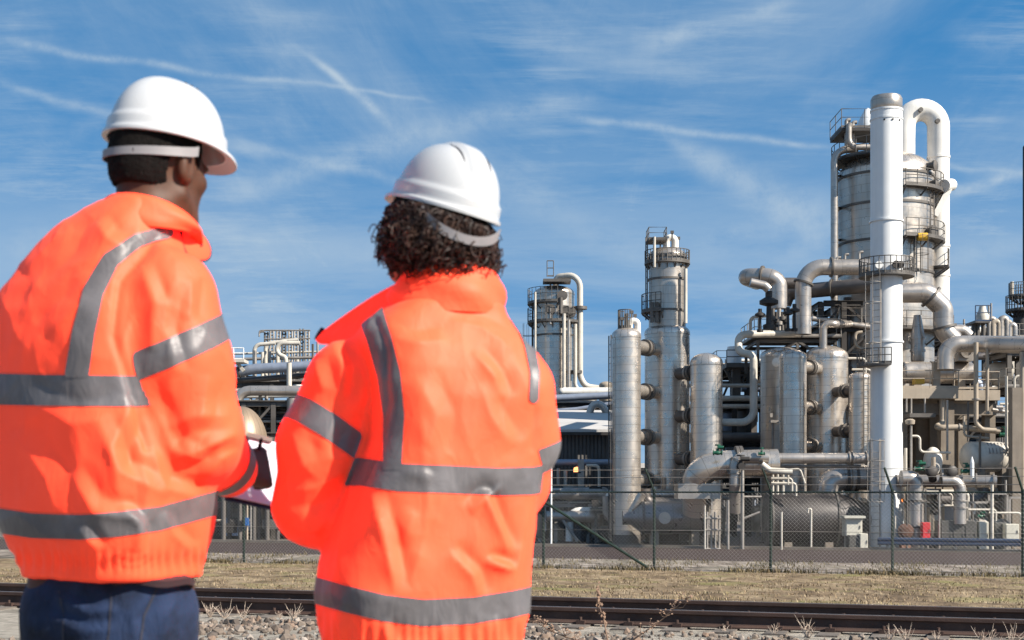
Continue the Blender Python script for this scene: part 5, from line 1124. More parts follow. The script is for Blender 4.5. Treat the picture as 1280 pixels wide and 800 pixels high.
for i, (x, w, mt) in enumerate(((300, 5, STEEL), (309, 2.6, BEIGE), (314, 2.5, PALE), (334, 6, STEEL))):
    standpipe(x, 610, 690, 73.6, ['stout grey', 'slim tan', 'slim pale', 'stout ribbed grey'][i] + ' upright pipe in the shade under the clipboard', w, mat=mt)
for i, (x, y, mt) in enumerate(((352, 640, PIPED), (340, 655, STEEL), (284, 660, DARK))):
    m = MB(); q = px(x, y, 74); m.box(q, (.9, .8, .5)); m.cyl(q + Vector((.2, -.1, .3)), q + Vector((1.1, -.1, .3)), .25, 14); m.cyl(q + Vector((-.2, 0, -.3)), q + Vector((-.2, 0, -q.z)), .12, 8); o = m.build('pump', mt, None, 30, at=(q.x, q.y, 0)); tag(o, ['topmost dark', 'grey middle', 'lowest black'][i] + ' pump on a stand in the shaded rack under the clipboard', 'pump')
m = MB(); q = px(308, 652, 73.4); m.box(q, (.25, .25, .4)); o = m.build('junction_box', pmat('bright_blue', (.02, .10, .30), .4), None, 0, at=q); tag(o, 'small bright blue junction box on the slim tan pipe', 'junction box')
for i, (y, w, Y, mt) in enumerate(((487, 6, 90, GALV), (495, 5, 89, PALE), (515, 7, 88, PIPE), (528, 5, 87, GALV), (538, 8, 86, PIPED), (448, 4, 97, GALV), (441, 3, 98, PALE))):
    ppipe('thin service pipe of the bundle crossing the process unit between the people', [(255, y + 2, Y), (430, y - 2, Y)], w, Y, mat=mt, n=10, group='service pipes between the people')
# long low backdrop of the refinery, far behind everything
unit('pipe_rack_unit', 'far low pipe rack closing the view left of the man', [-260, -120, 0, 120, 230], 100, 6, (600, 560, 520), 41, STEEL, 16)
unit('pipe_rack_unit', 'far low pipe rack closing the view behind the woman', [430, 500, 570, 650], 100, 6, (600, 560, 520), 42, STEEL, 14)
def hall(label, x0, x1, Y, yt, mat, d=14):
    rt = thing('process_hall', label, 'building', Vector((xpx((x0 + x1) / 2, Y), Y + d / 2, 0))); h = zpx(yt, Y)
    m = MB(); m.box((rt.location.x, Y + d / 2, h / 2), (pm(x1 - x0, Y), d, h)); m.build('wall', mat, rt, 0)
    m = MB(); m.box((rt.location.x, Y + d / 2, h + .2), (pm(x1 - x0, Y) + .6, d + .6, .4)); m.build('roof', ROOFM, rt, 0)
    for k in range(6):
        w = MB(); w.box((xpx(x0 + (k + .5) * (x1 - x0) / 6, Y), Y - .03, h * .6), (pm((x1 - x0) / 9, Y), .1, h * .18)); w.build('louvre', CABG, rt, 0)
hall('long dark hall far behind the vessels between shed and stack', 770, 1130, 118, 585, SIDING)
hall('dark hall far behind the elevated platform at the right edge', 1140, 1420, 112, 515, SIDING)
hall('long dark hall far behind the process unit between the people', 180, 480, 116, 512, SIDING)
# ------------------------------------------------------------------ people: smooth implicit bodies meshed once, clothing as children
class Field:
    """distance field on a grid, meshed by surface nets"""
    def __init__(s, lo, hi, h):
        s.lo = np.array(lo, float); s.h = h; n = np.ceil((np.array(hi) - s.lo) / h).astype(int) + 1; s.n = n
        ax = [s.lo[i] + h * np.arange(n[i]) for i in range(3)]
        s.X, s.Y, s.Z = [a.astype(np.float32) for a in np.meshgrid(*ax, indexing='ij')]
        s.d = np.full(tuple(n), 9.0, np.float32)
    def P(s): return s.X, s.Y, s.Z
    def add(s, d, k=.0): s.d = smin(s.d, d, k)
    def cut(s, d, k=.0): s.d = -smin(-s.d, d, k) if k else np.maximum(s.d, -d)
    def mesh(s):
        f = s.d; n = np.array(f.shape); neg = f < 0
        c = n - 1; acc = np.zeros((*c, 3), np.float32); cnt = np.zeros(tuple(c), np.float32)
        cor = [(i, j, k) for i in (0, 1) for j in (0, 1) for k in (0, 1)]
        sl = lambda o: tuple(slice(o[a], o[a] + c[a]) for a in range(3))
        for a in cor:
            for ax in range(3):
                if a[ax] == 0:
                    b = list(a); b[ax] = 1
                    fa, fb = f[sl(a)], f[sl(b)]; m = (neg[sl(a)] != neg[sl(b)])
                    t = np.where(m, fa / np.where(m, fa - fb, 1), 0)
                    for q in range(3): acc[..., q] += np.where(m, a[q] + (t if q == ax else 0), 0)
                    cnt += m
        act = cnt > 0; idx = -np.ones(tuple(c), np.int64); idx[act] = np.arange(act.sum())
        ijk = np.argwhere(act); V = (ijk + acc[act] / cnt[act][:, None]) * s.h + s.lo
        Q = []
        for ax in range(3):
            o = [0, 0, 0]; o[ax] = 1; u, w = [q for q in range(3) if q != ax]
            A = neg[tuple(slice(0, n[q] - o[q]) for q in range(3))]; B = neg[tuple(slice(o[q], n[q]) for q in range(3))]
            e = np.argwhere(A != B); e = e[(e[:, u] > 0) & (e[:, w] > 0) & (e[:, u] < c[u]) & (e[:, w] < c[w])]
            if not len(e): continue
            du = np.zeros(3, int); du[u] = 1; dw = np.zeros(3, int); dw[w] = 1
            g = lambda p: idx[p[:, 0], p[:, 1], p[:, 2]]
            q4 = np.stack([g(e - du - dw), g(e - dw), g(e), g(e - du)], 1)
            fl = A[e[:, 0], e[:, 1], e[:, 2]]
            if ax == 1: fl = ~fl
            q4[~fl] = q4[~fl][:, ::-1]; Q.append(q4)
        Q = np.concatenate(Q); Q = Q[(Q >= 0).all(1)]
        return V, Q
def smin(a, b, k):
    if k <= 0: return np.minimum(a, b)
    h = np.clip(.5 + .5 * (b - a) / k, 0, 1); return b * (1 - h) + a * h - k * h * (1 - h)
def d_cone(P, a, b, ra, rb, sq=None):
    X, Y, Z = P; a = np.array(a, float); b = np.array(b, float); ba = b - a; L2 = ba @ ba
    px_, py_, pz_ = X - a[0], Y - a[1], Z - a[2]
    t = np.clip((px_ * ba[0] + py_ * ba[1] + pz_ * ba[2]) / L2, 0, 1)
    return np.sqrt((px_ - t * ba[0]) ** 2 + (py_ - t * ba[1]) ** 2 + (pz_ - t * ba[2]) ** 2) - (ra + (rb - ra) * t)
def d_chain(P, pts, rs, k=.02):
    d = None
    for i in range(len(pts) - 1):
        e = d_cone(P, pts[i], pts[i + 1], rs[i], rs[i + 1]); d = e if d is None else smin(d, e, k)
    return d
def d_ell(P, c, r, Rm=None):
    X, Y, Z = P; q = [X - c[0], Y - c[1], Z - c[2]]
    if Rm is not None: q = [Rm[0][i] * q[0] + Rm[1][i] * q[1] + Rm[2][i] * q[2] for i in range(3)]     # into the local frame (Rm columns are its axes)
    k0 = np.sqrt(sum((q[i] / r[i]) ** 2 for i in range(3))); k1 = np.sqrt(sum((q[i] / r[i] ** 2) ** 2 for i in range(3))) + 1e-9
    return k0 * (k0 - 1) / k1
def d_loft(P, tab, yaw, ex=2.3):
    """tab rows: z, cx, cy, a, b"""
    X, Y, Z = P; tab = np.array(sorted(tab)); z = tab[:, 0]
    g = lambda i: np.interp(Z, z, tab[:, i])
    a, b = g(3), g(4); x = X - g(1); y = Y - g(2); c, s = math.cos(yaw), math.sin(yaw)
    xl = x * c + y * s; yl = -x * s + y * c
    k = (np.abs(xl / a) ** ex + np.abs(yl / b) ** ex) ** (1 / ex)
    d = (k - 1) * np.minimum(a, b) * .92
    return np.maximum(d, np.maximum(Z - z[-1], z[0] - Z))
def vnormals(V, Q):
    n = np.zeros_like(V); fn = np.cross(V[Q[:, 2]] - V[Q[:, 0]], V[Q[:, 3]] - V[Q[:, 1]])
    for k in range(4): np.add.at(n, Q[:, k], fn)
    return n / (np.linalg.norm(n, axis=1, keepdims=True) + 1e-12)
def relax(V, Q, it, lam=.5):
    E = np.concatenate([Q[:, [0, 1]], Q[:, [1, 2]], Q[:, [2, 3]], Q[:, [3, 0]]]); E = np.concatenate([E, E[:, ::-1]])
    deg = np.bincount(E[:, 0], minlength=len(V))[:, None].astype(float)
    for _ in range(it):
        s = np.zeros_like(V); np.add.at(s, E[:, 0], V[E[:, 1]]); V = V + lam * (s / np.maximum(deg, 1) - V)
    return V
def mk(name, V, Fs, mat, parent=None, smooth=True, at=None, sub=0):
    me = bpy.data.meshes.new(name); off = wloc(parent) if parent is not None else Vector(at if at is not None else (0, 0, 0))
    V = np.asarray(V) - np.array(off)
    me.from_pydata(V.tolist(), [], Fs if isinstance(Fs, list) else Fs.tolist())
    for m in (mat if isinstance(mat, list) else [mat]): me.materials.append(m)
    if smooth: me.polygons.foreach_set('use_smooth', [True] * len(me.polygons))
    me.update(); o = bpy.data.objects.new(name, me)
    if parent is None: o.location = off
    if sub: md = o.modifiers.new('subsurf', 'SUBSURF'); md.levels = sub; md.render_levels = sub
    return put(o, parent)
def vnoise(V, sc, seed=0.0, oct_=2):
    out = np.zeros(len(V))
    for i, p in enumerate(V):
        q = Vector((p[0] * sc[0] + seed, p[1] * sc[1] + seed * .7, p[2] * sc[2] - seed)); a = mnoise.noise(q)
        if oct_ > 1: a += .45 * mnoise.noise(q * 2.1)
        out[i] = a
    return out
def ridged(V, sc, seed, pw=3.0):
    return np.array([(1 - abs(mnoise.noise(Vector((p[0] * sc[0] + seed, p[1] * sc[1] - seed, p[2] * sc[2] + seed * .3)))) * 1.6) for p in V]).clip(0, 1) ** pw
def proj(V): return 640 + V[:, 0] / V[:, 1] * F, HOR - (V[:, 2] - CZ) / V[:, 1] * F
def seg_dist(x, y, pts):
    """distance to a polyline in px and the parameter (0..1) of the nearest point"""
    best = np.full(len(x), 1e9); tt = np.zeros(len(x)); sg = np.zeros(len(x)); L = [0]
    for (a, b) in zip(pts[:-1], pts[1:]): L.append(L[-1] + math.hypot(b[0] - a[0], b[1] - a[1]))
    for i, (a, b) in enumerate(zip(pts[:-1], pts[1:])):
        ux, uy = b[0] - a[0], b[1] - a[1]; l2 = ux * ux + uy * uy
        t = np.clip(((x - a[0]) * ux + (y - a[1]) * uy) / l2, 0, 1); ex, ey = x - a[0] - t * ux, y - a[1] - t * uy; d = np.hypot(ex, ey)
        m = d < best; best[m] = d[m]; tt[m] = (L[i] + t[m] * (L[i + 1] - L[i])) / L[-1]; sg[m] = np.sign(ex[m] * uy - ey[m] * ux)
    return best, tt, sg
def folds(V, N, strokes, sel=None):
    """cloth folds: ridges with a valley on one side along strokes; near and far side both get their own"""
    x, y = proj(V); disp = np.zeros(len(V)); face = np.clip(-N[:, 1] * 2.2 + .25, 0, 1)
    if sel is not None: face = face * sel
    for pts, w, h in strokes:
        d, t, sg = seg_dist(x, y, pts); m = d < w * 4
        tap = np.clip(np.sin(np.clip(t, 0, 1) * math.pi), 0, 1) ** .6
        s = d * sg / w
        prof = np.exp(-np.abs(s) * 1.25) - .8 * np.exp(-np.abs((s - 1.5) / .8) ** 1.4)
        disp[m] += (1.1 * h * prof * tap * face)[m]
    return disp
def clip_mesh(V, Q, f, lift, N):
    """the part of the surface where f > 0, cut cleanly along f = 0 and lifted off it"""
    out = []; vmap = {}; nv = []
    W = V + N * lift
    def vert(i):
        k = ('v', i)
        if k not in vmap: vmap[k] = len(nv); nv.append(W[i])
        return vmap[k]
    def edge(i, j):
        k = (min(i, j), max(i, j))
        if k not in vmap:
            a, b = k; t = f[a] / (f[a] - f[b]); vmap[k] = len(nv); nv.append(W[a] + (W[b] - W[a]) * t)
        return vmap[k]
    m = (f[Q] > 0).any(1)
    for q in Q[m]:
        for tri in ((q[0], q[1], q[2]), (q[0], q[2], q[3])):
            poly = []
            for i in range(3):
                a, b = tri[i], tri[(i + 1) % 3]
                if f[a] > 0: poly.append(vert(a))
                if (f[a] > 0) != (f[b] > 0): poly.append(edge(a, b))
            if len(poly) >= 3: out.append(poly)
    return np.array(nv) if nv else np.zeros((0, 3)), out
def tape_obj(name, V, Q, f, N, mat, parent, lift=.0016):
    v, fs = clip_mesh(V, Q, f, lift, N)
    if len(fs): return mk(name, v, fs, mat, parent)

# materials
def fabric(name, col, rough=.75, weave=420, sheen=.3, var=.06, bump=.25, wr=.5, spec=.25):
    m = bpy.data.materials.new(name); m.use_nodes = True; t = NT(m.node_tree); b = t.n['Principled BSDF']; pos = t.new('ShaderNodeNewGeometry').outputs['Position']
    n = t.noise(pos, 9, 4, .6); c = t.mix(t.maprange(n, .3, .7), tuple(k * (1 - var) for k in col), tuple(k * (1 + var) for k in col))
    t.l.new(c, b.inputs['Base Color']); b.inputs['Roughness'].default_value = rough; b.inputs['Sheen Weight'].default_value = sheen; b.inputs['Sheen Roughness'].default_value = .6
    b.inputs['Sheen Tint'].default_value = (*[min(1, k + .25) for k in col], 1); b.inputs['Specular IOR Level'].default_value = spec
    b1 = t.new('ShaderNodeBump'); b1.inputs['Strength'].default_value = wr; b1.inputs['Distance'].default_value = .006
    w1 = t.noise(t.mapping(pos, (1, 1, .55), (.3, .2, .5)), 24, 3, .5, 1.4); t.l.new(w1, b1.inputs['Height'])
    b2 = t.new('ShaderNodeBump'); b2.inputs['Strength'].default_value = bump; b2.inputs['Distance'].default_value = .0008
    t.l.new(t.noise(pos, weave, 2), b2.inputs['Height']); t.l.new(b1.outputs[0], b2.inputs['Normal']); t.l.new(b2.outputs[0], b.inputs['Normal'])
    return m
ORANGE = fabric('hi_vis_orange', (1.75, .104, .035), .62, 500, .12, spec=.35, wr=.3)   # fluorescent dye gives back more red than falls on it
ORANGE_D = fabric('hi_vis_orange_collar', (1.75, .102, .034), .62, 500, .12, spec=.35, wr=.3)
TAPE = fabric('reflective_tape', (.125, .115, .119), .40, 700, .1, .22, .3, .5); TAPE.node_tree.nodes['Principled BSDF'].inputs['Metallic'].default_value = .08
LINING = fabric('dark_lining', (.035, .017, .020), .8, 300, .1)
NAVY = fabric('navy_fabric', (.012, .014, .03), .8, 300, .1)
DENIM = fabric('denim', (.007, .015, .040), .8, 260, .1, .75, .5, .7)
SEAM = fabric('denim_seam', (.022, .024, .038), .8)
TROUSER = fabric('dark_trousers', (.02, .02, .028), .8, 300)
BOOT = pmat('boot_leather', (.03, .02, .014), .5)
def skinmat(name, col, var=.15, spots=None):
    m = bpy.data.materials.new(name); m.use_nodes = True; t = NT(m.node_tree); b = t.n['Principled BSDF']; pos = t.new('ShaderNodeNewGeometry').outputs['Position']
    c = t.mix(t.maprange(t.noise(pos, 30, 4), .3, .7), tuple(k * (1 - var) for k in col), tuple(k * (1 + var) for k in col)); t.l.new(c, b.inputs['Base Color'])
    b.inputs['Roughness'].default_value = .58; b.inputs['Specular IOR Level'].default_value = .3; b.inputs['Subsurface Weight'].default_value = .12; b.inputs['Subsurface Radius'].default_value = (.01, .004, .002); b.inputs['Subsurface Scale'].default_value = .5
    bp = t.new('ShaderNodeBump'); bp.inputs['Strength'].default_value = .2; bp.inputs['Distance'].default_value = .001; t.l.new(t.noise(pos, 350, 3), bp.inputs['Height']); t.l.new(bp.outputs[0], b.inputs['Normal'])
    return m
SKIN_D = skinmat('dark_skin', (.072, .030, .016)); SKIN_W = skinmat('brown_skin', (.26, .125, .075))
SHELLM = pmat('helmet_plastic', (.46, .46, .465), .27, 0, .02, 2.0, coat=.4)
STRAPM = pmat('grey_strap', (.22, .205, .21), .5, 0, .08, 12)
VENTM = pmat('vent_dark', (.06, .06, .07), .6)
HAIRB = pmat('black_hair', (.006, .0045, .004), .9, 0, .3, 60, .6, 260, spec=.15)
m = bpy.data.materials.new('curly_hair'); m.use_nodes = True; t = NT(m.node_tree); b = t.n['Principled BSDF']
t.l.new(t.ramp(t.new('ShaderNodeNewGeometry').outputs['Random Per Island'], [(0, (.012, .007, .006)), (.6, (.028, .015, .012)), (1, (.065, .034, .024))]), b.inputs['Base Color']); b.inputs['Roughness'].default_value = .5; b.inputs['Specular IOR Level'].default_value = .22
CURL = m
EYE = pmat('eye_white', (.7, .68, .65), .3)

def axes(yaw, pitch=0.0, roll=0.0):
    """local frame of a head: x right, y facing, z up; yaw turns the face to the right (clockwise) from straight away"""
    return (Matrix.Rotation(-yaw, 3, 'Z') @ Matrix.Rotation(pitch, 3, 'X') @ Matrix.Rotation(roll, 3, 'Y'))
def head_field(fd, c, M, s=1.0, hw=1.0, k=.02):
    P = fd.P(); Rm = [[M[i][j] for j in range(3)] for i in range(3)]
    at = lambda x, y, z: tuple(Vector(c) + M @ Vector((x * s, y * s, z * s)))
    E = lambda x, y, z, r: d_ell(P, at(x, y, z), tuple(q * s for q in r), Rm)
    fd.add(E(0, -.012, .028, (.077 * hw, .098, .096)), .02)          # cranium
    fd.add(E(0, .035, -.045, (.062 * hw, .064, .080)), .035)         # face
    fd.add(E(0, .055, -.098, (.040 * hw, .038, .030)), .03)          # jaw, chin
    for q in (-1, 1):
        fd.add(d_chain(P, [at(.062 * q * hw, -.002, -.065), at(.030 * q, .072, -.102)], [.017 * s, .015 * s]), .025)   # jaw line
        fd.add(E(.045 * q * hw, .060, -.020, (.022, .022, .017)), .02)  # cheekbone
        fd.add(E(.034 * q, .082, .018, (.022, .012, .008)), .015)       # brow
        fd.cut(E(.033 * q, .102, .000, (.017, .014, .011)), .012)       # eye socket
        fd.add(E(.032 * q, .081, .000, (.0125, .0125, .0115)), .002)
        ear = at(.080 * q * hw, -.008, -.012)
        fd.add(E(.081 * q * hw, -.014, -.010, (.013, .024, .037)), .006); fd.cut(E(.092 * q * hw, -.008, -.006, (.009, .013, .023)), .005)
        fd.add(E(.078 * q * hw, -.002, -.036, (.008, .010, .011)), .006)
    fd.add(d_chain(P, [at(0, .092, .010), at(0, .112, -.030)], [.009 * s, .014 * s]), .015)        # nose
    for q in (-1, 1): fd.add(E(.012 * q, .100, -.034, (.010, .012, .009)), .008)
    fd.add(E(0, .094, -.060, (.024, .012, .007)), .008); fd.add(E(0, .092, -.072, (.022, .012, .008)), .008)
    return at
def finger(P, base, dirs, L, r):
    pts = [Vector(base)]
    for d, l in zip(dirs, L): pts.append(pts[-1] + Vector(d).normalized() * l)
    return d_chain(P, [tuple(p) for p in pts], [r * q for q in (1.0, .95, .9, .78)][:len(pts)], .004)
def hand_field(fd, wrist, fwd, up, side, s=1.0, curl=1.0, k=.012):
    """palm from the wrist along fwd, back of the hand towards up, thumb on side"""
    P = fd.P(); w = Vector(wrist); f = Vector(fwd).normalized(); u = Vector(up); u = (u - f * u.dot(f)).normalized(); t = Vector(side).normalized()
    t = f.cross(u) if f.cross(u).dot(t) > 0 else -f.cross(u)
    pl = None
    for q in (-.033, -.011, .011, .032): e = d_cone(P, tuple(w + t * q * .6 * s + f * .012), tuple(w + t * q * s + f * .082 * s), .014 * s, .0125 * s); pl = e if pl is None else smin(pl, e, .02)
    fd.add(pl, .02)
    for q, L in ((.034, (.040, .024, .019)), (.0115, (.046, .028, .021)), (-.0115, (.043, .026, .020)), (-.034, (.033, .020, .017))):
        b = w + t * q * s + f * .084 * s; a1, a2, a3 = .5 * curl, 1.25 * curl, 1.75 * curl
        D = [f * math.cos(a) - u * math.sin(a) for a in (a1, a2, a3)]
        fd.add(finger(P, b, D, [l * s for l in L], .0094 * s), .0015)
    b = w + t * .030 * s + f * .022 * s - u * .006
    fd.add(finger(P, b, [t * .75 + f * .6 - u * .25, f * .9 + t * .25 - u * .45, f - u * .5 - t * .1], [.036 * s, .030 * s, .024 * s], .0112 * s), .01)

def loft_rows(rows, Y0, yaw, ex=2.3):
    """rows (y, x_left, x_right, half depth) as seen at distance Y0 -> loft table whose outline is that wide"""
    out = []
    for y, xl, xr, b in rows:
        hw = pm(xr - xl, Y0) / 2; sy, cy = math.sin(yaw), math.cos(yaw)
        q = ex / (ex - 1); a = max(hw ** q - (b * abs(sy)) ** q, 1e-4) ** (1 / q) / cy
        out.append((zpx(y, Y0), xpx((xl + xr) / 2, Y0), Y0, a, b))
    return out
def helmet(root, c, M, s=1.0, crest=True, vents=()):
    """hard hat: c is the centre of the rim plane, local y the facing direction"""
    A, B, H = .136 * s, .113 * s, .146 * s
    nu, nv_ = 120, 40
    def ring(th): return (B * (1 + .0 * math.sin(th)), A)
    def prof(t):   # t 0 rim .. 1 top -> radial factor and height
        a = t * math.pi / 2; return math.cos(a) ** .80, math.sin(a) ** .92
    rows = []; 
    def surf(th, t, off=0.0):
        k, hz = prof(t); x, y = math.cos(th), math.sin(th)
        X, Y_, Z = B * k * x, A * k * y * (1.0 if y < 0 else 1.04), H * hz
        if t < .16: q = .0055 * s * min(1, (.16 - t) / .012); X += q * x; Y_ += q * y
        if crest:
            w = abs(X) / (.034 * s); e = max(0, 1 - max(0, w - .55) / .3) if w < .85 else 0
            e *= min(1, max(0, (t - .30) / .12)); Z += .0065 * s * e * (.4 + .6 * t); Y_ += .005 * s * e * y * (1 - t)
            g = math.exp(-((w - 1.05) / .16) ** 2) * min(1, max(0, (t - .30) / .12)); Z -= .0030 * s * g
        else:
            w = abs(X) / (.040 * s); Z += .004 * s * max(0, 1 - w * w) * t
        n = Vector((x * k, y * k, hz)).normalized()
        return Vector((X, Y_, Z)) + n * off
    ths = [2 * math.pi * j / nu for j in range(nu)]
    # lip and peak
    def lip(th, out_, dz_):
        x, y = math.cos(th), math.sin(th); pk = max(0, y) ** 2.0
        o = .007 * s * out_ + (.030 * s * pk) * out_
        return Vector(((B + .0055 * s + o * .8) * x * (1 - .06 * pk * out_), (A * (1.0 if y < 0 else 1.04) + .0055 * s + o) * y, dz_ * s - .016 * s * pk * out_ + .006 * s * (max(0, -y) ** 2) * 0))
    rows = [[lip(th, .1, -.004) for th in ths], [lip(th, .94, -.0035) for th in ths], [lip(th, 1.0, .0005) for th in ths], [lip(th, .92, .004) for th in ths], [lip(th, .35, .006) for th in ths]]
    for i in range(1, nv_ + 1):
        t = .035 + (.995 - .035) * (i - 1) / (nv_ - 1)
        rows.append([surf(th, t) for th in ths])
    T = lambda p: Vector(c) + M @ p
    mb = MB(); mb.grid([[T(p) for p in r] for r in rows], True)
    b = len(mb.v); mb.v.append(tuple(T(Vector((0, 0, H + (.006 * s if crest else .004 * s)))))); e = b - nu
    for j in range(nu): mb.face([e + j, e + (j + 1) % nu, b])
    inner = [[T(Vector((p.x * .96, p.y * .96, p.z))) for p in rows[0]], [T(surf(th, .3, -.004) * 1.0) for th in ths], [T(surf(th, .8, -.006)) for th in ths], [T(surf(th, .98, -.006)) for th in ths]]
    mb.grid([[T(p) for p in rows[0]]] + inner, True, flip=True)
    hat = mb.build('hard_hat', SHELLM, root, 50)
    if vents:
        for tx, ty in vents:                                   # three small vent holes high on the shell
            best = None
            for th in np.linspace(0, 2 * math.pi, 120):
                for t in np.linspace(.4, .97, 60):
                    p = T(surf(th, t, .0006)); X_, Y_ = 640 + p.x / p.y * F, HOR - (p.z - CZ) / p.y * F; e = math.hypot(X_ - tx, Y_ - ty)
                    if p.y < Vector(c).y + .02 and (best is None or e < best[0]): best = (e, p, th, t)
            _, p, th, t = best; n = (p - T(surf(th, t, -.01))).normalized()
            q = MB(); q.lathe([(.0036, -.002), (.0036, .0008)], p, 10, n); q.build('vent_hole', VENTM, hat, 0)
    else:
        for sx in (-1, 1):
            q = MB(); pts = []
            for i in range(9):
                t = .52 + .36 * i / 8; th = math.acos(max(-1, min(1, sx * .036 * s / (B * prof(t)[0] + 1e-6)))); th = -th
                pts.append(T(surf(th, t, .0005)))
            q.tube(pts, [.0008 + .0022 * math.sin(math.pi * i / 8) for i in range(9)], 6); q.build('vent_slot', VENTM, hat)
    return hat, surf, T
def strap(parent, T, s, z0, a0, a1, w, rad, mat, sag=0.0, rad2=None, name='headband'):
    """nape strap under the helmet, running round the back of the head"""
    mb = MB(); rows = []
    n = 40
    for dz_, o in ((-w / 2, 0), (w / 2, 0), (w / 2, .003), (-w / 2, .003), (-w / 2, 0)):
        r = []
        for i in range(n + 1):
            a = a0 + (a1 - a0) * i / n; e = math.sin(math.pi * i / n)
            r.append(T(Vector(((rad[0] + o) * math.cos(a), (rad[1] + o) * math.sin(a) - .006 * e, z0 - sag * e ** .7 + dz_ * (1 + .25 * (1 - e))))))
        rows.append(r)
    mb.grid(rows, False); o = mb.build(name, mat, parent, 40)
    return o
# ------------------------------------------------------------------ the man at the left
def ann(c): return tuple(c)
def make_man():
    Y0 = 2.90; yaw = R(-34); P0 = lambda x, y, d=0.0: tuple(px(x, y, Y0 + d))
    gx, gz0 = xpx(140, Y0), 1.52
    # --- body -------------------------------------------------------
    fd = Field((-1.22, 2.5, 1.50), (-.40, 3.36, 3.42), .0062)
    hc = px(200, 207, Y0 + .03); HM = axes(R(27), R(-8), R(2))
    head_field(fd, hc, HM, 1.03)
    P = fd.P()
    fd.add(d_chain(P, [tuple(hc + HM @ Vector((0, -.030, -.055))), P0(185, 285, .0)], [.060, .068]), .03)       # neck
    fd.add(d_loft(P, loft_rows([(720, 45, 235, .105), (640, 40, 235, .11), (520, 35, 225, .115), (400, 20, 225, .12), (330, 30, 215, .10), (290, 80, 205, .08), (262, 130, 215, .065)], Y0, yaw), yaw), .03)
    sh, el, wr = P0(205, 368, -.07), P0(238, 552, -.03), P0(294, 590, .13)
    fd.add(d_chain(P, [sh, el, wr], [.06, .048, .032]), .03)
    shl, ell, wrl = P0(-12, 425, .06), P0(-44, 572, .08), P0(120, 606, .40)
    fd.add(d_chain(P, [shl, ell, wrl], [.06, .048, .032]), .03)
    for xx, q in ((88, -1), (190, 1)):
        a = P0(xx, 735); k_ = (a[0] + .005 * q, Y0 + .02, gz0 + .50); an = (a[0] + .01 * q, Y0 - .02, gz0 + .09)
        fd.add(d_chain(P, [a, k_, an], [.085, .06, .042]), .03)
        fd.add(d_chain(P, [(an[0], Y0 - .05, gz0 + .045), (an[0] + .02 * q + .02, Y0 + .15, gz0 + .035)], [.042, .036]), .03)
    wv = Vector(wr); hand_field(fd, wv + Vector((.010, .004, .006)), Vector((.40, .90, .06)), Vector((.86, -.46, .18)), Vector((-.1, .0, 1)), 1.08, 1.0)
    hand_field(fd, Vector(wrl), Vector((.8, .5, .1)), Vector((0, -.3, 1)), Vector((0, .7, .6)), 1.05, .9)
    V, Q = fd.mesh(); V = relax(V, Q, 2, .4)
    body = mk('person', V, Q, SKIN_D, None, at=(gx, Y0, gz0))
    tag(body, 'man in orange hi-vis jacket, jeans and white helmet, looking right with a clipboard', 'person')
    for q in (-1, 1):
        p = hc + HM @ Vector((.033 * q, .0815, .000)) * 1.03; m = MB(); rr = .0122
        m.lathe([(rr * math.cos(t_), rr * math.sin(t_)) for t_ in np.linspace(-1.5, 1.5, 9)], p, 14); m.build('eye', EYE, body)
    # --- hair -------------------------------------------------------
    fh = Field((-1.0, 2.75, 3.05), (-.55, 3.12, 3.42), .0045); P = fh.P(); Rm = [[HM[i][j] for j in range(3)] for i in range(3)]
    L = lambda x, y, z: tuple(hc + HM @ (Vector((x, y, z)) * 1.03))
    fh.add(d_ell(P, L(0, -.014, .028), tuple(k * 1.03 for k in (.083, .1035, .101)), Rm), 0)
    fh.add(d_ell(P, L(0, -.050, -.030), (.062, .062, .062), Rm), .03)
    xl, yl, zl = [sum(Rm[i][j] * (P[i] - hc[i]) for i in range(3)) for j in range(3)]
    fh.d = np.maximum(fh.d, -(zl + .066 + .020 * np.sin(xl * 60) * 0))                      # nape line
    fh.d = np.maximum(fh.d, (yl - .040) - .5 * np.maximum(zl, -.03) * 0)                      # forehead side
    earcut = np.sqrt((yl + .010) ** 2 + (zl + .018) ** 2) - .043; fh.d = np.maximum(fh.d, -np.where(np.abs(xl) > .055, earcut, 1))
    fr_ = np.where((np.abs(xl) > .05) & (yl > -.012), zl + .022, 1); fh.d = np.maximum(fh.d, -fr_)
    V, Q = fh.mesh(); N_ = vnormals(V, Q); V = V + N_ * (vnoise(V, (170, 170, 170), 3, 1) * .0022)[:, None]
    mk('hair', V, Q, HAIRB, body)
    # --- jacket -----------------------------------------------------
    fj = Field((-1.24, 2.60, 2.38), (-.42, 3.34, 3.26), .0058); P = fj.P()
    rows = [(722, 27, 254, .145), (706, 22, 257, .150), (690, 14, 262, .158), (662, 5, 268, .172), (635, 0, 270, .178), (600, -4, 268, .176), (560, -8, 262, .172), (500, -10, 252, .17), (440, -16, 246, .165), (395, -12, 244, .158), (362, 2, 240, .145), (332, 24, 234, .13), (305, 52, 228, .115), (284, 78, 224, .10), (266, 104, 226, .088), (254, 128, 228, .078)]
    dT = d_loft(P, loft_rows(rows, Y0, yaw, 2.9), yaw, 2.9)
    sh, md_, el, wr = P0(205, 374, -.07), P0(217, 452, -.07), P0(240, 545, -.04), P0(294, 592, .13)
    dR = d_chain(P, [sh, md_, el, wr], [.105, .108, .096, .056], .03)
    fw = (np.array(wr) - np.array(el)); fw /= np.linalg.norm(fw)
    capR = (P[0] - wr[0]) * fw[0] + (P[1] - wr[1]) * fw[1] + (P[2] - wr[2]) * fw[2] - .0
    dR = np.maximum(dR, capR)
    shl, ell, wrl = P0(-14, 430, .06), P0(-48, 572, .08), P0(105, 606, .36)
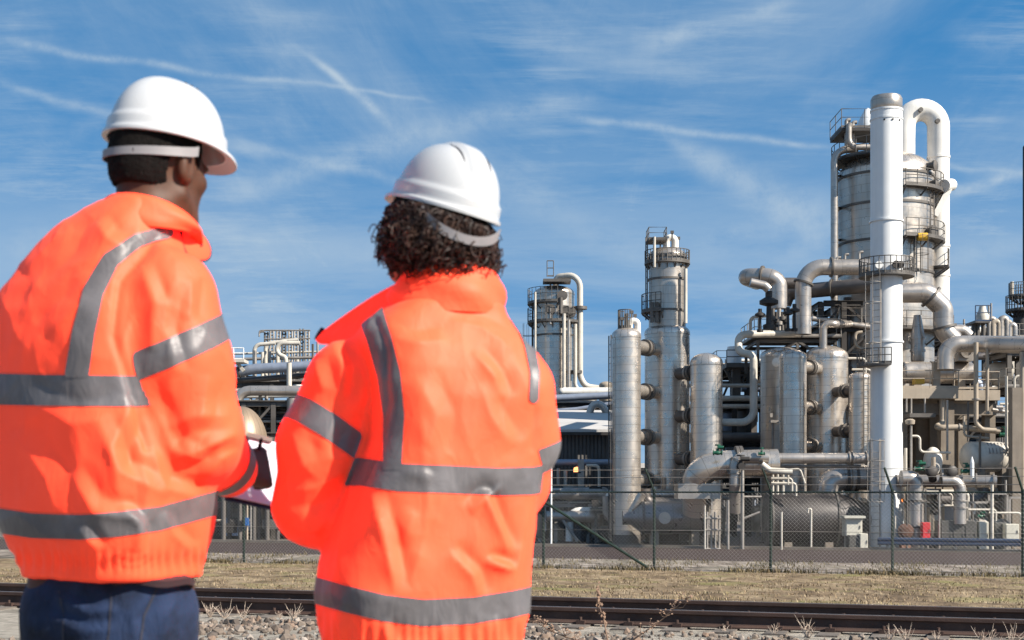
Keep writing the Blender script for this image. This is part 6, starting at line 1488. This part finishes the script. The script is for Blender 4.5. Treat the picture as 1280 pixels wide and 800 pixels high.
    dL = d_chain(P, [shl, ell, wrl], [.092, .088, .06], .03); fwl = (np.array(wrl) - np.array(ell)); fwl /= np.linalg.norm(fwl)
    dL = np.maximum(dL, (P[0] - wrl[0]) * fwl[0] + (P[1] - wrl[1]) * fwl[1] + (P[2] - wrl[2]) * fwl[2])
    fj.add(dT); fj.add(dR, .014); fj.add(dL, .02)
    V, Q = fj.mesh(); V = relax(V, Q, 4, .5); N_ = vnormals(V, Q)
    PV = tuple(V[:, i] for i in range(3))
    sR = np.minimum(d_chain(PV, [sh, md_, el, wr], [.105, .108, .096, .056], .03), 9); sT = d_loft(PV, loft_rows(rows, Y0, yaw, 2.9), yaw, 2.9); sL = d_chain(PV, [shl, ell, wrl], [.092, .088, .06], .03)
    isR = np.clip((sT - sR) / .02 * .5 + .5, 0, 1); isL = np.clip((sT - sL) / .02 * .5 + .5, 0, 1); isT = 1 - np.maximum(isR, isL)
    x, y = proj(V)
    # armhole seam, folds, gathers
    disp = .0050 * (ridged(V, (4.5, 4.5, 2.6), 1.3, 6) - .2) + .0014 * (ridged(V, (12, 12, 8), 3.3, 5) - .2) + .0035 * vnoise(V, (5, 5, 3.4), 1.0) + .0028 * vnoise(V, (13, 13, 9), 5.0)
    disp += folds(V, N_, [
        ([(150, 310), (185, 300), (215, 318)], 9, .008), ([(175, 330), (195, 380), (190, 440)], 11, .010), ([(215, 350), (205, 410), (222, 470)], 10, .008), ([(240, 345), (236, 400)], 10, .007),
        ([(190, 500), (215, 560), (262, 580)], 12, .010), ([(178, 470), (196, 540), (232, 600)], 10, .009), ([(300, 540), (255, 560), (215, 575)], 11, .010), ([(290, 520), (240, 520), (200, 540)], 12, .008), ([(252, 600), (275, 575), (300, 562)], 8, .007), ([(262, 470), (250, 520), (225, 560)], 12, .007)], isR)
    disp += folds(V, N_, [
        ([(165, 500), (140, 560), (150, 630)], 15, .012), ([(120, 520), (150, 590), (210, 620)], 14, .012), ([(85, 590), (120, 640), (190, 650)], 12, .010), ([(190, 560), (205, 610), (250, 622)], 12, .010), ([(150, 630), (175, 660), (170, 690)], 9, .010), ([(205, 640), (215, 668), (240, 690)], 9, .009),
        ([(90, 260), (70, 300), (30, 340)], 16, .008), ([(120, 275), (135, 300), (160, 310)], 12, .009), ([(60, 420), (100, 380), (112, 340)], 16, .006), ([(20, 540), (60, 600), (70, 650)], 18, .009), ([(30, 500), (90, 530), (160, 520)], 18, .007), ([(100, 660), (125, 690)], 8, .008)], isT)
    band = np.exp(-((y - 702) / 14) ** 2) * isT; disp += band * (.0035 * np.sin(x * .62 + 2 * np.sin(x * .07)) - .004)
    d1, _, _ = seg_dist(x, y, [(193, 300), (150, 350), (142, 420), (160, 480), (185, 560)]); disp -= .006 * np.exp(-(d1 / 5) ** 2) * np.clip(-N_[:, 1] * 2, 0, 1)
    V = V + N_ * disp[:, None]; V = relax(V, Q, 1, .25); N_ = vnormals(V, Q)
    jk = mk('jacket', V, Q, ORANGE, body); jk['label'] = 'orange hi-vis winter jacket with grey reflective bands'
    x, y = proj(V); back = N_[:, 1] < .25
    # reflective tape: bands round the trunk and the sleeves, braces over the shoulders
    cxl = lambda xs, ys: np.interp(x, xs, ys)
    fT = 19.5 - np.abs(y - cxl([-20, 60, 170, 260], [486, 488, 489, 480])); fT = np.where(isT > .5, fT, np.minimum(fT, (isT - .5) * 60)); tape_obj('reflective_tape', V, Q, fT, N_, TAPE, jk)
    fB = 15.5 - np.abs(y - cxl([0, 40, 100, 150, 200, 240, 272], [651, 657, 659, 655, 648, 637, 628])); fB = np.minimum(fB, (isT - .5) * 60); tape_obj('reflective_tape', V, Q, fB, N_, TAPE, jk)
    dbr, _, _ = seg_dist(x, y, [(208, 290), (172, 300), (138, 325), (117, 365), (105, 415), (97, 466)]); wbr = np.interp(y, [290, 340, 400, 466], [8, 12, 14, 15])
    fS = np.where(back, wbr - dbr, -20); fS = np.minimum(fS, 472 - y); tape_obj('reflective_tape', V, Q, fS, N_, TAPE, jk, .0024)
    dbl, _, _ = seg_dist(x, y, [(-14, 380), (-26, 420), (-30, 466)]); fS2 = np.where(back, 12 - dbl, -20); tape_obj('reflective_tape', V, Q, np.minimum(fS2, 472 - y), N_, TAPE, jk, .0024)
    def plane_band(p, q, hw, sel, dep, tilt=0.0, name='reflective_tape'):
        a, b = np.array(P0(*p, dep)), np.array(P0(*q, dep)); e = b - a; n = np.cross(e, (0, 1, tilt)); n /= np.linalg.norm(n)
        f_ = (hw - np.abs((V - a) @ n)) * 600; tape_obj(name, V, Q, np.minimum(f_, (sel - .5) * 60), N_, TAPE, jk)
    plane_band((147, 467), (279, 412), .026, isR, -.15, .25)
    ax_ = np.array(wr) - np.array(el); s_ = (V - np.array(wr)) @ (ax_ / np.linalg.norm(ax_)); fC = (.021 - np.abs(s_ + .055)) * 600; fC = np.minimum(fC, (isR - .5) * 60); fC = np.where(y > 520, fC, -9); tape_obj('reflective_tape', V, Q, fC, N_, TAPE, jk)
    # --- collar: a standing band open at the front ------------------
    def collar(cb, ct, rb, rt, h0, gap, yaw_, mat, thick=.007, lean=0, n=64, mfold=4, wav=.004, name='collar', parent=None, shape=None):
        cb, ct = Vector(cb), Vector(ct); rows = []; ins = []
        for j in range(9):
            v = j / 8; r1 = []; r2 = []
            for i in range(n + 1):
                u = i / n; ph_ = gap + (2 * math.pi - 2 * gap) * u; a = math.pi / 2 - yaw_ + ph_            # from the front opening right round
                dx_, dy_ = math.cos(a), math.sin(a)
                ra = rb[0] + (rt[0] - rb[0]) * v; rbb = rb[1] + (rt[1] - rb[1]) * v
                c_ = cb.lerp(ct, v); lift = shape(u, v) if shape else 0
                bul = .010 * math.sin(math.pi * v) + wav * math.sin(u * 23 + 5 * v) * math.sin(math.pi * min(1, v * 1.1)) + .6 * wav * mnoise.noise(Vector((u * 9, v * 3, 1)))
                cc, ss = math.cos(-yaw_), math.sin(-yaw_)
                lx, ly = dx_ * cc + dy_ * ss, -dx_ * ss + dy_ * cc
                ex, ey = lx * (ra + bul), ly * (rbb + bul)
                p = c_ + Vector((ex * cc - ey * ss, ex * ss + ey * cc, lift)); r1.append(p)
                d = Vector((dx_, dy_, 0)); r2.append(p - d * thick)
            rows.append(r1); ins.append(r2)
        mb = MB(); ring = rows + [[(p + q) / 2 + Vector((0, 0, thick * .4)) for p, q in zip(rows[-1], ins[-1])]] + ins[::-1]
        mb.grid(ring, False)
        for i in (0, n): mb.poly([r[i] for r in ring])
        return mb.build(name, mat, parent, 60)
    collar(P0(178, 286, .0), P0(192, 258, .02), (.108, .092), (.098, .100), .1, .28, R(24), ORANGE_D, .008, parent=jk, wav=.004,
           shape=lambda u, v: v * (.020 - .095 * abs(2 * u - .9) ** 2.0) - .012)
    # the open front corner of the collar on the right, with its dark inner side
    A = [P0(224, 268, -.01), P0(246, 282, .05), P0(264, 301, .10), P0(268, 322, .10), P0(256, 331, .06), P0(226, 322, -.02)]
    def corner(pts, mat, inner, name, th=.007):
        pts = [Vector(p) for p in pts]; c_ = sum(pts, Vector()) / len(pts); mb = MB(); n = len(pts)
        f_ = [p for p in pts]; b_ = [p + Vector((-.004, th, 0)) for p in pts]; k = len(mb.v); mb.v += [tuple(p) for p in f_ + b_] + [tuple(c_ + Vector((0, -.008, 0))), tuple(c_ + Vector((-.004, th, 0)))]
        for i in range(n): j = (i + 1) % n; mb.face([k + i, k + j, k + 2 * n]); mb.face([k + n + j, k + n + i, k + 2 * n + 1], 1); mb.face([k + i, k + n + i, k + n + j, k + j], 1)
        return mb.build(name, [mat, inner], jk, 180)
    cn = corner(A, ORANGE_D, NAVY, 'collar_flap'); md = cn.modifiers.new('subsurf', 'SUBSURF'); md.levels = 2; md.render_levels = 2
    bt = MB(); bt.lathe([(.005, -.004), (.006, 0), (.002, .002)], P0(250, 306, .052), 12, (.3, -1, 0)); bt.build('snap_button', LINING, cn)
    # dark hem under the waistband
    rr = loft_rows([(731, 38, 247, .116), (723, 36, 249, .119), (715, 44, 238, .108), (696, 60, 220, .09)], Y0, yaw); mb = MB(); rows_ = []
    for z, cx, cy, a, b in sorted(rr):
        r_ = []
        for i in range(72):
            th = 2 * math.pi * i / 72; c, s = math.cos(th), math.sin(th); ex, ey = a * abs(c) ** .85 * np.sign(c), b * abs(s) ** .85 * np.sign(s)
            r_.append((cx + ex * math.cos(yaw) - ey * math.sin(yaw), cy + ex * math.sin(yaw) + ey * math.cos(yaw), z + .008 * math.sin(th + 2.6) + .003 * math.sin(th * 7)))
        rows_.append(r_)
    mb.grid(rows_, True); mb.build('sweater_hem', LINING, body, 60)
    rr = loft_rows([(258, 140, 226, .062), (240, 146, 222, .058)], Y0, R(20)); 
    m = MB(); m.tube([P0(140, 248, -.035), P0(158, 244, -.055), P0(186, 250, -.055), P0(208, 260, -.02)], .008, 10); m.build('shirt_collar', LINING, body)
    # --- jeans ------------------------------------------------------
    fp = Field((-1.05, 2.62, 1.56), (-.52, 3.16, 2.52), .0066); P = fp.P()
    fp.add(d_loft(P, loft_rows([(705, 40, 240, .118), (740, 38, 236, .128), (790, 36, 230, .135), (830, 40, 228, .13), (850, 48, 222, .11)], Y0, yaw), yaw, 2.3))
    for xx, q in ((88, -1), (188, 1)):
        a = P0(xx, 770); fp.add(d_chain(P, [a, (a[0] + .004 * q, Y0 + .02, gz0 + .50), (a[0] + .008 * q, Y0 - .02, gz0 + .08)], [.098, .080, .068], .02), .03)
    V, Q = fp.mesh(); V = relax(V, Q, 3, .5); N_ = vnormals(V, Q)
    d = .004 * vnoise(V, (9, 9, 5), 2) + folds(V, N_, [([(70, 745), (110, 765), (150, 762)], 8, .007), ([(60, 770), (105, 790), (150, 785)], 8, .007), ([(185, 742), (165, 772), (170, 800)], 7, .006), ([(215, 745), (200, 800)], 9, .005)])
    V = V + N_ * d[:, None]; N_ = vnormals(V, Q)
    je = mk('jeans', V, Q, DENIM, body); x, y = proj(V); bk = N_[:, 1] < 0
    for pts, w in (([(196, 735), (180, 770), (172, 830)], 1.6), ([(74, 738), (80, 770), (78, 830)], 1.4), ([(140, 742), (135, 800), (138, 850)], 1.5)):
        d_, _, _ = seg_dist(x, y, pts); tape_obj('seam', V, Q, np.where(bk, w - d_, -5), N_, SEAM, je, .0012)
    for q, xx in ((-1, 88), (1, 188)):
        a = P0(xx, 770); m = MB(); bx = a[0] + .02 * q; m.lathe([(.06, 0), (.062, .03), (.056, .05), (.05, .12), (.052, .18)], (bx, Y0 - .03, gz0), 20); m.build('boot_shaft', BOOT, body)
        m = MB(); m.tube([(bx, Y0 - .07, gz0 + .05), (bx + .01, Y0 + .06, gz0 + .05), (bx + .02, Y0 + .17, gz0 + .042), (bx + .022, Y0 + .215, gz0 + .038)], [.045, .052, .046, .026], 16); m.build('boot', BOOT, body)
    # --- helmet -----------------------------------------------------
    hat, surf, T = helmet(body, hc + HM @ Vector((.004, .006, .044)), axes(R(38), R(-5), R(2)), .915, crest=False, vents=((233, 103), (241, 105), (249, 109)))
    st = strap(hat, T, 1, -.022, R(180 - 2), R(360 + 2), .016, (.099, .1235), STRAPM, .026)
    return body, collar, corner
MAN, make_collar, make_corner = make_man()
# clipboard with paper, held by the man, and the pen
def clipboard():
    Yc = 3.30; c = px(330, 585, Yc)
    q = [px(294, 538, Yc + .03), px(356, 552, Yc + .05), px(349, 630, Yc - .08), px(284, 616, Yc - .11)]
    n = (q[1] - q[0]).cross(q[3] - q[0]).normalized(); n = n if n.z > 0 or n.y < 0 else -n
    if n.y > 0: n = -n
    q = [p - n * .012 for p in q]
    rt = thing('clipboard', 'clipboard with white papers in the dark hand of the man', 'clipboard', c)
    def slab(P, th, mat, name, lift):
        A = [p + n * lift for p in P]; B = [p + n * (lift + th) for p in P]; m = MB(); m.poly(A[::-1]); m.poly(B)
        for i in range(4): j = (i + 1) % 4; m.poly([A[i], A[j], B[j], B[i]])
        return m.build(name, mat, rt, 0)
    ct = sum(q, Vector()) / 4
    slab([ct + (p - ct) * 1.07 for p in q], .005, pmat('navy_board', (.015, .015, .06), .5, 0, .05), 'board', -.007)
    pap = slab(q, .003, pmat('white_paper', (.78, .75, .84), .8, 0, .02), 'paper', 0.0)
    m = MB(); a = q[0].lerp(q[1], .5) + n * .008; d = (q[1] - q[0]).normalized(); m.beam(a - d * .03, a + d * .03, .02, .01); m.build('clip', GALV, rt, 0)
clipboard()
m = MB(); m.tube([px(321, 575, 3.10), px(325, 556, 3.09), px(327, 548, 3.085)], [.0045, .0045, .003], 8); o = m.build('pen', NAVY, None, at=px(325, 560, 3.09)); tag(o, 'dark pen sticking up from the hand of the man above the paper', 'pen')
# ------------------------------------------------------------------ the woman in the middle
KW = .97         # she is smaller and stands nearer the camera; built at working size, then set on her feet
def make_woman():
    Y0 = 2.95; yaw = R(25); P0 = lambda x, y, d=0.0: tuple(px(x, y, Y0 + d)); gx, gz0 = xpx(535, Y0), CZ - 1.08 / KW
    hc = px(541, 287, Y0 + .03); HM = axes(R(-32), R(10), R(6))
    fd = Field((-.56, 2.55, 1.36), (.16, 3.42, 3.36), .0062)
    head_field(fd, hc, HM, .98, .96); P = fd.P()
    fd.add(d_chain(P, [tuple(hc + HM @ Vector((0, -.028, -.055))), P0(556, 400, .0)], [.050, .056]), .03)
    fd.add(d_loft(P, loft_rows([(850, 430, 630, .10), (760, 425, 632, .11), (650, 450, 640, .10), (540, 465, 640, .105), (460, 460, 640, .105), (425, 480, 625, .085), (395, 515, 605, .06)], Y0, yaw), yaw), .03)
    shl, ell, wrl = P0(452, 470), P0(400, 628, .04), P0(505, 618, .32); shr, elr, wrr = P0(640, 475), P0(640, 610, .06), P0(600, 600, .34)
    for a, b, c, sd in ((shl, ell, wrl, 1), (shr, elr, wrr, -1)):
        fd.add(d_chain(P, [a, b, c], [.05, .040, .028]), .03)
        hand_field(fd, Vector(c), Vector((.75 * sd, .5, .1)), Vector((0, -.2, 1)), Vector((0, .8, .3)), .95, .9)
    for xx, q in ((478, -1), (582, 1)):
        a = P0(xx, 860); an = (a[0] + .01 * q, Y0 - .02, gz0 + .09)
        fd.add(d_chain(P, [a, (a[0] + .005 * q, Y0 + .02, gz0 + .47), an], [.085, .056, .038]), .03)
        fd.add(d_chain(P, [(an[0], Y0 - .05, gz0 + .045), (an[0] + .01 * q - .02, Y0 + .13, gz0 + .035)], [.038, .032]), .03)
    V, Q = fd.mesh(); V = relax(V, Q, 2, .4)
    body = mk('person', V, Q, SKIN_W, None, at=(gx, Y0, gz0))
    tag(body, 'woman with curly dark hair in orange hi-vis jacket and white helmet, seen from behind', 'person')
    for q in (-1, 1):
        p = hc + HM @ Vector((.033 * q, .0815, .000)) * .98; m = MB(); rr = .0118
        m.lathe([(rr * math.cos(t_), rr * math.sin(t_)) for t_ in np.linspace(-1.5, 1.5, 9)], p, 14); m.build('eye', EYE, body)
    # jacket
    fj = Field((-.56, 2.62, 2.22), (.16, 3.36, 3.12), .0058); P = fj.P()
    rows = [(845, 406, 650, .142), (800, 403, 652, .152), (770, 397, 662, .158), (740, 393, 663, .160), (700, 399, 668, .160), (650, 412, 672, .155), (600, 430, 672, .15), (550, 446, 670, .148), (500, 450, 672, .145), (465, 448, 672, .136), (440, 444, 664, .126), (420, 446, 652, .115), (405, 456, 642, .104), (392, 472, 634, .094), (378, 490, 630, .084)]
    tab = loft_rows(rows, Y0, yaw, 3.2); dT = d_loft(P, tab, yaw, 3.2)
    AL = [P0(437, 478), P0(406, 560, .01), P0(398, 630, .03), P0(492, 618, .30)]; rL = [.090, .096, .090, .058]
    AR = [P0(645, 486), P0(650, 550, .03), P0(640, 606, .07), P0(598, 602, .33)]; rR = [.078, .074, .072, .055]
    dL = d_chain(P, AL, rL, .03); dR = d_chain(P, AR, rR, .03)
    fj.add(dT); fj.add(dL, .014); fj.add(dR, .02)
    V, Q = fj.mesh(); V = relax(V, Q, 4, .5); N_ = vnormals(V, Q); PV = tuple(V[:, i] for i in range(3))
    sT = d_loft(PV, tab, yaw, 3.2); sL = d_chain(PV, AL, rL, .03); sR = d_chain(PV, AR, rR, .03)
    isL = np.clip((sT - sL) / .02 * .5 + .5, 0, 1); isR = np.clip((sT - sR) / .02 * .5 + .5, 0, 1); isT = 1 - np.maximum(isL, isR)
    x, y = proj(V)
    disp = .0050 * (ridged(V, (4.5, 4.5, 2.6), 4.1, 6) - .2) + .0014 * (ridged(V, (12, 12, 8), 6.3, 5) - .2) + .0035 * vnoise(V, (5, 5, 3.4), 7.0) + .0026 * vnoise(V, (13, 13, 9), 2.0)
    disp += folds(V, N_, [
        ([(590, 440), (615, 470), (628, 500)], 10, .009), ([(520, 470), (545, 520), (535, 560)], 16, .007), ([(600, 480), (612, 520), (640, 560)], 13, .008), ([(587, 640), (606, 622), (618, 650), (636, 690)], 9, .013), ([(606, 702), (624, 708), (644, 712)], 7, .010), ([(560, 690), (590, 720), (596, 745)], 10, .010), ([(610, 700), (640, 712)], 8, .009),
        ([(466, 618), (482, 680), (494, 742)], 12, .013), ([(520, 640), (500, 680)], 16, .006), ([(420, 760), (430, 800)], 9, .009), ([(480, 775), (486, 810)], 9, .009), ([(560, 780), (556, 815)], 10, .007), ([(620, 770), (616, 810)], 9, .008),
        ([(485, 420), (520, 430), (560, 425)], 12, .006), ([(560, 400), (600, 410), (640, 440)], 12, .006), ([(505, 590), (540, 600)], 9, .004)], isT)
    disp += folds(V, N_, [
        ([(415, 425), (430, 460), (425, 500)], 9, .009), ([(440, 440), (455, 480), (452, 520)], 9, .009), ([(395, 450), (405, 490)], 10, .008), ([(420, 520), (400, 560)], 12, .006), ([(460, 560), (430, 600), (405, 640)], 13, .010), ([(440, 580), (395, 610), (358, 615)], 14, .008), ([(420, 640), (395, 665), (362, 660)], 10, .008), ([(365, 540), (380, 580), (400, 600)], 12, .006)], isL)
    for pts in ([(470, 400), (484, 440), (486, 500), (470, 560), (452, 600)], [(655, 408), (664, 450), (668, 500), (664, 560)]):
        d1, _, _ = seg_dist(x, y, pts); disp -= .005 * np.exp(-(d1 / 4.5) ** 2) * np.clip(-N_[:, 1] * 2, 0, 1) * (1 if pts[0][0] < 500 else .6)
    band = np.exp(-((y - 800) / 22) ** 2) * isT; disp += band * (.003 * np.sin(x * .5 + 2 * np.sin(x * .06)))
    V = V + N_ * disp[:, None]; V = relax(V, Q, 1, .25); N_ = vnormals(V, Q)
    jk = mk('jacket', V, Q, ORANGE, body); jk['label'] = 'orange hi-vis winter jacket with grey reflective bands'
    x, y = proj(V); back = N_[:, 1] < .3; near = V[:, 1] < Y0 + .02
    cxl = lambda xs, ys: np.interp(x, xs, ys)
    fT = 17.5 - np.abs(y - cxl([450, 500, 560, 620, 665, 690], [590, 597, 599, 602, 601, 596])); tape_obj('reflective_tape', V, Q, np.minimum(fT, (isT - .5) * 60), N_, TAPE, jk)
    fB = 17.0 - np.abs(y - cxl([392, 430, 480, 530, 590, 640, 662], [737, 748, 760, 766, 763, 755, 750])); tape_obj('reflective_tape', V, Q, np.minimum(fB, (isT - .5) * 60), N_, TAPE, jk)
    for pts, w in (([(462, 386), (475, 425), (487, 470), (493, 520), (491, 583)], ([386, 470, 583], [16, 14.5, 11.5])), ([(648, 396), (661, 430), (668, 465), (667, 498)], ([396, 498], [7, 6]))):
        d_, _, _ = seg_dist(x, y, pts); ww = np.interp(y, *w); tape_obj('reflective_tape', V, Q, np.minimum(np.where(back & near, ww - d_, -20), 588 - y), N_, TAPE, jk, .0024)
    front = N_[:, 1] > .1
    for xx in (480, 640): tape_obj('reflective_tape', V, Q, np.minimum(np.where(front & (y > 400), 15 - np.abs(x - xx), -20), np.minimum(588 - y, (isT - .5) * 60)), N_, TAPE, jk, .0024)
    def plane_band(p, q, hw, sel, dep, tilt=0.0):
        a, b = np.array(P0(*p, dep)), np.array(P0(*q, dep)); e = b - a; n = np.cross(e, (0, 1, tilt)); n /= np.linalg.norm(n)
        f_ = (hw - np.abs((V - a) @ n)) * 600; tape_obj('reflective_tape', V, Q, np.minimum(f_, (sel - .5) * 60), N_, TAPE, jk)
    plane_band((368, 507), (466, 570), .026, isL, -.06, -.2); plane_band((640, 588), (690, 572), .026, isR, -.03, .1)
    # collar and the open lapel at the left
    col = make_collar(P0(556, 396, .005), P0(561, 350, .02), (.120, .102), (.104, .098), .1, .34, R(-20), ORANGE_D, .009, parent=jk, wav=.006, shape=lambda u, v: v * (.006 + .010 * math.cos(2 * math.pi * (u - .5))))
    def sheet(rows, mat, inner, name, th=.008):
        rows = [[Vector(p) for p in r] for r in rows]; mb = MB(); n = len(rows[0]); off = Vector((.002, th, -.003))
        mb.grid(rows, False); mb.grid([[p + off for p in r] for r in rows], False, flip=True, mi=1)
        edge = rows[0] + [r[-1] for r in rows[1:]] + rows[-1][::-1][1:] + [r[0] for r in rows[::-1]][1:]
        mb.grid([edge, [p + off for p in edge]], False, mi=1)
        o = mb.build(name, [mat, inner], jk, 180); md = o.modifiers.new('subsurf', 'SUBSURF'); md.levels = 2; md.render_levels = 2; return o
    sheet([[P0(515, 345, -.060), P0(478, 362, .00), P0(440, 387, .06), P0(405, 412, .12)],
           [P0(520, 372, -.090), P0(484, 385, -.035), P0(446, 402, .04), P0(400, 418, .12)],
           [P0(512, 392, -.090), P0(478, 402, -.05), P0(440, 418, .03), P0(393, 425, .115)],
           [P0(488, 400, -.06), P0(460, 412, -.02), P0(430, 428, .03), P0(398, 429, .11)]], ORANGE_D, ORANGE_D, 'lapel')
    m = MB(); m.tube([P0(404, 411, .125), P0(399, 418, .13), P0(396, 424, .125)], .006, 8); m.build('zip_edge', NAVY, jk)
    # trousers and boots below the picture
    fp = Field((-.42, 2.66, 1.42), (.10, 3.16, 2.36), .008); P = fp.P()
    fp.add(d_loft(P, loft_rows([(790, 420, 640, .12), (850, 424, 636, .13), (900, 430, 630, .12)], Y0, yaw), yaw, 2.3))
    for xx, q in ((478, -1), (584, 1)): a = P0(xx, 870); fp.add(d_chain(P, [a, (a[0] + .004 * q, Y0 + .02, gz0 + .47), (a[0] + .008 * q, Y0 - .02, gz0 + .08)], [.092, .072, .060], .02), .03)
    V, Q = fp.mesh(); mk('trousers', relax(V, Q, 3, .5), Q, TROUSER, body)
    for q, xx in ((-1, 478), (1, 584)):
        bx = P0(xx, 870)[0] + .008 * q; m = MB(); m.tube([(bx, Y0 - .07, gz0 + .05), (bx - .005, Y0 + .06, gz0 + .05), (bx - .012, Y0 + .15, gz0 + .042), (bx - .014, Y0 + .19, gz0 + .038)], [.042, .048, .042, .024], 16); m.build('boot', BOOT, body)
    # helmet
    HC = px(556, 262, Y0 + .03); HA = axes(R(-34), R(15), R(9)); HI = HA.transposed()
    hat, surf, T = helmet(body, HC, HA, .92, crest=True)
    strap(hat, T, 1, -.022, R(214), R(297), .018, (.124, .154), STRAPM, .030, name='headband')
    # curls: a dark base and hundreds of little ringlets hanging out under the helmet
    fh = Field((-.38, 2.72, 2.86), (.06, 3.2, 3.40), .006); P = fh.P(); Rm = [[HM[i][j] for j in range(3)] for i in range(3)]
    L = lambda a, b, c: tuple(hc + HM @ Vector((a, b, c)))
    fh.add(d_ell(P, L(0, -.018, .025), (.098, .110, .084), Rm)); fh.add(d_ell(P, L(-.002, -.045, -.014), (.108, .092, .064), Rm), .03)
    yl = sum(Rm[i][1] * (P[i] - hc[i]) for i in range(3)); fh.d = np.maximum(fh.d, yl - .045)
    HC = px(556, 262, Y0 + .03); HA = axes(R(-34), R(15), R(9)); HI = HA.transposed()
    hz = sum(HI[2][j] * (P[j] - HC[j]) for j in range(3)); fh.d = np.maximum(fh.d, hz + .006)
    V, Q = fh.mesh(); N_ = vnormals(V, Q); V = V + N_ * (vnoise(V, (60, 60, 60), 3) * .007)[:, None]
    hair = mk('hair', V, Q, HAIRB, body)
    q = np.random.default_rng(4); mb = MB(); MI = HM.transposed()
    zl = np.array([(MI @ (Vector(p) - hc)).z for p in V]); yl = np.array([(MI @ (Vector(p) - hc)).y for p in V])
    cand = np.where((zl < .040) & (yl < .05))[0]
    for i in q.choice(cand, 1900):
        p = Vector(V[i]) - Vector(N_[i]) * .01; n = Vector(N_[i]); Lc = q.uniform(.024, .056) * (.6 if zl[i] > -.005 else 1); r = q.uniform(.0055, .0105); turns = q.uniform(1.8, 3.6); th = q.uniform(.0018, .0032)
        d = (n * q.uniform(.7, 1.1) + Vector((q.normal(0, .35), q.normal(0, .35), q.normal(-.45, .30)))).normalized()
        a = d.orthogonal().normalized(); b = d.cross(a); ph0 = q.uniform(0, 6.28); pts = []
        for k in range(19):
            s = k / 18; g = Vector((0, 0, -.018 * s * s)); rr = r * min(1, .4 + s * 1.6)
            pts.append(p + d * Lc * s + g + a * rr * math.cos(ph0 + turns * 6.28 * s) + b * rr * math.sin(ph0 + turns * 6.28 * s))
        if any((lambda h: h.z > -.007 and math.hypot(h.x / .104, h.y / .125) > .90)(HI @ (w - HC)) for w in pts): continue
        mb.tube(pts, [th * (1 - .5 * k / 18) for k in range(19)], 4, False)
    mb.build('curls', CURL, hair, 80)
    body.scale = (KW,) * 3; body.location = (gx * KW, Y0 * KW, 1.52)
    return body
make_woman()
